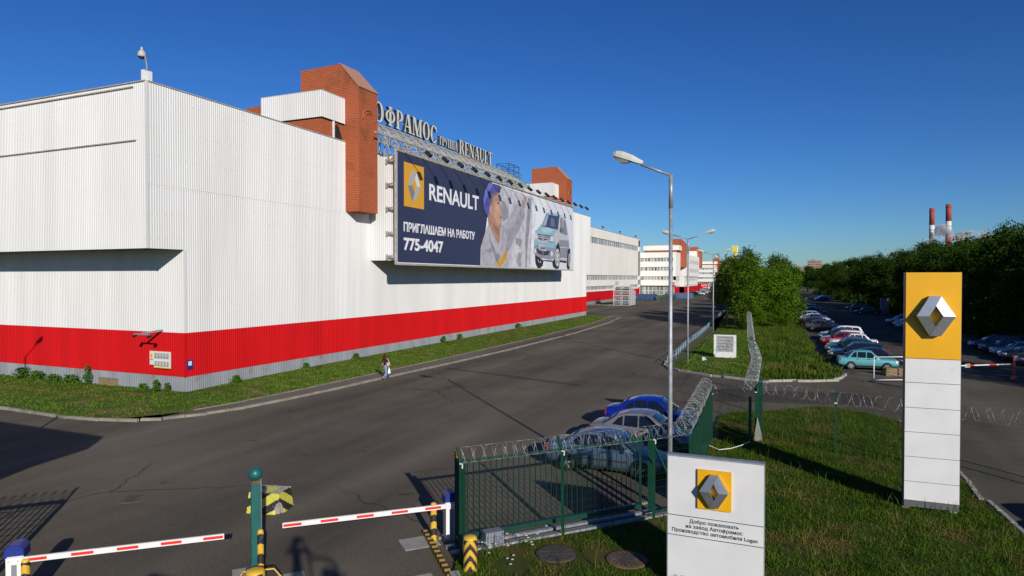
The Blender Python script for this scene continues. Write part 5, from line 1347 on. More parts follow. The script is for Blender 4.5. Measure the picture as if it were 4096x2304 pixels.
# gate end post with its amber lamp
t = thing('gate_post', gl(.12, -.55), 'dark green double gate post with an amber warning lamp beside the right barrier', 'post')
c = MB()
for s, n in ((.10, -.34), (.10, -.60), (.24, -.72)): c.beam(gl(s, n, 0), gl(s, n, 2.34), .09)
c.beam(gl(.10, -.34, 2.3), gl(.10, -.60, 2.3), .08); c.beam(gl(.10, -.34, .3), gl(.10, -.60, .3), .08)
c.build('post', 'wire_green', t)
q = gl(.10, -.58, 2.34)
c = MB(); c.lathe([(.06, 0), (.075, .02), (.07, .17), (.05, .2)], q, 12); c.build('warning_lamp', 'amber_lamp', t, True)

# sheet metal wall along the parking bay
t = thing('sheet_wall', (-2.85, 24.3, 0.08), 'green sheet metal wall with leaning razor wire arms beside the three parked cars', 'wall')
w0 = Vector((-2.69, 19.95)); w1 = Vector((-3.01, 28.7)); n = 7
c = MB()
for k in range(n):
    a = w0.lerp(w1, k / n); b = w0.lerp(w1, (k + 1) / n)
    c.beam((a.x, a.y + .03, 1.1), (b.x, b.y - .03, 1.1), .025, 2.1)
c.build('sheet', 'green_paint', t)
for k in range(n + 1):
    a = w0.lerp(w1, k / n)
    c = MB(); c.box(a.x - .04, a.x + .04, a.y - .04, a.y + .04, 0, 2.22); c.beam((a.x, a.y, 2.2), (a.x - .36, a.y, 2.62), .07, .06)
    c.build('post', 'green_paint', t)
c = MB(); razor(c, (w0.x - .22, w0.y, 2.48), (w1.x - .22, w1.y, 2.48), .27, .28, wire=.005, seed=9)
c.build('razor_wire', 'razor_steel', t)

# long fence between the strip and the meadow, seen almost end on
def line_fence(name, pts, label, hgt, armv, step, coil_r, pitch, mstep, dens=(1, 1)):
    t = thing(name, (pts[0][0], pts[0][1], 0.08), label, 'fence')
    P = along(pts, step); P.append((pts[-1][0], pts[-1][1], 0))
    for x, y, an in P:
        c = MB(); c.box(x - .035, x + .035, y - .035, y + .035, 0, hgt + .06)
        if armv: c.beam((x, y, hgt), (x + armv[0], y + armv[1], hgt + armv[2]), .06, .05)
        else: c.box(x - .04, x + .04, y - .04, y + .04, hgt, hgt + .5)
        c.build('post', 'green_paint', t)
        c = MB(); c.box(x - .05, x + .05, y - .05, y + .05, hgt + (.0 if armv else .04), hgt + .09); c.build('clip', 'paper_white', t)
    c = MB()
    for a, b in zip(pts[:-1], pts[1:]): mesh_panel(c, a, b, .1, hgt, mstep)
    c.build('mesh', 'wire_green', t)
    c = MB()
    for k, (a, b) in enumerate(zip(pts[:-1], pts[1:])):
        o = (armv[0] * .6, armv[1] * .6, armv[2] * .62) if armv else (0, 0, .28)
        razor(c, (a[0] + o[0], a[1] + o[1], hgt + o[2]), (b[0] + o[0], b[1] + o[1], hgt + o[2]), coil_r, pitch, 12, .0042, seed=k)
    c.build('razor_wire', 'razor_steel', t)
    return t
line_fence('mesh_fence', [(-2.35, 52), (-3.5, 72), (-4.7, 93), (-5.8, 112)], 'long green mesh fence with thick razor coils between the mown strip and the meadow', 2.1, (-.42, 0, .42), 3.0, .27, .34, .16)
line_fence('mesh_fence', [(-1.30, 30.0), (-1.5, 40), (-2.1, 48)], 'near leg of the green mesh fence with razor coils standing across the side road', 2.1, (-.35, 0, .4), 3.0, .28, .30, .10)
line_fence('mesh_fence', [(-1.25, 29.95), (1.86, 28.45), (5.4, 27.1), (9.5, 26.0)], 'low see-through mesh fence with a single razor coil behind the tall pylon', 2.0, None, 3.3, .25, .42, .055)
line_fence('mesh_fence', [(-3.0, 28.75), (-1.3, 29.9)], 'narrow mesh panel with razor wire joining the sheet metal wall to the long fence', 2.0, None, 5.0, .22, .3, .055)
t = thing('fence_pier', (-1.3, 29.9, 0.08), 'paired dark green corner posts with a white concrete foot where the mesh fences meet', 'post')
c = MB(); c.box(-1.56, -1.44, 29.3, 29.42, 0, 1.95); c.box(-1.32, -1.2, 29.86, 29.98, 0, 2.5); c.box(-1.16, -1.04, 30.1, 30.22, 0, 2.6); c.build('post', 'green_paint', t)
c = MB(); c.extr([(-1.36, 29.3, .05), (-1.02, 29.3, .05), (-1.06, 29.3, .3), (-1.22, 29.3, 1.0)], (0, .5, 0)); fixn(c.build('foot', 'concrete', t))
t = thing('cable', (-2.0, 27.6, .08), 'loose pale cable lying in the grass behind the sheet metal wall', 'cable')
c = MB(); c.tube([(-2.9, 26.9, .3), (-2.5, 26.7, .22), (-2.1, 27.0, .24), (-1.75, 27.6, .25), (-1.45, 28.2, .3)], .018, 5); c.build('cord', 'paper_white', t)

# ================================================================== barriers, bollards, gate post with a ball
def boom(label, c0, tip, side):
    """boom running from its cabinet to the free tip; side = which side of the cabinet it hangs on"""
    cx, cy = c0; a = math.atan2(tip[1] - cy, tip[0] - cx); L = math.hypot(tip[0] - cx, tip[1] - cy)
    t = thing('boom_barrier', (cx, cy, 0), label, 'barrier', 'boom barriers at the gate', a)
    y = side * .24
    b = MB(); b.box(-.14, .17, -.17, .17, .06, 1.0); b.build('cabinet', 'white_paint', t, local=True)
    b = MB(); b.box(-.20, .21, -.21, .21, 0, .07); b.build('plinth', 'concrete', t, local=True)
    b = MB(); b.box(-.04, .06, -.176, .176, .08, .98); b.build('side_panel', 'cabinet_grey', t, local=True)
    b = MB(); b.extr([(-.17, -.2, 1.0), (.2, -.2, 1.0), (.2, -.2, 1.2), (.12, -.2, 1.3), (-.09, -.2, 1.3), (-.17, -.2, 1.2)], (0, .4, 0))
    h = fixn(b.build('hood', 'cabinet_blue', t, local=True)); bv = h.modifiers.new('b', 'BEVEL'); bv.width = .02; applied(h)
    b = MB(); b.box(.0, L, y - .026, y + .026, .93, 1.05); bo = b.build('boom', 'white_paint', t, local=True)
    b = MB(); b.box(-.10, .20, y - .045, y - .027, .915, 1.065); b.box(-.10, .20, y + .027, y + .045, .915, 1.065); b.build('bracket', 'white_paint', bo, local=True)
    k = L - .44
    while k > 0:
        b = MB(); b.box(k, k + .42, y - .030, y + .030, .957, 1.021); b.build('red_stripe', 'barrier_red', bo, local=True); k -= .87
    b = MB()
    for xx in (-.05, .12): b.tube([(xx, y - .05, .99), (xx, y + .05, .99)], .012, 6)
    b.build('bolt', 'galvanised', bo, local=True)
    return t
boom('right boom barrier closed across the lane beside the green gate post', (-8.30, 15.28), (-11.44, 12.42), 1)
boom('left boom barrier closed across the lane towards the post with the ball', (-15.30, 8.62), (-12.22, 11.38), -1)

def striped_tube(x, y, r, h, label, name, bands, chevron=True, group=None, n=20, z0=0.0, lean=0):
    """cylinder in hazard colours; chevrons point up"""
    t = thing(name, (x, y, z0), label, 'bollard', group)
    rows = 26; vs = []; body = MB()
    per = h / bands
    # fine grid so that the chevron edges stay crisp
    N = 40
    for i in range(rows * 3 + 1):
        for k in range(N):
            a = 2 * math.pi * k / N
            vs.append((r * math.cos(a), r * math.sin(a), h * i / (rows * 3)))
    fy = [];
    b = MB(); b.v = vs
    for i in range(rows * 3):
        for k in range(N):
            a = 2 * math.pi * (k + .5) / N
            ph = abs(((a - ANG + math.pi) % (2 * math.pi)) - math.pi) / math.pi      # 0 at the side that faces the lane
            z = h * (i + .5) / (rows * 3)
            if chevron: s = (z + .9 * r * 2.4 * abs(((ph * 2) % 1.0) if ph < .5 else 1 - ((ph * 2) % 1.0))) / per
            else: s = (z + ph * r * 1.6) / per
            b.f.append((i * N + k, i * N + (k + 1) % N, (i + 1) * N + (k + 1) % N, (i + 1) * N + k)); b.mi.append(int(s * 2) % 2)
    b.cur = 0
    top = rows * 3 * N
    b.build('body', ['hazard_yellow', 'hazard_black'], t, True, local=True)
    c = MB(); c.lathe([(r * .995, h - .005), (r * 1.0, h), (r * .86, h + .045), (r * .45, h + .07), (.01, h + .075)], (0, 0, 0), 24); c.build('cap', 'hazard_yellow', t, True, local=True)
    return t
ANG = math.atan2(-13.7, 6.9) 
striped_tube(-6.88, 13.62, .165, .86, 'yellow and black chevron bollard at the corner of the lawn by the gate', 'hazard_bollard', 3.2)
ANG = math.atan2(-10.4, 10.4)
striped_tube(-10.42, 10.5, .20, .74, 'low yellow and black bollard in front of the teal post with the ball', 'hazard_bollard', 2.4)
ANG = -.9
striped_tube(-8.68, 15.02, .085, .95, 'slim yellow and black striped post left of the right barrier cabinet', 'hazard_bollard', 2.6, False)
striped_tube(-10.80, 11.04, .07, 1.33, 'tall slim yellow and black striped tube close behind the teal post', 'hazard_bollard', 3, False)
striped_tube(-14.95, 8.6, .085, .95, 'slim yellow and black striped post next to the left barrier cabinet', 'hazard_bollard', 2.6, False)
# guard hoop round the low bollard
t = thing('guard_hoop', (-10.6, 10.7, 0), 'bent yellow guard hoop round the foot of the teal post', 'guard')
c = MB(); c.tube([(-11.0, 10.5, 0), (-10.98, 10.52, .4), (-10.86, 10.6, .62), (-10.36, 10.98, .62), (-10.22, 11.08, .4), (-10.2, 11.1, 0)], .018, 8); c.build('tube', 'hazard_yellow', t, True)
# teal post with ball
t = thing('ball_post', (-10.95, 11.05, 0), 'tall teal square post topped with a ball between the two barriers', 'post')
c = MB()
c.obox((-10.95, 11.05, 1.2), (.20, .20, 2.4), GA); o = c.build('shaft', 'teal_paint', t); bv = o.modifiers.new('b', 'BEVEL'); bv.width = .012; applied(o)
c = MB(); c.obox((-10.95, 11.05, 2.44), (.15, .15, .09), GA); c.build('neck', 'rusty', t)
c = MB(); c.lathe([(.03, 2.47)] + [(.155 * math.cos(a), 2.625 + .155 * math.sin(a)) for a in [R_(-75 + 15 * k) for k in range(11)]] + [(.01, 2.78)], (-10.95, 11.05, 0), 24); c.build('ball', 'teal_paint', t, True)
c = MB()
for z in (1.1, 1.72): c.obox((-10.95, 11.05, z), (.212, .212, .035), GA)
c.build('weld_band', 'teal_paint', t)
c = MB(); c.beam((-10.845, 11.10, .9), (-10.845, 11.10, 2.5), .03); c.build('strip', 'galvanised', t)
# battered concrete block
t = thing('concrete_block', (-14.38, 15.1, 0), 'battered concrete block painted with yellow and black chevrons behind the teal post', 'block')
b = bmesh.new(); bmesh.ops.create_cube(b, size=1.0)
bmesh.ops.subdivide_edges(b, edges=b.edges, cuts=26, use_grid_fill=True)
for v in b.verts:
    x, y, z = v.co; k = 1 - .11 * (z + .5)
    v.co = Vector((x * 1.08 * k, y * .80 * k, (z + .5) * .62))
rd = random.Random(2)
for v in b.verts:                                   # knocked off corner
    d = (v.co - Vector((.58, -.40, .16))).length
    if d < .30: v.co += (Vector((0, .1, .35)) - v.co).normalized() * (.30 - d) * .5 * rd.uniform(.6, 1.2)
    v.co += Vector((rd.gauss(0, .003), rd.gauss(0, .003), rd.gauss(0, .003)))
mm = bpy.data.meshes.new('block')
for f in b.faces:
    c_ = f.calc_center_median(); dd = (c_ - Vector((.58, -.40, .16))).length
    nrm = f.normal
    u = c_.x if abs(nrm.y) > abs(nrm.x) else -c_.y * 1.0 + .2
    if abs(nrm.z) > .6: s = .3 if abs(c_.x) < .2 and abs(c_.y) < .22 else 99
    elif abs(nrm.y) > abs(nrm.x): s = c_.z * 1.1 - c_.x * .62
    else: s = c_.z * 1.1 - .36 + (c_.y + .40) * .7
    f.material_index = 2 if dd < .24 or s == 99 else (1 if (s * 1.75 + .1) % 1.0 < .48 else 0)
b.to_mesh(mm); b.free()
for m_ in ('hazard_lemon', 'hazard_black', 'pale_concrete'): mm.materials.append(M[m_])
o = bpy.data.objects.new('block', mm); col.objects.link(o); o.parent = t
t.rotation_euler = (0, 0, R_(14))
# striped kerb by the right barrier
t = thing('striped_kerb', (-8.2, 14.4, 0), 'narrow kerb in worn yellow and black stripes along the lane by the chevron bollard', 'kerb')
c = MB(); k = 0
for x, y, an in along([(-9.05, 15.25), (-7.15, 13.15)], .14):
    c.cur = k % 2; k += 1; c.obox((x, y, .06), (.14, .14, .13), an)
c.build('stone', ['hazard_yellow', 'hazard_black'], t)
t = thing('junction_box', (-7.1, 14.65, .1), 'small pale grey box with a cover by the foot of the mesh fence', 'box')
c = MB(); c.obox((-7.05, 15.25, .24), (.5, .3, .4), GA); c.build('case', 'cabinet_grey', t)
c = MB(); c.obox((-6.92, 15.16, .24), (.12, .05, .2), GA); c.build('cover', 'cabinet_grey', t)

# ================================================================== manholes
def manhole(x, y, r, z, label, rust):
    t = thing('manhole_cover', (x, y, z), label, 'manhole')
    c = MB(); c.lathe([(r, -.05), (r, .012), (r * .9, .02)], (x, y, z), 32); c.build('frame', 'rusty' if rust else 'manhole_iron', t)
    c = MB()
    for k in range(20 if rust else 10):
        a = 2 * math.pi * k / (20 if rust else 10); c.beam((x + r * .3 * math.cos(a), y + r * .3 * math.sin(a), z + .024), (x + r * .85 * math.cos(a + .25), y + r * .85 * math.sin(a + .25), z + .024), .03, .014)
    c.lathe([(r * .26, 0), (r * .26, .03)], (x, y, z), 20)
    c.build('rib', 'manhole_iron', t)
manhole(-5.33, 15.3, .5, .1, 'plain round grey manhole cover in the rough grass below the mesh fence', False)
manhole(-3.62, 15.65, .5, .1, 'rusty ribbed manhole cover in the grass left of the welcome sign', True)
manhole(-19.1, 14.1, .42, .0, 'worn iron manhole cover in the asphalt left of the teal post', True)

# ================================================================== welcome sign and pylon
SX0, SX1, SY = -2.49, -.47, 14.8
t = thing('welcome_sign', (-1.48, 14.8, 0.08), 'white welcome sign with a silver diamond on yellow and three lines of Russian text', 'sign')
c = MB(); c.box(SX0, SX1, SY, SY + .16, .12, 3.0); c.build('panel', 'sign_white', t)
c = MB(); c.box(SX0 - .02, SX1 + .02, SY - .01, SY + .18, 3.0, 3.035); c.box(SX1 + .001, SX1 + .02, SY + .012, SY + .17, .12, 3.0); c.box(SX0 - .02, SX0 - .001, SY + .012, SY + .17, .12, 3.0); c.build('edge', 'galvanised', t)
c = MB()
for z in (1.68, 1.23): c.box(SX0, SX1, SY - .004, SY, z - .008, z + .008)
c.build('joint', 'sign_joint', t)
ycx = -1.48; yz0, yz1 = 1.915, 2.775
c = MB(); c.box(ycx - .355, ycx + .355, SY - .06, SY - .001, yz0, yz1 + .0); o = c.build('yellow_square', 'sign_yellow', t)
UX, UZ, UN = (1, 0, 0), (0, 0, 1), (0, -1, 0)
rhomb(t, (ycx - 1.0 * 0 + .0 - t.location.x, SY - .062 - t.location.y, (yz0 + yz1) / 2 - t.location.z), UX, UZ, UN, .30, .355, .10, .185, .18, ['sign_silver'] * 5)
def split_words(o, n):
    """every word of a line becomes a part of its own"""
    if n < 2: return
    xs = sorted(set(round(v.co.x, 5) for v in o.data.vertices)); g = sorted(((b - a, (a + b) / 2) for a, b in zip(xs, xs[1:])), reverse=True)[:n - 1]
    cuts = sorted(c for _, c in g); src = o.data.copy()
    for k in range(n):
        lo = cuts[k - 1] if k else -1e9; hi = cuts[k] if k < n - 1 else 1e9
        b = bmesh.new(); b.from_mesh(src)
        bmesh.ops.delete(b, geom=[v for v in b.verts if not lo < v.co.x < hi], context='VERTS')
        if k == n - 1: b.to_mesh(o.data)
        else:
            me = bpy.data.meshes.new('lettering'); b.to_mesh(me); me.materials.append(o.data.materials[0])
            q = bpy.data.objects.new('lettering', me); col.objects.link(q); q.parent = o.parent
        b.free()
def sign_text(s, cx, z, size, w):
    o = text_mesh(s, size * 1.06, 'lettering', 'text_dark', .006, .0012, 1.04, 'CENTER')
    xs = [v.co.x for v in o.data.vertices]; m0 = (max(xs) + min(xs)) / 2; k = w / (max(xs) - min(xs))
    for v in o.data.vertices: v.co.x = (v.co.x - m0) * k
    o.data.transform(Matrix.Translation(Vector((cx, SY - .006, z)) - t.location) @ Matrix.Rotation(R_(90), 4, 'X')); o.parent = t
    split_words(o, len(s.split()))
sign_text('Добро пожаловать', -1.49, 1.545, .105, 1.04)
sign_text('на завод Автофрамос', -1.49, 1.43, .105, 1.20)
sign_text('Производство автомобиля Logan', -1.49, 1.315, .105, 1.80)
# dry plants in front of the panel
t = thing('dry_weed', (-1.2, 14.6, .08), 'dry seed stalks standing in front of the white welcome sign', 'plant')
c = MB(); r = random.Random(5)
for x0, n_, h in ((-2.0, 4, .42), (-1.38, 4, .48), (-.78, 9, .56), (-.62, 7, .54)):
    for k in range(n_):
        x = x0 + r.uniform(-.08, .08); y = 14.55 + r.uniform(-.1, .08); hh = h * r.uniform(.8, 1.02); lx = r.uniform(-.14, .14)
        pts = [(x, y, .05), (x + lx * .3, y, hh * .6), (x + lx, y, hh)]
        c.tube(pts, .004, 3)
        for q in range(7):
            z = hh * (1 - q * .028); c.beam((x + lx * (1 - q * .05), y, z), (x + lx + r.uniform(-.05, .05), y + r.uniform(-.02, .02), z + .03), .006)
c.build('stalk', 'straw', t)

PXC, PYC = 3.91, 22.53
t = thing('logo_pylon', (PXC, PYC, 0.1), 'tall yellow and white pylon with a big silver diamond standing on the lawn', 'pylon', rz=R_(1.5))
b = MB(); b.box(-.70, .70, 0, .26, .2, 7.06); b.build('core', 'sign_edge', t, local=True)
zs = [.25, .82, 1.56, 2.30, 3.03, 3.78, 4.50]
for k in range(6):
    b = MB(); b.box(-.70, .70, -.035, -.002, zs[k] + .008, zs[k + 1] - .008); b.build('white_panel', 'sign_white', t, local=True)
b = MB(); b.box(-.70, .70, -.035, -.002, 4.51, 7.06); b.build('yellow_panel', 'sign_yellow', t, local=True)
b = MB(); b.box(-.715, -.702, -.02, .28, .2, 7.07); b.box(.702, .715, -.02, .28, .2, 7.07); b.build('edge', 'sign_edge', t, local=True)
b = MB(); b.box(-.70, .70, -.03, .26, .06, .24); b.build('base', 'sign_edge', t, local=True)
for x in (-.62, .58):
    b = MB(); b.box(x - .1, x + .1, .03, .2, -.05, .14); b.build('foot', 'concrete', t, local=True)
rhomb(t, (.02, -.036, 5.78), UX, UZ, UN, .49, .585, .175, .305, .33, ['sign_silver'] * 5)

# ================================================================== lamps
def lamp_head(mb_shell, mb_glass, base, d, tilt):
    """cobra head reaching from base along the horizontal direction d, tilted up"""
    d = Vector(d).normalized(); s = Vector((d.y, -d.x, 0)); u = Vector((0, 0, 1))
    ax = (d * math.cos(tilt) + u * math.sin(tilt)); up = (u * math.cos(tilt) - d * math.sin(tilt))
    B = Vector(base)
    st = [(0, .055, .0, .09), (.15, .09, -.02, .12), (.36, .13, -.02, .165), (.66, .14, -.02, .185), (.84, .115, -.02, .16), (.92, .06, -.01, .09)]
    rings = []
    for x, w, lo, hi in st:
        rings.append([B + ax * x + s * (w * q) + up * z for q, z in ((-1, lo), (1, lo), (1.0, lo + (hi - lo) * .45), (.72, hi), (-.72, hi), (-1.0, lo + (hi - lo) * .45))])
    n = len(mb_shell.v); k = 6
    for r in rings: mb_shell.v.extend([tuple(p) for p in r])
    for i in range(len(rings) - 1):
        for q in range(k): mb_shell.f.append((n + i * k + q, n + i * k + (q + 1) % k, n + (i + 1) * k + (q + 1) % k, n + (i + 1) * k + q)); mb_shell.mi.append(0)
    mb_shell.f.append(tuple(n + q for q in range(k))); mb_shell.mi.append(0)
    e = n + (len(rings) - 1) * k; mb_shell.f.append(tuple(e + k - 1 - q for q in range(k))); mb_shell.mi.append(0)
    g_ = []
    for x, w, dz in ((.34, .09, -.03), (.46, .115, -.11), (.63, .115, -.14), (.80, .09, -.09), (.88, .045, -.03)):
        g_.append([B + ax * x + s * (w * q) + up * z for q, z in ((-1, -.02), (1, -.02), (.7, dz), (-.7, dz))])
    n = len(mb_glass.v)
    for r in g_: mb_glass.v.extend([tuple(p) for p in r])
    for i in range(len(g_) - 1):
        for q in range(4): mb_glass.f.append((n + i * 4 + q, n + i * 4 + (q + 1) % 4, n + (i + 1) * 4 + (q + 1) % 4, n + (i + 1) * 4 + q)); mb_glass.mi.append(0)
def street_lamp(x, y, h, dirs, label, arm=1.35, rise=.42, r0=.076, r1=.05):
    t = thing('street_lamp', (x, y, 0), label, 'street lamp', 'street lamps')
    c = MB(); c.tube([(x, y, 0), (x, y, h * .35), (x, y, h)], [r0, r0 * .9, r1], 12); c.build('pole', 'galvanised', t, True)
    c = MB(); c.tube([(x, y, h - 1.0), (x, y, h - .0)], r1 * 1.25, 12); c.build('collar', 'galvanised', t, True)
    for d in dirs:
        d = Vector((d[0], d[1], 0)).normalized()
        tip = Vector((x, y, h)) + d * arm + Vector((0, 0, rise))
        c = MB(); c.tube([(x, y, h - .03), tip], .038, 8); a = c.build('arm', 'galvanised', t, True)
        sh = MB(); gl_ = MB(); lamp_head(sh, gl_, tip - d * .05, d, math.atan2(rise, arm) * .9)
        hd = fixn(sh.build('lamp_head', 'lamp_shell', t)); gl_.build('lens', 'lamp_glass', hd, False)
    return t
street_lamp(-3.23, 19.53, 10.05, [(-.93, -.20)], 'nearest street lamp, a single arm reaching left above the road', .88, .33)
street_lamp(-7.40, 53.0, 10.1, [(-.98, -.1), (.98, .1)], 'first two armed street lamp by the pale blue rails', 1.22, .36)
street_lamp(-8.72, 84.5, 9.9, [(-.98, -.1), (.98, .1)], 'second two armed street lamp at the edge of the grass strip', 1.22, .36)
street_lamp(-9.55, 111.7, 10.0, [(-.98, -.1), (.98, .1)], 'third two armed street lamp half hidden by the birches', 1.22, .36)
street_lamp(-10.9, 150.0, 10.0, [(-.98, -.1), (.98, .1)], 'last two armed street lamp showing behind the birches', 1.22, .36)

# ================================================================== info board, stake, hoop rails
t = thing('info_board', (-5.07, 58.7, .1), 'white direction board with a grey panel of lines and arrows on the grass strip', 'sign', rz=0)
b = MB(); b.box(-.92, .92, 0, .18, .02, 1.98); b.build('panel', 'white_paint', t, local=True)
b = MB(); b.box(-.70, .70, -.012, -.001, .52, 1.90); b.build('grey_panel', 'board_grey', t, local=True)
b = MB(); rr = random.Random(3)
for k, z in enumerate((1.76, 1.50, 1.23, .97, .72)):
    for q in range(2):
        w = (.95 if q == 0 else .3); x0 = -.58 if q == 0 else .1; x = x0
        while x < x0 + w - .06: l_ = rr.uniform(.05, .16); b.box(x, min(x + l_, x0 + w), -.018, -.012, z - q * .10 - .018, z - q * .10 + .022); x += l_ + .035
b.build('text_line', 'text_dark', t, local=True)
b = MB()
for k, z in enumerate((1.74, 1.48, 1.21, .96, .70)):
    b.box(.50, .64, -.018, -.012, z - .012, z + .012) if k not in (0, 3) else b.box(.558, .582, -.018, -.012, z - .07, z + .07)
    tri = [(.44, z), (.53, z - .055), (.53, z + .055)] if k not in (0, 3) else [(.57, z + .11), (.515, z + .02), (.625, z + .02)]
    b.extr([(p[0], -.018, p[1]) for p in tri], (0, .006, 0))
b.build('arrow', 'text_dark', t, local=True)
t = thing('notice_stake', (-6.45, 56.0, .1), 'tiny white notice on a stake in the grass near the first two armed lamp', 'sign')
c = MB(); c.box(-6.63, -6.27, 55.98, 56.0, .12, .42); c.build('plate', 'paper_white', t)
c = MB(); c.box(-6.47, -6.43, 56.0, 56.03, .08, .3); c.build('stake', 'galvanised', t)
def hoop(x, y, an, w=1.25, h=.62):
    t = thing('hoop_rail', (x, y, .1), 'pale blue hoop rail along the sidewalk kerb', 'railing', 'pale blue hoop rails along the kerb', an)
    c = MB(); c.tube([(-w / 2, 0, -.05), (-w / 2, 0, h - .06), (-w / 2 + .06, 0, h), (w / 2 - .06, 0, h), (w / 2, 0, h - .06), (w / 2, 0, -.05)], .026, 6)
    c.build('hoop', 'pale_blue_paint', t, True, local=True)
    return t
h0 = None
for k, (x, y, an) in enumerate(along([(-8.95, 53.4), (-9.08, 59.4), (-9.4, 65.4), (-9.62, 72), (-9.73, 79), (-9.98, 86.5), (-10.4, 97), (-11.1, 111.3), (-11.9, 133)], 1.62)):
    a = an + (0.35 if k == 2 else 0)
    if k in (11, 23): continue
    if h0 is None: h0 = hoop(x, y, a)
    else: dup(h0, (x, y, .1), a)
KIDS.clear()
# ================================================================== cars
def paint(name, c, rough=0.28, metal=0.35, c2=None):
    mat(name, c, rough, metal, coat=0.35, c2=c2, nscale=2.0)
paint('paint_ice', (0.11, 0.16, 0.23), .3, .5); paint('paint_silver', (0.26, 0.25, 0.24), .32, .5); paint('paint_blue', (0.006, 0.022, 0.30), .25, .2)
paint('paint_teal', (0.10, 0.42, 0.44), .35, .2, (0.12, 0.36, 0.37)); paint('paint_white', (0.66, 0.66, 0.65), .3, 0.0); paint('paint_red', (0.36, 0.008, 0.012), .3, .1)
paint('paint_dark', (0.012, 0.014, 0.022), .25, .2); paint('paint_darkgreen', (0.010, 0.040, 0.034), .3, .2); paint('paint_darkblue', (0.016, 0.022, 0.06), .28, .3)
paint('paint_grey', (0.10, 0.11, 0.13), .3, .4); paint('paint_maroon', (0.07, 0.010, 0.014), .3, .2); paint('paint_brown', (0.075, 0.065, 0.058), .4, .1); paint('paint_pearl', (0.42, 0.44, 0.48), .3, .4)

STY = {
 # lower body stations: x, z bottom, z top, half width ; roof outline (x, z) rear to front ; side windows ; wheel x
 'sedan': dict(st=[(-2.25, .42, .74, .60), (-2.20, .30, .93, .72), (-2.02, .26, .99, .80), (-1.45, .24, 1.00, .85), (-.7, .22, .95, .865), (.35, .22, .92, .865), (1.05, .22, .90, .86), (1.55, .23, .82, .84), (1.98, .25, .70, .79), (2.18, .30, .60, .70), (2.25, .40, .50, .58)],
               roof=[(-1.62, .96), (-1.02, 1.33), (-.55, 1.44), (0.0, 1.465), (.40, 1.42), (1.18, .885)],
               win=[[(-1.18, 1.02), (-.92, 1.27), (-.74, 1.34), (-.74, 1.0)], [(-.66, 1.0), (-.66, 1.36), (-.12, 1.385), (-.10, .975)], [(-.02, .97), (-.04, 1.385), (.36, 1.35), (.92, .955)]],
               rearg=((-1.56, 1.00), (-1.05, 1.32)), front=((.44, 1.40), (1.12, .93)), wx=(-1.33, 1.33), wr=.315),
 'boxy': dict(st=[(-2.05, .45, .82, .66), (-2.02, .34, .92, .76), (-1.85, .30, .94, .79), (-1.3, .28, .945, .81), (-.6, .28, .93, .815), (.3, .28, .92, .815), (.85, .28, .90, .81), (1.4, .29, .87, .80), (1.85, .32, .84, .77), (2.0, .38, .78, .72), (2.05, .44, .66, .66)],
              roof=[(-1.42, .93), (-1.0, 1.38), (-.6, 1.43), (-.1, 1.44), (.22, 1.41), (.78, .90)],
              win=[[(-1.18, .97), (-.93, 1.33), (-.78, 1.35), (-.78, .96)], [(-.70, .96), (-.70, 1.36), (-.16, 1.375), (-.16, .95)], [(-.08, .95), (-.08, 1.375), (.19, 1.35), (.60, .945)]],
              rearg=((-1.38, .97), (-1.02, 1.36)), front=((.25, 1.39), (.74, .94)), wx=(-1.18, 1.22), wr=.30),
 'hatch': dict(st=[(-1.95, .45, .80, .66), (-1.92, .32, .94, .76), (-1.7, .27, .98, .81), (-1.1, .25, .97, .84), (-.5, .24, .95, .845), (.35, .24, .93, .845), (.95, .24, .92, .84), (1.4, .25, .84, .82), (1.75, .27, .73, .77), (1.92, .32, .62, .69), (1.98, .42, .52, .58)],
               roof=[(-1.86, .96), (-1.52, 1.33), (-1.2, 1.42), (-.3, 1.475), (.22, 1.44), (1.05, .91)],
               win=[[(-1.48, 1.02), (-1.30, 1.30), (-.96, 1.35), (-.96, 1.0)], [(-.88, 1.0), (-.88, 1.36), (-.28, 1.395), (-.26, .98)], [(-.18, .98), (-.20, 1.395), (.2, 1.37), (.80, .97)]],
               rearg=((-1.83, 1.0), (-1.56, 1.31)), front=((.26, 1.42), (1.0, .955)), wx=(-1.22, 1.24), wr=.30),
 'wagon': dict(st=[(-2.2, .45, .85, .68), (-2.17, .32, .97, .78), (-1.95, .28, 1.0, .84), (-1.3, .27, 1.0, .87), (-.6, .26, .99, .875), (.35, .26, .97, .875), (1.0, .26, .95, .87), (1.5, .27, .88, .85), (1.95, .29, .77, .80), (2.15, .34, .66, .72), (2.2, .44, .55, .6)],
               roof=[(-2.10, .98), (-1.86, 1.42), (-1.6, 1.52), (-.4, 1.57), (.25, 1.52), (1.1, .94)],
               win=[[(-1.82, 1.06), (-1.66, 1.40), (-1.08, 1.44), (-1.08, 1.04)], [(-1.0, 1.04), (-1.0, 1.44), (-.32, 1.48), (-.30, 1.02)], [(-.22, 1.02), (-.24, 1.48), (.22, 1.45), (.86, 1.0)]],
               rearg=((-2.08, 1.04), (-1.89, 1.40)), front=((.29, 1.50), (1.05, .99)), wx=(-1.32, 1.34), wr=.325),
}
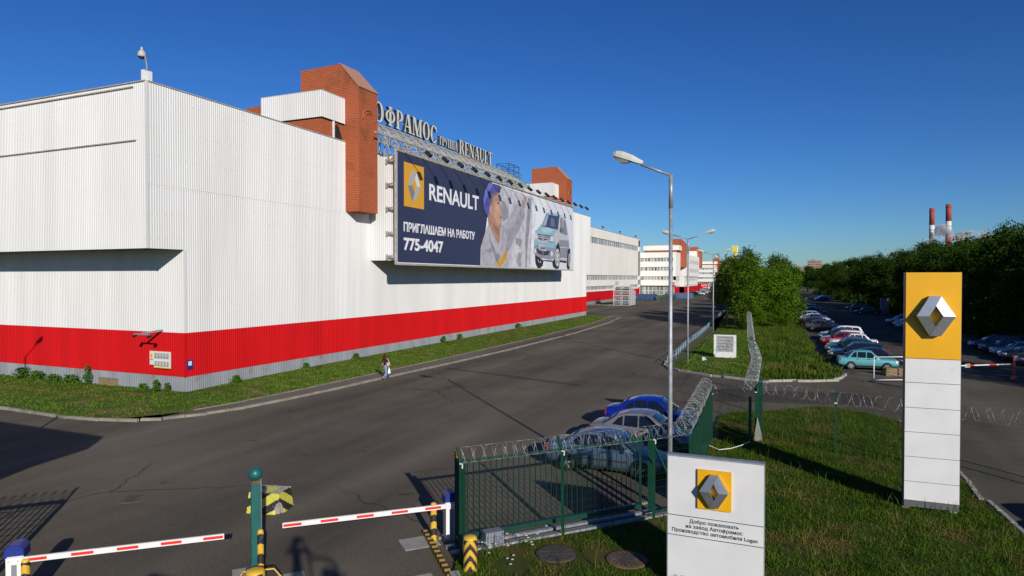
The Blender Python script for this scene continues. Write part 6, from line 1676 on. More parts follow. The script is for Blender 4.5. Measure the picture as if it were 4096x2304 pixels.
def car_proto(style, pm, label, glass='car_glass', near=False, spokes=5):
    S = STY[style]
    t = thing('parked_car', (0, 0, 0), label, 'car')
    st = S['st']
    def ring(x, zb, zt, w):
        h = zt - zb
        half = [(0, zb), (w * .80, zb), (w * .96, zb + .10 * h), (w, zb + .42 * h), (w * .985, zb + .68 * h), (w * .95, zb + .88 * h), (w * .86, zt - .012), (w * .45, zt + .018), (0, zt + .025)]
        return [(x, y, z) for y, z in half] + [(x, -y, z) for y, z in half[-2:0:-1]]
    b = MB(); rings = [ring(*s) for s in st]; k = len(rings[0])
    for r in rings: b.v.extend(r)
    for i in range(len(rings) - 1):
        for q in range(k): b.f.append((i * k + q, (i + 1) * k + q, (i + 1) * k + (q + 1) % k, i * k + (q + 1) % k)); b.mi.append(0)
    b.f.append(tuple(range(k))); b.mi.append(0); e = (len(rings) - 1) * k; b.f.append(tuple(e + k - 1 - q for q in range(k))); b.mi.append(0)
    body = fixn(b.build('body', pm, t, True, local=True))
    sub = body.modifiers.new('s', 'SUBSURF'); sub.levels = 1; sub.render_levels = 1
    cut = MB()
    for wx in S['wx']:
        for sy in (-1, 1): cut.tube([(wx, sy * .62, S['wr'] + .0), (wx, sy * 1.05, S['wr'] + .0)], S['wr'] + .055, 28)
    cu = fixn(cut.build('cutter', 'car_trim'))
    bo = body.modifiers.new('b', 'BOOLEAN'); bo.operation = 'DIFFERENCE'; bo.object = cu; bo.solver = 'EXACT'
    applied(body)
    bpy.data.objects.remove(cu)
    for p in body.data.polygons: p.use_smooth = True
    try: body.data.set_sharp_from_angle(angle=R_(38))
    except Exception: pass
    # greenhouse
    ro = S['roof']; zb0 = min(p[1] for p in ro)
    zt0 = max(p[1] for p in ro); wB = st[4][3] * .95; wT = st[4][3] * .71
    yw = lambda z: wB + (wT - wB) * max(0, min(1, (z - .93) / (zt0 - .93))) ** 1.15
    g = MB(); n = len(ro)
    L_ = [(x, yw(z) if 0 < i < n - 1 else yw(z) * .97, z) for i, (x, z) in enumerate(ro)]
    Rr = [(x, -y, z) for x, y, z in L_]
    Mi = [(x - (.03 if i < 2 else 0) + (.05 if i > n - 3 else 0), 0, z + (.035 if 0 < i < n - 1 else .0)) for i, (x, z) in enumerate(ro)]
    g.v = L_ + Mi + Rr
    for i in range(n - 1):
        g.f.append((i, i + 1, n + i + 1, n + i)); g.f.append((n + i, n + i + 1, 2 * n + i + 1, 2 * n + i)); g.mi += [0, 0]
    # sides as strips between the roof line and the belt
    bl = len(g.v); belt = [(x, yw(.9), .86) for x, z in ro]
    g.v += belt + [(x, -y, z) for x, y, z in belt]
    for i in range(n - 1):
        g.f.append((i, bl + i, bl + i + 1, i + 1)); g.f.append((2 * n + i, 2 * n + i + 1, bl + n + i + 1, bl + n + i)); g.mi += [0, 0]
    g.f.append((0, n, 2 * n, bl + n, bl)); g.f.append((n - 1, bl + n - 1, bl + 2 * n - 1, 3 * n - 1, 2 * n - 1)); g.mi += [0, 0]
    cab = g.build('roof', pm, t, True, local=True); fixn(cab)
    bv = cab.modifiers.new('bv', 'BEVEL'); bv.width = .045; bv.segments = 3; bv.limit_method = 'ANGLE'; bv.angle_limit = R_(24)
    applied(cab)
    for p in cab.data.polygons: p.use_smooth = True
    try: cab.data.set_sharp_from_angle(angle=R_(40))
    except Exception: pass
    # glass
    for sy in (-1, 1):
        for w in S['win']:
            m = MB(); pts = [(x, sy * (yw(z) + .008), z) for x, z in w]
            m.extr(pts, (0, sy * .006, 0)); fixn(m.build('side_window', glass, t, local=True))
    def shield(nm, lo, hi, sgn):
        m = MB(); (xl, zl), (xh, zh) = lo, hi
        nx, nz = (zh - zl), -(xh - xl); q = math.hypot(nx, nz); nx, nz = nx / q * sgn, nz / q * sgn
        if nz < 0: nx, nz = -nx, -nz
        def P(f, s, k): x = xl + (xh - xl) * f; z = zl + (zh - zl) * f; return (x + nx * k + (.05 - .05 * abs(s)) * (1 if nm == 'windscreen' else -1) * .9, s * (yw(z) - .075), z + nz * k + (.02 if abs(s) < .5 else 0) * f)
        ss = [-1, -.6, -.2, .2, .6, 1]
        a = [P(0.02, s, .024) for s in ss]; c = [P(.97, s, .024) for s in ss]
        m.v = a + c; k = len(ss)
        m.f = [(i, i + 1, k + i + 1, k + i) for i in range(k - 1)]; m.mi = [0] * (k - 1)
        o = m.build(nm, 'car_glass_blue', t, True, local=True)
        so_ = o.modifiers.new('s', 'SOLIDIFY'); so_.thickness = .02; so_.offset = -1; applied(o)
    fr = S['front']; shield('windscreen', fr[1], fr[0], 1)
    rg = S['rearg']; shield('rear_window', rg[0], rg[1], 1)
    # wheels
    for wx in S['wx']:
        for sy in (-1, 1):
            r = S['wr']; yo = sy * (st[4][3] - .02)
            w = MB(); w.lathe([(r * .70, -.10), (r * .93, -.10), (r, -.06), (r, .06), (r * .93, .095), (r * .70, .095)], (0, 0, 0), 28)
            for i, v in enumerate(w.v): w.v[i] = (wx + v[0], yo - sy * .10 + sy * v[2], r + v[1])
            wo_ = fixn(w.build('wheel', 'tyre', t, True, local=True))
            m = MB(); yf = yo - sy * .012
            for q in range(spokes):
                a = 2 * math.pi * q / spokes + .3
                m.beam((wx, yf, r), (wx + r * .66 * math.cos(a), yf - sy * .01, r + r * .66 * math.sin(a)), .05, .05)
            m.tube([(wx + r * .68 * math.cos(2 * math.pi * q / 24), yf - sy * .02, r + r * .68 * math.sin(2 * math.pi * q / 24)) for q in range(25)], .022, 5, False)
            m.tube([(wx, yf - sy * .05, r), (wx, yf + sy * .006, r)], .05, 12)
            ri = m.build('rim', 'rim', wo_, local=True)
            m = MB(); m.tube([(wx, yf - sy * .09, r), (wx, yf - sy * .06, r)], r * .68, 20); m.build('brake_disc', 'black_metal', wo_, local=True)
    # lights, bumpers, mirrors, handles
    xf = st[-1][0]; xr = st[0][0]; w9 = st[-2][3]
    for sy in (-1, 1):
        m = MB(); zt = st[-3][2]
        m.extr([(xf - .30, sy * (st[-3][3] + .0), zt - .17), (xf - .34, sy * (st[-3][3] - .03), zt - .02), (xf - .085, sy * (w9 - .13), zt - .07), (xf - .04, sy * (w9 - .18), zt - .17)], (.045, sy * .03, .02))
        fixn(m.build('headlight', 'head_clear', t, local=True))
        m = MB(); zr = st[1][2]
        m.extr([(xr + .02, sy * (st[1][3] - .22), zr - .30), (xr + .02, sy * (st[1][3] - .20), zr - .06), (xr + .20, sy * (st[2][3] + .0), zr - .05), (xr + .17, sy * (st[2][3] + .0), zr - .26)], (-.035, sy * .015, 0))
        fixn(m.build('tail_light', 'tail_red', t, local=True))
        m = MB(); xm = S['win'][2][3][0] - .05
        m.obox((xm, sy * (yw(.95) + .13), 1.0), (.10, .19, .13), 0)
        o = m.build('mirror', pm, t, local=True); bv = o.modifiers.new('b', 'BEVEL'); bv.width = .03; bv.segments = 2; applied(o)
        for wi in (1, 2):
            x0 = S['win'][wi][0][0]; m = MB(); yh = st[4][3] * .987
            m.box(x0 - .08 if wi == 1 else x0 + .02, x0 + .10 if wi == 1 else x0 + .20, min(sy * yh, sy * (yh + .02)), max(sy * yh, sy * (yh + .02)), .83, .865)
            m.build('door_handle', 'car_trim', t, local=True)
        if near:
            m = MB()
            for wi in (1, 2):                                     # shut lines of the doors
                x0 = S['win'][wi][0][0] - .05
                m.box(x0 - .007, x0 + .007, min(sy * (st[4][3] * .998), sy * (st[4][3] + .004)), max(sy * st[4][3] * .998, sy * (st[4][3] + .004)), .32, .86)
            x0 = S['win'][2][3][0] + .05
            m.box(x0 - .007, x0 + .007, min(sy * st[5][3] * .998, sy * (st[5][3] + .003)), max(sy * st[5][3] * .998, sy * (st[5][3] + .003)), .32, .82)
            m.build('door_seam', 'car_trim', t, local=True)
            m = MB(); m.box(-.78, .92, min(sy * (st[4][3]), sy * (st[4][3] + .018)), max(sy * st[4][3], sy * (st[4][3] + .018)), .545, .60); m.build('side_trim', 'car_trim', t, local=True)
    m = MB(); m.obox((xf - .01, 0, .43), (.05, st[-2][3] * 1.1, .09), 0); m.build('grille', 'car_trim', t, local=True)
    m = MB(); m.obox((xf + .005, 0, .50), (.02, .50, .11), 0); m.build('number_plate', 'paper_white', t, local=True)
    m = MB(); m.obox((xr - .01, 0, .60), (.02, .50, .11), 0); m.build('number_plate', 'paper_white', t, local=True)
    m = MB(); m.box(S['wx'][0] + .4, S['wx'][1] - .4, -.7, .7, .2, .26); m.box(xr + .3, xf - .3, -.5, .5, .22, .3); m.build('underbody', 'car_trim', t, local=True)
    return t
# three cars by the sheet wall
c1 = car_proto('sedan', 'paint_ice', 'light blue saloon, nearest of the three cars parked behind the mesh fence', 'car_glass', True)
c1.location = (-6.05, 23.15, 0); c1.rotation_euler = (0, 0, R_(-1))
dup(c1, (-5.45, 26.6, 0), R_(0), 'silver saloon in the middle of the three cars by the sheet metal wall', scale=(.96, 1.0, 1.05), swap={'paint_ice': 'paint_silver'})
dup(c1, (-5.75, 30.0, 0), R_(-1), 'bright blue saloon, farthest of the three cars by the sheet metal wall', scale=(.96, 1.0, 1.05), swap={'paint_ice': 'paint_blue'})
# parking row along the meadow
c2 = car_proto('boxy', 'paint_teal', 'turquoise saloon at the near end of the parked row along the meadow', 'car_glass', False, 9)
c2.location = (5.52, 56.35, 0.01); c2.rotation_euler = (0, 0, R_(1.0))
hatch = car_proto('hatch', 'paint_red', 'red hatchback in the row along the meadow between two white cars', 'car_glass', False)
wag = car_proto('wagon', 'paint_white', 'white estate car with its red tail lights outermost in the row along the meadow', 'car_glass', False)
KIDS.clear()
GR = 'cars parked along the meadow'
for o in (c2, hatch, wag): o['group'] = GR
E1, E2 = 0.0, math.pi
dup(c1, (6.3, 58.85, .01), R_(-1), 'black saloon with a bright headlight right behind the turquoise car', GR, .98, {'paint_ice': 'paint_dark'})
dup(wag, (5.25, 61.3, .01), R_(181), 'dark estate car second behind the turquoise saloon', GR, 1.0, {'paint_white': 'paint_dark'})
dup(c1, (5.6, 63.8, .01), R_(179), 'dark blue saloon in the row along the meadow with a pale boot edge', GR, .98, {'paint_ice': 'paint_darkblue'})
dup(hatch, (5.1, 66.3, .01), R_(182), 'dark green hatchback low in the middle of the row along the meadow', GR, 1.02, {'paint_red': 'paint_darkgreen'})
dup(c1, (5.55, 69.2, .01), R_(180), 'dark grey saloon in front of the pale one in the meadow row', GR, .98, {'paint_ice': 'paint_grey'})
dup(c2, (5.8, 72.0, .01), R_(180), 'white saloon with red tail lights in the middle of the meadow row', GR, 1.04, {'paint_teal': 'paint_white'})
hatch.location = (5.0, 74.7, .01); hatch.rotation_euler = (0, 0, R_(181))
dup(wag, (5.3, 77.3, .01), R_(180), 'small white van like car between the red hatchback and the dark green car', GR, .92)
dup(hatch, (5.0, 79.9, .01), R_(181), 'dark green hatchback at the far end of the sunlit meadow row', GR, 1.0, {'paint_red': 'paint_darkgreen'})
wag.location = (5.5, 82.6, .01); wag.rotation_euler = (0, 0, R_(180))
for k, (x, y, src, m, lb, rz) in enumerate((
    (4.0, 95.2, c2, 'paint_brown', 'old brown saloon, nearest of the shaded cars beyond the sunlit row', 1),
    (3.9, 99.5, hatch, 'paint_dark', 'black hatchback next behind the old brown saloon in the shade', 2),
    (3.9, 104.0, c2, 'paint_maroon', 'maroon saloon in the shade before the white hatchback', 0),
    (3.7, 112.5, c1, 'paint_white', 'white saloon catching the light at the far end of the meadow', 0),
    (3.8, 118.0, wag, 'paint_pearl', 'pale estate car right behind the far white saloon', 0),
    (4.2, 136.0, c1, 'paint_darkblue', 'dark blue car in deep shade below the maple', 0),
    (4.6, 150.0, hatch, 'paint_darkblue', 'dark blue hatchback in deep shade beyond the maple', 0))):
    key = {c1: 'paint_ice', c2: 'paint_teal', hatch: 'paint_red', wag: 'paint_white'}[src]
    dup(src, (x, y, .01), R_(rz), lb, GR, None, {key: m})
GW = 'cars parked along the wood'
for x, y, src, m, lb in (
    (18.6, 63.0, hatch, 'paint_maroon', 'dark red car closest to the red gate barrier post at the edge of the wood'),
    (18.5, 66.4, wag, 'paint_dark', 'black estate car second in the shaded row right of the tall pylon'),
    (18.5, 69.6, c2, 'paint_pearl', 'pale saloon in the shaded row right of the tall pylon'),
    (18.4, 72.8, c2, 'paint_brown', 'brown saloon behind the pale one in the shaded row'),
    (18.4, 76.0, wag, 'paint_darkblue', 'dark blue car at the far end of the shaded row right of the pylon'),
    (15.7, 97.6, hatch, 'paint_blue', 'bright blue hatchback just left of the tall pylon in the shade'),
    (15.6, 101.6, c1, 'paint_ice', 'light blue saloon second left of the pylon in the shade'),
    (15.6, 106.4, hatch, 'paint_pearl', 'silver hatchback third left of the pylon in the shade'),
    (15.6, 112.0, wag, 'paint_pearl', 'silver estate car at the far end of the row left of the pylon'),
    (13.9, 141.8, c1, 'paint_darkgreen', 'dark green saloon alone in the deep shade of the wood'),
    (13.4, 156.8, wag, 'paint_dark', 'black estate car deepest in the shade of the wood')):
    key = {c1: 'paint_ice', c2: 'paint_teal', hatch: 'paint_red', wag: 'paint_white'}[src]
    dup(src, (x, y, .01), R_(180), lb, GW, None, {key: m})
GF = 'cars parked far down the lot'
fl = ['first', 'second', 'third', 'fourth', 'fifth', 'sixth', 'seventh', 'eighth']
for k in range(8):
    src, key = ((hatch, 'paint_red'), (c1, 'paint_ice'))[k % 2]
    m = ['paint_darkblue', 'paint_pearl', 'paint_grey', 'paint_blue', 'paint_pearl', 'paint_darkblue', 'paint_grey', 'paint_pearl'][k]
    dup(src, (9.0 + k * .2, 214 + k * 3.4, .01), R_(182), '%s car counted from the near end of the bluish row far down the shaded lot' % fl[k], GF, None, {key: m})
GY = 'cars parked before the far office block'
for k, (x, y, src, m, lb) in enumerate(((-33.4, 259, wag, 'paint_dark', 'black estate car on the grass edge right of the blue skips'), (-33.0, 268, c1, 'paint_white', 'white saloon behind the black estate car by the skips'),
    (-33.6, 277, hatch, 'paint_pearl', 'silver hatchback in the middle of the far roadside row'), (-34.2, 287, c1, 'paint_grey', 'grey saloon in the far roadside row before the lorry'), (-34.9, 299, hatch, 'paint_white', 'white hatchback farthest in the roadside row by the lorry'),
    (-35.5, 313, wag, 'paint_pearl', 'pale estate car last in the roadside row below the red lorry'))):
    key = {c1: 'paint_ice', c2: 'paint_teal', hatch: 'paint_red', wag: 'paint_white'}[src]
    dup(src, (x, y, .1), R_(-6), lb, GY, None, {key: m})
# a car whose nose reaches in at the right edge
dup(wag, (9.25, 20.9, .01), R_(197), 'dark car reaching into the picture at the right edge below the pylon', GW, None, {'paint_white': 'paint_grey'})

# parking gate, white frame and bale
t = thing('parking_barrier', (14.3, 54.7, 0), 'thin red and white parking pole barrier with its red post right of the tall pylon', 'barrier')
c = MB(); c.box(14.24, 14.36, 54.64, 54.76, 0, 1.5); c.extr([(14.1, 54.6, 0), (14.5, 54.6, 0), (14.36, 54.6, .3), (14.24, 54.6, .3)], (0, .2, 0)); c.build('post', 'chimney_red', t)
bx = [(8.4 + .71 * k, 48.9 + .62 * k) for k in range(9)]
c = MB()
ax, ay = 7.6, 46.9; ex, ey = 14.0, 53.6
for k in range(24):
    p = (ax + (ex - ax) * k / 24, ay + (ey - ay) * k / 24, 1.18 + .3 * (1 - k / 24.)); q = (ax + (ex - ax) * (k + 1) / 24, ay + (ey - ay) * (k + 1) / 24, 1.18 + .3 * (1 - (k + 1) / 24.))
    if k % 6 in (0, 5): e_ = MB(); e_.tube([p, q], .047, 8); e_.build('red_band', 'barrier_red', t)
    else: c.tube([p, q], .045, 8)
c.build('pole', 'white_paint', t)
c = MB(); c.obox((10.6, 50.04, 1.33), (.5, .06, .24), math.atan2(ey - ay, ex - ax)); c.build('plate', 'grey_photo', t)
c = MB(); c.box(ax - .1, ax + .1, ay - .1, ay + .1, 0, 1.5); c.build('pivot', 'chimney_red', t)
t = thing('white_frame', (6.9, 50.0, 0), 'white tubular frame gate standing in front of the turquoise car', 'frame')
c = MB(); A = Vector((5.25, 49.45)); B = Vector((9.6, 51.6))
for k in (0, .42, .84):
    p = A.lerp(B, k); c.tube([(p.x, p.y, 0.05 if k == 0 else .12), (p.x, p.y, 1.72)], .035, 8)
for z in (.16, 1.70): c.tube([(A.x, A.y, z), (B.x, B.y, z)], .035, 8)
c.tube([(A.x, A.y, .3), (A.x + .15, A.y - .25, 0)], .035, 6)
c.build('tube', 'white_paint', t, True)
t = thing('earth_block', (7.5, 53.6, 0), 'rough brown block lying by the front wheel of the turquoise car', 'block')
c = MB(); r = random.Random(1)
b = bmesh.new(); bmesh.ops.create_cube(b, size=1.0); bmesh.ops.subdivide_edges(b, edges=b.edges, cuts=5, use_grid_fill=True)
for v in b.verts: v.co = Vector((v.co.x * 2.4 + r.gauss(0, .03), v.co.y * .8 + r.gauss(0, .03), (v.co.z + .5) * .55 + r.gauss(0, .02)))
mm = bpy.data.meshes.new('block'); b.to_mesh(mm); b.free(); mm.materials.append(M['straw']); o = bpy.data.objects.new('block', mm); col.objects.link(o); o.parent = t
t.rotation_euler = (0, 0, R_(12))
t = thing('utility_cabinet', (17.0, 144, 0), 'pale utility cabinet standing in the dark edge of the wood', 'cabinet')
c = MB(); c.box(16.3, 17.7, 143.6, 144.4, .1, 3.0); c.build('case', 'concrete', t); c = MB(); c.box(16.2, 17.8, 143.5, 144.5, 3.0, 3.12); c.build('lid', 'concrete', t); c = MB(); c.box(16.4, 17.6, 143.56, 143.6, .3, 2.8); c.build('door', 'cabinet_grey', t)
# ================================================================== people
def person(name, loc, head_to, label, J, E_, regions, hair=None, hair_mat='hair_red', cat='person', zs=1.0):
    """one continuous skinned body; J joint -> (x, y, z, radius), E_ edges, regions (a, b, material) give every bone its cloth or skin"""
    t = thing(name, loc, label, cat, None, head_to)
    names = list(J); idx = {n: i for i, n in enumerate(names)}
    me = bpy.data.meshes.new('body'); me.from_pydata([J[n][:3] for n in names], [(idx[a], idx[b]) for a, b in E_], [])
    o = bpy.data.objects.new('body', me); col.objects.link(o); o.parent = t
    sk = o.modifiers.new('skin', 'SKIN'); sk.use_smooth_shade = True; sk.branch_smoothing = .6
    for i, n in enumerate(names):
        r = J[n][3]; r = r if isinstance(r, tuple) else (r, r)
        me.skin_vertices[0].data[i].radius = r
        me.skin_vertices[0].data[i].use_root = (n == 'pelvis')
    sb = o.modifiers.new('s', 'SUBSURF'); sb.levels = 1; sb.render_levels = 1
    applied(o)
    ms = []
    for a, b, m in regions:
        if m not in ms: ms.append(m)
    for m in ms: o.data.materials.append(M[m])
    segs = [(Vector(J[a][:3]), Vector(J[b][:3]), ms.index(m)) for a, b, m in regions]
    for p in o.data.polygons:
        c = p.center; best = (9, 0)
        for a, b, mi in segs:
            ab = b - a; k = max(0, min(1, (c - a).dot(ab) / max(1e-6, ab.length_squared))); d = (a + ab * k - c).length
            if d < best[0]: best = (d, mi)
        p.material_index = best[1]; p.use_smooth = True
    return t
def hand(J, E_, reg, nm, wrist, palm, fdir, side, m='skin', curl=.5):
    """palm and five separate bent fingers"""
    P = Vector(palm); f = Vector(fdir).normalized(); s = Vector(side).normalized(); nrm = f.cross(s).normalized()
    J[nm] = (*P, (.030, .016)); E_.append((wrist, nm)); reg.append((wrist, nm, m))
    for k, (off, ln) in enumerate(((-.030, .062), (-.011, .074), (.010, .070), (.029, .055))):
        b = P + s * off + f * .030; mid_ = b + f * ln * .55 + nrm * .006; tip = mid_ + (f * (1 - curl) + nrm * curl).normalized() * ln * .5
        for q, (pt, r) in enumerate(((b, .0095), (mid_, .0085), (tip, .007))):
            n = '%s_f%d%d' % (nm, k, q); J[n] = (*pt, r); pv = nm if q == 0 else '%s_f%d%d' % (nm, k, q - 1); E_.append((pv, n)); reg.append((pv, n, m))
    b = P - s * .034 - f * .012; tip = b - s * .022 + f * .045 + nrm * .015
    for q, (pt, r) in enumerate(((b, .011), (tip, .008))):
        n = '%s_t%d' % (nm, q); J[n] = (*pt, r); pv = nm if q == 0 else '%s_t0' % nm; E_.append((pv, n)); reg.append((pv, n, m))
def skeleton(legL, legR, armL, armR, top, low, shoe, sleeve, slim=1.0):
    s = slim
    J = dict(pelvis=(0, 0, .93, (.155 * s, .11)), waist=(0, .01, 1.08, (.125 * s, .09)), chest=(0, .005, 1.28, (.15 * s, .10)), coll=(0, 0, 1.40, (.11 * s, .065)), neck=(0, .01, 1.455, .048), jaw=(0, .035, 1.525, (.058, .068)), skull=(0, .015, 1.60, (.072, .088)), crown=(0, .0, 1.662, (.05, .06)), nose=(0, .118, 1.565, .012))
    E_ = [('pelvis', 'waist'), ('waist', 'chest'), ('chest', 'coll'), ('coll', 'neck'), ('neck', 'jaw'), ('jaw', 'skull'), ('skull', 'crown'), ('jaw', 'nose')]
    reg = [('pelvis', 'waist', top), ('waist', 'chest', top), ('chest', 'coll', top), ('neck', 'jaw', 'skin'), ('jaw', 'skull', 'skin'), ('skull', 'crown', 'skin'), ('jaw', 'nose', 'skin')]
    for nm, L in (('L', legL), ('R', legR)):
        for n, p, r in zip(('hip', 'knee', 'shin', 'ankle', 'heel', 'toe'), L, ((.092, .092), (.06, .062), (.053, .056), (.040, .042), (.036, .034), (.036, .026))): J[n + nm] = (*p, r)
        E_ += [('pelvis', 'hip' + nm), ('hip' + nm, 'knee' + nm), ('knee' + nm, 'shin' + nm), ('shin' + nm, 'ankle' + nm), ('ankle' + nm, 'heel' + nm), ('heel' + nm, 'toe' + nm)]
        reg += [('pelvis', 'hip' + nm, low), ('hip' + nm, 'knee' + nm, low), ('knee' + nm, 'shin' + nm, low), ('shin' + nm, 'ankle' + nm, low), ('heel' + nm, 'toe' + nm, shoe)]
    for nm, A in (('L', armL), ('R', armR)):
        for n, p, r in zip(('sh', 'elb', 'wri'), A, (.052, .040, .027)): J[n + nm] = (*p, r)
        E_ += [('coll', 'sh' + nm), ('sh' + nm, 'elb' + nm), ('elb' + nm, 'wri' + nm)]
        reg += [('coll', 'sh' + nm, top), ('sh' + nm, 'elb' + nm, top), ('elb' + nm, 'wri' + nm, sleeve)]
    return J, E_, reg
def face_bits(t, z0=0.0):
    c = MB()
    for sx in (-1, 1): c.obox((sx * .030, .097, 1.594 + z0), (.022, .012, .010))
    c.build('eye', 'black_metal', t, local=True)
    c = MB(); c.obox((0, .100, 1.528 + z0), (.042, .012, .009)); c.build('mouth', 'tail_red', t, local=True)
    for sx in (-1, 1):
        c = MB(); c.obox((sx * .078, .008, 1.580 + z0), (.014, .034, .055)); o = c.build('ear', 'skin', t, local=True)
# walking woman
J, E_, reg = skeleton([(-.085, 0, .88), (-.09, .13, .49), (-.09, .17, .36), (-.085, .27, .10), (-.085, .25, .05), (-.085, .41, .035)],
                      [(.085, 0, .88), (.09, .00, .48), (.09, -.08, .34), (.09, -.30, .16), (.09, -.34, .11), (.09, -.22, .03)],
                      [(-.165, 0, 1.385), (-.215, -.09, 1.13), (-.19, .04, .93)], [(.165, 0, 1.385), (.225, -.02, 1.12), (.255, .06, .89)], 'cloth_black', 'cloth_jeans', 'shoe_dark', 'skin', .92)
hand(J, E_, reg, 'handL', 'wriL', (-.185, .065, .86), (0, .3, -1), (0, 1, .2))
hand(J, E_, reg, 'handR', 'wriR', (.26, .085, .82), (0, .2, -1), (0, 1, .2), 'skin', .9)
PLOC = (-25.62, 37.75, .0)
walker = person('person', PLOC, R_(-8), 'woman with long red hair, black top and jeans walking along the kerb with bags', J, E_, reg)
face_bits(walker)
c = MB()
for k in range(9):
    u = k / 8
    c.v += [((.092 + .012 * u) * math.cos(a) * (1 - .1 * u), -.012 - .03 * u + (.098 - .012 * u) * math.sin(a) * (.92 if math.sin(a) < 0 else .55), 1.705 - .36 * u ** 1.05 + (.0 if k else .0)) for a in [math.pi * (1.0 + 1.0 * q / 12) if k > 1 else math.pi * 2 * q / 12 for q in range(13)]]
for k in range(8):
    for q in range(12): c.f.append((k * 13 + q, k * 13 + q + 1, k * 13 + 14 + q, k * 13 + 13 + q)); c.mi.append(0)
c.f.append(tuple(range(13))); c.mi.append(0)
ho = c.build('hair', 'hair_red', walker, True, local=True); s_ = ho.modifiers.new('s', 'SOLIDIFY'); s_.thickness = .03; applied(ho)
wm = Matrix.Translation(PLOC) @ Matrix.Rotation(R_(-8), 4, 'Z')
def at(x, y, z): p = wm @ Vector((x, y, z)); return (p.x, p.y, p.z)
t = thing('shopping_bag', at(.27, .09, .3), 'white plastic carrier bag with a blue base hanging from the walking woman\'s hand', 'bag')
c = MB(); rings = [(.03, .02, .80), (.05, .03, .72), (.10, .05, .60), (.13, .07, .42), (.14, .08, .30), (.10, .06, .25)]
base = []
for rx, ry, z in rings:
    n0 = len(c.v); base.append(n0)
    c.v += [at(.275 + ry * math.cos(a) * 1.0 + .012 * math.sin(3 * a), .10 + rx * math.sin(a), z) for a in [2 * math.pi * q / 14 for q in range(14)]]
for i in range(len(rings) - 1):
    for q in range(14): c.f.append((base[i] + q, base[i + 1] + q, base[i + 1] + (q + 1) % 14, base[i] + (q + 1) % 14)); c.mi.append(1 if i >= 3 else 0)
c.f.append(tuple(base[-1] + q for q in range(14))); c.mi.append(1)
c.build('bag', ['bag_white', 'bag_blue'], t, True)
c = MB(); c.tube([at(.275, .07, .78), at(.268, .08, .83), at(.275, .12, .78)], .008, 5); c.build('handle', 'bag_white', t)
t = thing('shoulder_bag', at(.19, .03, 1.05), 'pale pink shoulder bag under the walking woman\'s right arm', 'bag')
c = MB(); p = at(.215, .07, 1.06); c.obox(p, (.10, .30, .24), R_(-8), R_(8)); o = c.build('bag', 'cloth_pink', t); bv = o.modifiers.new('b', 'BEVEL'); bv.width = .03; bv.segments = 2; applied(o)
c = MB(); c.tube([at(.21, -.04, 1.16), at(.19, -.02, 1.36), at(.13, .02, 1.44), at(.17, .10, 1.38), at(.21, .16, 1.17)], .012, 5); c.build('strap', 'bag_white', t)
# far pedestrian
J, E_, reg = skeleton([(-.085, 0, .88), (-.09, .10, .49), (-.09, .12, .36), (-.085, .18, .10), (-.085, .16, .05), (-.085, .31, .035)],
                      [(.085, 0, .88), (.09, .00, .48), (.09, -.06, .34), (.09, -.20, .12), (.09, -.23, .07), (.09, -.12, .03)],
                      [(-.165, 0, 1.385), (-.215, -.05, 1.13), (-.20, .06, .90)], [(.165, 0, 1.385), (.22, .02, 1.12), (.22, .14, .93)], 'bag_white', 'cloth_grey', 'shoe_dark', 'skin')
hand(J, E_, reg, 'handL', 'wriL', (-.195, .085, .83), (0, .3, -1), (0, 1, .2)); hand(J, E_, reg, 'handR', 'wriR', (.22, .17, .87), (0, .3, -1), (0, 1, .2))
fp = person('person', (-44.4, 307, .1), R_(20), 'tiny far pedestrian in a white shirt on the path before the red wall', J, E_, reg)
face_bits(fp)
c = MB(); c.lathe([(.09, 1.58), (.098, 1.62), (.085, 1.68), (.03, 1.715)], (0, -.008, 0), 12); c.build('hair', 'hair_red', fp, True, local=True)

# the photographer who stands behind the lens, and the platform; they only show as shadows on the lane
DK = 5.42
J, E_, reg = skeleton([(-.09, 0, .88), (-.13, .02, .48), (-.135, .01, .34), (-.14, -.01, .08), (-.14, -.03, .05), (-.15, .13, .035)],
                      [(.09, 0, .88), (.13, .02, .48), (.135, .01, .34), (.14, -.01, .08), (.14, -.03, .05), (.15, .13, .035)],
                      [(-.18, 0, 1.385), (-.30, .12, 1.22), (-.11, .20, 1.50)], [(.18, 0, 1.385), (.32, .12, 1.24), (.12, .20, 1.51)], 'cloth_black', 'cloth_grey', 'shoe_dark', 'cloth_black')
hand(J, E_, reg, 'handL', 'wriL', (-.07, .215, 1.54), (.6, .2, .8), (.8, 0, -.6), 'skin', .6); hand(J, E_, reg, 'handR', 'wriR', (.09, .215, 1.56), (-.5, .2, .85), (.85, 0, .5), 'skin', .6)
ph = person('person', (.72, -.22, DK), R_(23), 'photographer in dark clothes on the platform holding a camera to the face', J, E_, reg)
face_bits(ph)
c = MB(); c.lathe([(.085, 1.57), (.098, 1.62), (.085, 1.68), (.03, 1.715)], (0, -.008, 0), 12); c.build('hair', 'hair_red', ph, True, local=True)
t = thing('photo_camera', (.64, -.03, 6.98), 'black camera held at the photographer\'s face', 'camera', rz=R_(23))
c = MB(); c.box(-.07, .07, -.03, .03, -.05, .05); c.box(-.03, .03, -.03, .03, .05, .075); c.build('body', 'black_metal', t, local=True)
c = MB(); c.tube([(0, .03, 0), (0, .09, 0)], .036, 14); c.build('lens', 'car_trim', t, local=True)
t = thing('footbridge', (0, -1.4, 0), 'concrete platform with a handrail on which the photographer stands', 'footbridge')
c = MB(); c.box(-4, 5, -2.6, .16, DK - .25, DK); c.build('deck', 'concrete', t)
for x in (-3.4, 4.4):
    c = MB(); c.box(x - .25, x + .25, -1.6, -1.1, 0, DK - .25); c.build('pillar', 'concrete', t)
c = MB(); rl = [(.55, -.17), (1.05, .03)]
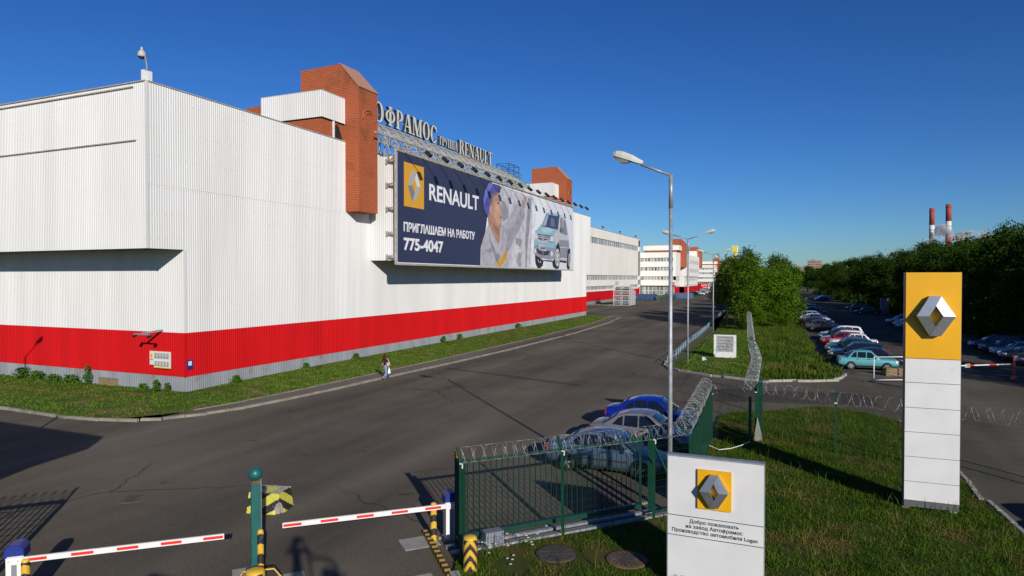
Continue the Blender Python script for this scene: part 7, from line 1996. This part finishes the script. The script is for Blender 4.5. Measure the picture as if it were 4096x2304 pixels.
c.tube([(.97, -.10, 6.62), (1.45, .06, 6.62), (1.63, .10, 6.5), (1.69, .10, 6.2), (1.71, .08, DK)], .035, 8); c.tube([(1.01, -.09, DK), (1.01, -.09, 6.62)], .03, 8)
c.build('handrail', 'galvanised', t)
t = thing('camera_bag', (1.12, -.06, 6.1), 'dark bag hanging from the handrail beside the photographer', 'bag')
c = MB(); c.obox((1.45, .05, 6.22), (.34, .18, .30), R_(20)); c.build('bag', 'cloth_grey', t)
c = MB(); c.tube([(1.35, .03, 6.37), (1.43, .05, 6.66), (1.55, .08, 6.37)], .012, 5); c.build('strap', 'cloth_grey', t)
# buildings and posts left of the picture that throw the shadows across the road
t = thing('canopy', (-22, 6, 0), 'flat canopy on pillars left of the picture whose shadow falls over the road', 'canopy')
c = MB(); c.prism([(-34, 8.72), (-17.98, 8.66), (-17.07, 7.56), (-16.5, 5.1), (-15.7, 3.3), (-14.8, .5), (-34, .5)][::-1], 5.1, 5.4); fixn(c.build('roof_slab', 'cream_panel', t))
for x, y in ((-32, 7), (-32, 2), (-25, 1.5), (-20, 1.2)):
    c = MB(); c.box(x - .15, x + .15, y - .15, y + .15, 0, 5.1); c.build('pillar', 'galvanised', t)
street_lamp(-38.2, 15.4, 8.55, [(.98, .1)], 'street lamp left of the picture casting its shadow on the red wall', 1.15, .85)
street_lamp(-24.6, 11.1, 5.1, [], 'plain pole left of the picture casting its shadow on the kerb')
t = thing('mesh_fence', (-16.4, 8.9, 0), 'green mesh fence with razor wire left of the left barrier, mostly out of the picture', 'fence')
a_ = Vector((-16.66, 8.66)); b_ = a_ - Vector((GD.x, GD.y)) * 6
c = MB(); mesh_panel(c, a_, b_, .1, 2.25, .09, .008); c.build('mesh', 'wire_green', t)
for k in (0, .5, 1):
    p = a_.lerp(b_, k); c = MB(); c.box(p.x - .05, p.x + .05, p.y - .05, p.y + .05, 0, 2.3); c.beam((p.x, p.y, 2.3), (p.x - .2, p.y + .17, 2.75), .07); c.build('post', 'green_paint', t)
c = MB(); k = .16
n_ = Vector((-.18, .2))
while k < 6: p = a_ - Vector((GD.x, GD.y)) * k + n_; c.beam((p.x, p.y, .3), (p.x, p.y, 2.2), .032); k += .16
p = a_ + n_; q = b_ + n_; c.beam((p.x, p.y, 2.2), (q.x, q.y, 2.2), .11); c.beam((p.x, p.y, .3), (q.x, q.y, .3), .11)
c.build('bar', 'green_paint', t)
c = MB(); razor(c, (a_.x - .1, a_.y + .1, 2.5), (b_.x - .1, b_.y + .1, 2.5), .21, .27, wire=.012); c.build('razor_wire', 'razor_steel', t)
KIDS.clear()
# ================================================================== trees
def leaves(name, lobes, nclump, per, spread, size, mat_, parent, seed, droop=0.0, shell=.55):
    """leaf cards in clumps scattered through the lobes of a crown"""
    rs = np.random.RandomState(seed)
    W = np.array([l[6] for l in lobes], float); W /= W.sum()
    li = rs.choice(len(lobes), nclump, p=W)
    Lb = np.array([l[:6] for l in lobes], float)[li]
    d = rs.normal(size=(nclump, 3)); d /= np.linalg.norm(d, axis=1)[:, None]
    rr = (shell + (1 - shell) * rs.rand(nclump) ** .6) * rs.uniform(.86, 1.10, nclump)
    C = Lb[:, :3] + d * Lb[:, 3:6] * rr[:, None]
    k = rs.randint(int(per * .5), int(per * 1.5), nclump)
    ci = np.repeat(np.arange(nclump), k); n = len(ci)
    sp = spread * rs.uniform(.6, 1.3, nclump)
    P = C[ci] + rs.normal(size=(n, 3)) * sp[ci][:, None] * np.array([1, 1, .75])
    if droop: P[:, 2] -= np.abs(rs.normal(size=n)) * droop
    a = rs.normal(size=(n, 3)) + np.array([0, 0, .2]); a /= np.linalg.norm(a, axis=1)[:, None]
    b = np.cross(a, rs.normal(size=(n, 3))); b /= np.linalg.norm(b, axis=1)[:, None]
    s = size * rs.uniform(.6, 1.35, n)[:, None]
    V = np.stack([P - a * s * .5, P - b * s * .34 + a * s * .05, P + a * s * .5, P + b * s * .34 + a * s * .05], 1).astype(np.float32)
    me = bpy.data.meshes.new(name)
    me.vertices.add(n * 4); me.vertices.foreach_set('co', V.ravel())
    me.loops.add(n * 4); me.loops.foreach_set('vertex_index', np.arange(n * 4, dtype=np.int32))
    me.polygons.add(n); me.polygons.foreach_set('loop_start', np.arange(n, dtype=np.int32) * 4)
    me.update(calc_edges=True)
    me.materials.append(M[mat_])
    o = bpy.data.objects.new(name, me); col.objects.link(o); o.parent = parent
    return o
def trunk(parent, h, r, limbs, bark, seed, lean=.2, first=.25):
    rd = random.Random(seed); c = MB()
    pts = [(0, 0, -.1)]
    for k in range(1, 7): pts.append((lean * math.sin(k * 1.3 + seed) * k / 6, lean * math.cos(k * 1.7 + seed) * k / 6, h * k / 6))
    c.tube(pts, [r, r * .82, r * .68, r * .52, r * .38, r * .22, r * .06], 9)
    for q in range(limbs):
        f = first + (.9 - first) * q / limbs; z = h * f; i = int(f * 6); p = Vector(pts[i]).lerp(Vector(pts[min(6, i + 1)]), f * 6 - i)
        a = q * 2.4 + rd.uniform(-.4, .4); L = h * (.34 - .22 * f) * rd.uniform(.8, 1.2); up = rd.uniform(.35, .9)
        e1 = p + Vector((math.cos(a) * L * .55, math.sin(a) * L * .55, L * .35 * up)); e2 = p + Vector((math.cos(a + .2) * L, math.sin(a + .2) * L, L * .8 * up))
        rr = r * (.5 - .35 * f); c.tube([p, e1, e2], [rr, rr * .6, rr * .15], 6)
        e3 = e1 + Vector((math.cos(a - .7) * L * .4, math.sin(a - .7) * L * .4, L * .4)); c.tube([e1, e3], [rr * .5, rr * .1], 5)
    return c.build('trunk', bark, parent, True, local=True)
def tree_proto(name, label, group, h, R, bark, leafm, seed, kind):
    t = thing(name, (0, 0, 0), label, 'tree', group)
    rd = random.Random(seed)
    if kind == 'broad':
        trunk(t, h * .9, .026 * h, 9, bark, seed, .35)
        lobes = [(0, 0, h * .58, R * .72, R * .72, h * .34, 3)]
        for q in range(9):
            a = q * 2.4 + rd.uniform(-.5, .5); f = rd.uniform(.28, .86)
            rad = R * (.62 if f < .7 else .34) * rd.uniform(.75, 1.1); s = R * rd.uniform(.32, .50)
            lobes.append((math.cos(a) * rad, math.sin(a) * rad, h * f, s, s, s * .85, 1.0))
        for q in range(3): lobes.append((rd.uniform(-.3, .3) * R, rd.uniform(-.3, .3) * R, h * rd.uniform(.84, .95), R * .25, R * .25, R * .22, .35))
        leaves('crown', lobes, int(420 * R * h / 60), 44, .48, .28, leafm, t, seed)
    elif kind == 'bush':
        trunk(t, h * .8, .02 * h, 10, bark, seed, .3, .1)
        lobes = [(0, 0, h * .57, R * .74, R * .74, h * .38, 3)]
        for q in range(9):
            a = q * 2.4 + rd.uniform(-.5, .5); f = rd.uniform(.30, .84); rad = R * rd.uniform(.45, .72) * (1 if f < .6 else .6); s = R * rd.uniform(.3, .45)
            lobes.append((math.cos(a) * rad, math.sin(a) * rad, h * f, s, s, s, 1.0))
        leaves('crown', lobes, int(440 * R * h / 60), 50, .42, .27, leafm, t, seed, .1, .45)
    else:
        trunk(t, h * .97, .013 * h, 16, bark, seed, .25, .28)
        lobes = []
        for q in range(16):
            f = .42 + .56 * q / 16; a = q * 2.4; rad = R * (1.12 - f) * .95; s = R * (.62 - .42 * f)
            lobes.append((math.cos(a) * rad, math.sin(a) * rad, h * f, s, s, s * 1.2, 1.0 - .55 * f))
        lobes.append((0, 0, h * .95, .22, .22, h * .05, .12))
        leaves('crown', lobes, int(230 * h / 11), 30, .34, .25, leafm, t, seed, .35, .2)
    return t
G1 = 'trees between the road and the parking lot'
m1 = tree_proto('maple_tree', 'broad bright green maple, biggest tree in the clump beside the long fence', G1, 9.3, 5.9, 'bark', 'leaf_maple', 3, 'bush'); m1.location = (-4.3, 97, .1)
m2 = tree_proto('maple_tree', 'bright green bushy tree on the right flank of the maple clump over the parked cars', G1, 8.6, 5.0, 'bark', 'leaf_maple', 8, 'bush'); m2.location = (-1.7, 103, .1)
b1 = tree_proto('birch_tree', 'slender white stemmed birch at the front left of the tree clump', G1, 9.7, 2.9, 'birch_bark', 'leaf_birch', 5, 'birch'); b1.location = (-7.1, 99, .1)
for src, p, rz, s, lb in ((b1, (-8.6, 104, .1), 1.9, 1.03, 'birch with a forked white stem right behind the front birch'), (b1, (-9.5, 112, .1), 3.4, 1.0, 'birch at the left edge of the clump beside the third two armed lamp'),
                          (b1, (-5.9, 110.0, .1), 4.4, 1.18, 'tallest slim birch top rising over the maple crown'), (b1, (-8.0, 118.0, .1), .7, 1.05, 'birch behind the clump seen below the yellow sculpture'),
                          (b1, (-2.4, 122, .1), 2.6, 1.12, 'slim dark tree top right of the tallest birch'), (b1, (-.6, 124, .1), 5.2, 1.06, 'slim dark tree top farthest right over the maple crown'),
                          (m2, (-6.2, 127, .1), 2.2, 1.0, 'dark bushy tree behind the birches at the roadside'), (m2, (-9.0, 142, .1), .4, .9, 'bushy tree over the dark blue skip'),
                          (m1, (-4.0, 142, .1), 1.2, 1.0, 'broad tree hidden behind the maple clump'), (m2, (-8.5, 165, .1), 2.9, 1.0, 'bushy tree far back on the roadside strip'), (m1, (-5.5, 185, .1), 4.0, 1.05, 'farthest broad tree on the roadside strip'),
                          (m2, (-4.4, 91, .1), 4.9, .40, 'low bush at the foot of the maple beside the fence'), (m2, (-1.6, 94.0, .1), 1.1, .42, 'bright low bush at the right foot of the maple')):
    dup(src, p, rz, lb, None, s)
G2 = 'trees of the wood beyond the parking lot'
wd = [tree_proto('wood_tree', 'dark green tree', G2, 12.8, 5.2, 'bark', 'leaf_wood', 21, 'broad'), tree_proto('wood_tree', 'dark green tree', G2, 13.4, 4.6, 'bark', 'leaf_wood', 34, 'broad'), tree_proto('wood_tree', 'dark green tree', G2, 12.2, 5.6, 'bark', 'leaf_wood', 47, 'broad')]
rd = random.Random(12); used_w = [False] * 3
spots = [(25.0, 73, 1.0), (31.0, 82, 1.06), (24.3, 81, .94), (24.0, 90, .96), (31.5, 93, 1.08), (23.6, 99, .94), (23.2, 108, .97), (30.5, 104, 1.05), (22.6, 117, .95), (29.5, 116, 1.08), (22.0, 127, .94), (28.5, 130, 1.05),
         (21.5, 138, .94), (21.0, 150, .92), (28, 145, 1.02), (20.0, 162, .94), (27, 160, 1.04), (19.0, 175, .92), (26, 178, 1.02), (18.3, 189, .92), (17.6, 204, .94), (25, 200, 1.0), (17.0, 220, .92), (24, 224, .98), (16.0, 238, .92), (15.6, 256, .9),
         (22, 252, .95), (14.5, 276, .9), (13.5, 300, .9), (20, 285, .95), (11.5, 330, .9), (8.0, 352, .9), (2.5, 360, .9), (38, 100, 1.12), (37, 117, 1.1), (36, 136, 1.1), (35, 84, 1.15), (29, 66, 1.02),
         (30.5, 42, .92), (36, 33, .98), (39.5, 47, 1.0), (37, 20, .9), (33, 56, .98), (42, 62, 1.1), (-4.5, 368, .95), (-11, 380, .9), (10, 375, 1.0), (17, 345, 1.0)]
ORD = 'first second third fourth fifth sixth seventh eighth ninth tenth eleventh twelfth thirteenth fourteenth fifteenth sixteenth seventeenth eighteenth nineteenth twentieth twenty-first twenty-second twenty-third twenty-fourth twenty-fifth twenty-sixth twenty-seventh twenty-eighth'.split()
cnt = {}
order = sorted(range(len(spots)), key=lambda i: math.hypot(spots[i][0], spots[i][1]))
WL = {}
for i in order:
    x, y, s_ = spots[i]
    px = (x * .920 + y * .392) / (-.392 * x + .920 * y)
    row = 'off' if px > .90 else ('end' if y > 326 else ('front' if x < 26.2 - max(0, y - 70) * .05 else 'back'))
    cnt[row] = cnt.get(row, 0) + 1; o_ = ORD[cnt[row] - 1]
    place = 'right of the tall pylon' if px > .60 else ('behind the tall pylon' if px > .52 else 'left of the tall pylon')
    WL[i] = {'off': 'wood tree right of the picture that shades the lot, %s from the camera' % o_, 'end': 'small dark tree closing the far end of the lot, %s from the camera' % o_,
             'front': 'dark front row tree of the wood %s, %s from near' % (place, o_), 'back': 'dark back row tree of the wood %s, %s from near' % (place, o_)}[row]
for i, (x, y, s) in enumerate(spots):
    k = i % 3; lb = WL[i]; loc = (x + rd.uniform(-.6, .6), y + rd.uniform(-1, 1), 0); rz = rd.uniform(0, 6.28); s *= rd.uniform(.96, 1.05)
    if not used_w[k]:
        used_w[k] = True; o = wd[k]; o.location = loc; o.rotation_euler = (0, 0, rz); o.scale = (s,) * 3; o['label'] = lb
    else: dup(wd[k], loc, rz, lb, None, s)
# undergrowth at the foot of the wood
ug = [(x, y) for x, y in [(20.5, 62), (20.2, 100), (18.0, 150), (14.0, 240), (10, 330), (26, 330), (30, 150), (33, 62)]]
tag(blades('undergrowth', ug, 3.2, .7, 1.9, .5, 'leaf_wood', 0.0, 31, lean=1.0), 'dark undergrowth filling the foot of the wood behind the parked cars', 'undergrowth', kind='stuff')
lob = [(x, 640 + 30 * math.sin(x * .7), 5 + 3 * math.sin(x * .31), 9, 9, 8 + 2.5 * math.sin(x * 1.3), 1) for x in range(-40, 330, 8)]
fw = leaves('far_wood', lob, 2600, 12, 1.6, 2.4, 'leaf_wood', None, 77, 0, .5)
tag(fw, 'far dark band of woodland on the horizon beyond the end of the parking lot', 'wood', kind='stuff')

# ---- weeds along the plinth and daisies
def weed(x, y, h, r, label, n=60, seed=1):
    zg = float(vz(x, y)) - .05; t = thing('weed', (x, y, zg), label, 'plant', 'weeds along the grey plinth'); rd = random.Random(seed); c = MB()
    for q in range(5):
        a = rd.uniform(0, 6.28); c.tube([(x, y, zg), (x + math.cos(a) * r * .4, y + math.sin(a) * r * .4, zg + h * .6), (x + math.cos(a) * r * .5, y + math.sin(a) * r * .5, zg + h)], [.015, .01, .004], 4)
    c.build('stem', 'plant_leaf', t)
    c = MB()
    for q in range(n):
        z = rd.uniform(.05, h); k = 1 - .6 * z / h; p = Vector((x + rd.gauss(0, r * .5 * k), y + rd.gauss(0, r * .4 * k), z + zg)); s = rd.uniform(.05, .12)
        u = Vector((rd.gauss(0, 1), rd.gauss(0, 1), rd.gauss(0, .6))).normalized() * s; w = u.orthogonal().normalized() * s * .5
        c.quad(p - u, p - w, p + u, p + w)
    c.build('foliage', 'plant_leaf', t)
for i, (x, y, h, r, lb) in enumerate(((-44.0, 29.3, 1.5, .35, 'tall dark weed growing up the grey plinth left of the tan vent board'), (-51.0, 29.2, .9, 1.0, 'broad clump of weeds below the lamp shadow at the left picture edge'), (-49.2, 29.2, .75, .7, 'second clump of weeds by the plinth near the left picture edge'),
        (-47.3, 29.1, .6, .8, 'low weeds in the middle of the plinth by the left edge'), (-45.4, 29.1, .7, .8, 'bushy weeds just left of the tall dark weed'), (-37.2, 29.2, .85, .35, 'weed with yellowish tips near the factory corner'), (-36.2, 29.2, .7, .3, 'thin weeds close to the factory corner'),
        (-38.4, 29.2, .5, .4, 'low weed right of the vent board'), (-34.8, 62.5, .8, .4, 'weed tuft halfway along the street side plinth'), (-34.9, 66.5, .7, .5, 'second weed tuft along the street side plinth'), (-34.8, 33.5, .6, .5, 'weed tuft on the street side just past the corner'), (-34.8, 84, .8, .9, 'weed tuft by the far end of the plinth'), (-34.85, 40.5, .5, .4, 'small weed tuft on the street side behind the walking woman'), (-34.85, 47, .55, .5, 'small weed tuft on the street side just past the walking woman'))):
    weed(x, y, h * .9, r, lb, int(110 + 200 * r), i)
t = thing('daisy_clump', (-6.6, 15.2, .1), 'white daisies flowering at the foot of the mesh fence by the bollard', 'flowers')
c = MB(); c.cur = 0; d_ = MB(); rd = random.Random(6)
for k in range(26):
    u = rd.random(); x = -6.95 + 1.1 * u + rd.gauss(0, .1); y = 14.85 + 1.1 * u + rd.gauss(0, .12) - .25; h = rd.uniform(.18, .5)
    if k > 20: x, y = -6.2 + rd.gauss(0, .3), 14.4 + rd.gauss(0, .25); h = .15
    d_.tube([(x, y, .06), (x + .02, y, h)], .004, 3); a = [(x + .02 + .034 * math.cos(q * .785), y + .034 * math.sin(q * .785), h + .012 * (q % 2)) for q in range(8)]
    c.poly(a); c.lathe([(.012, 0), (.008, .012)], (x + .02, y, h), 6)
c.build('flower', 'petal_white', t); d_.build('stalk', 'plant_leaf', t)
# ---- steam round the power station chimneys
def smoke(name, puffs, dens, label):
    m = bpy.data.materials.new('steam'); m.use_nodes = True; nt = m.node_tree; nt.nodes.clear(); N = nt.nodes.new; L = nt.links.new
    out = N('ShaderNodeOutputMaterial'); pv = N('ShaderNodeVolumePrincipled'); pv.inputs['Color'].default_value = (.95, .93, .97, 1); pv.inputs['Anisotropy'].default_value = -.2
    tc = N('ShaderNodeTexCoord'); nz = N('ShaderNodeTexNoise'); nz.inputs['Scale'].default_value = .045; nz.inputs['Detail'].default_value = 4
    L(tc.outputs['Object'], nz.inputs['Vector']); mr = N('ShaderNodeMapRange'); mr.inputs['From Min'].default_value = .46; mr.inputs['From Max'].default_value = .68; mr.inputs['To Max'].default_value = dens
    L(nz.outputs[0], mr.inputs['Value']); L(mr.outputs[0], pv.inputs['Density']); L(pv.outputs[0], out.inputs['Volume'])
    b = bmesh.new()
    for x, y, z, rx, ry, rz in puffs:
        bmesh.ops.create_icosphere(b, subdivisions=3, radius=1.0, matrix=Matrix.Translation((x, y, z)) @ Matrix.Diagonal((rx, ry, rz, 1)))
    for v in b.verts: v.co += v.normal * 0
    me = bpy.data.meshes.new(name); b.to_mesh(me); b.free(); me.materials.append(m)
    o = bpy.data.objects.new(name, me); col.objects.link(o)
    return tag(o, label, 'smoke', kind='stuff')
smoke('smoke', [(212, 1150, 74, 13, 10, 14), (206, 1150, 60, 22, 12, 10), (228, 1150, 57, 18, 12, 15), (243, 1150, 66, 20, 12, 11), (258, 1150, 69, 16, 12, 8)], .40, 'pale lilac steam drifting round the feet of the two banded chimneys')
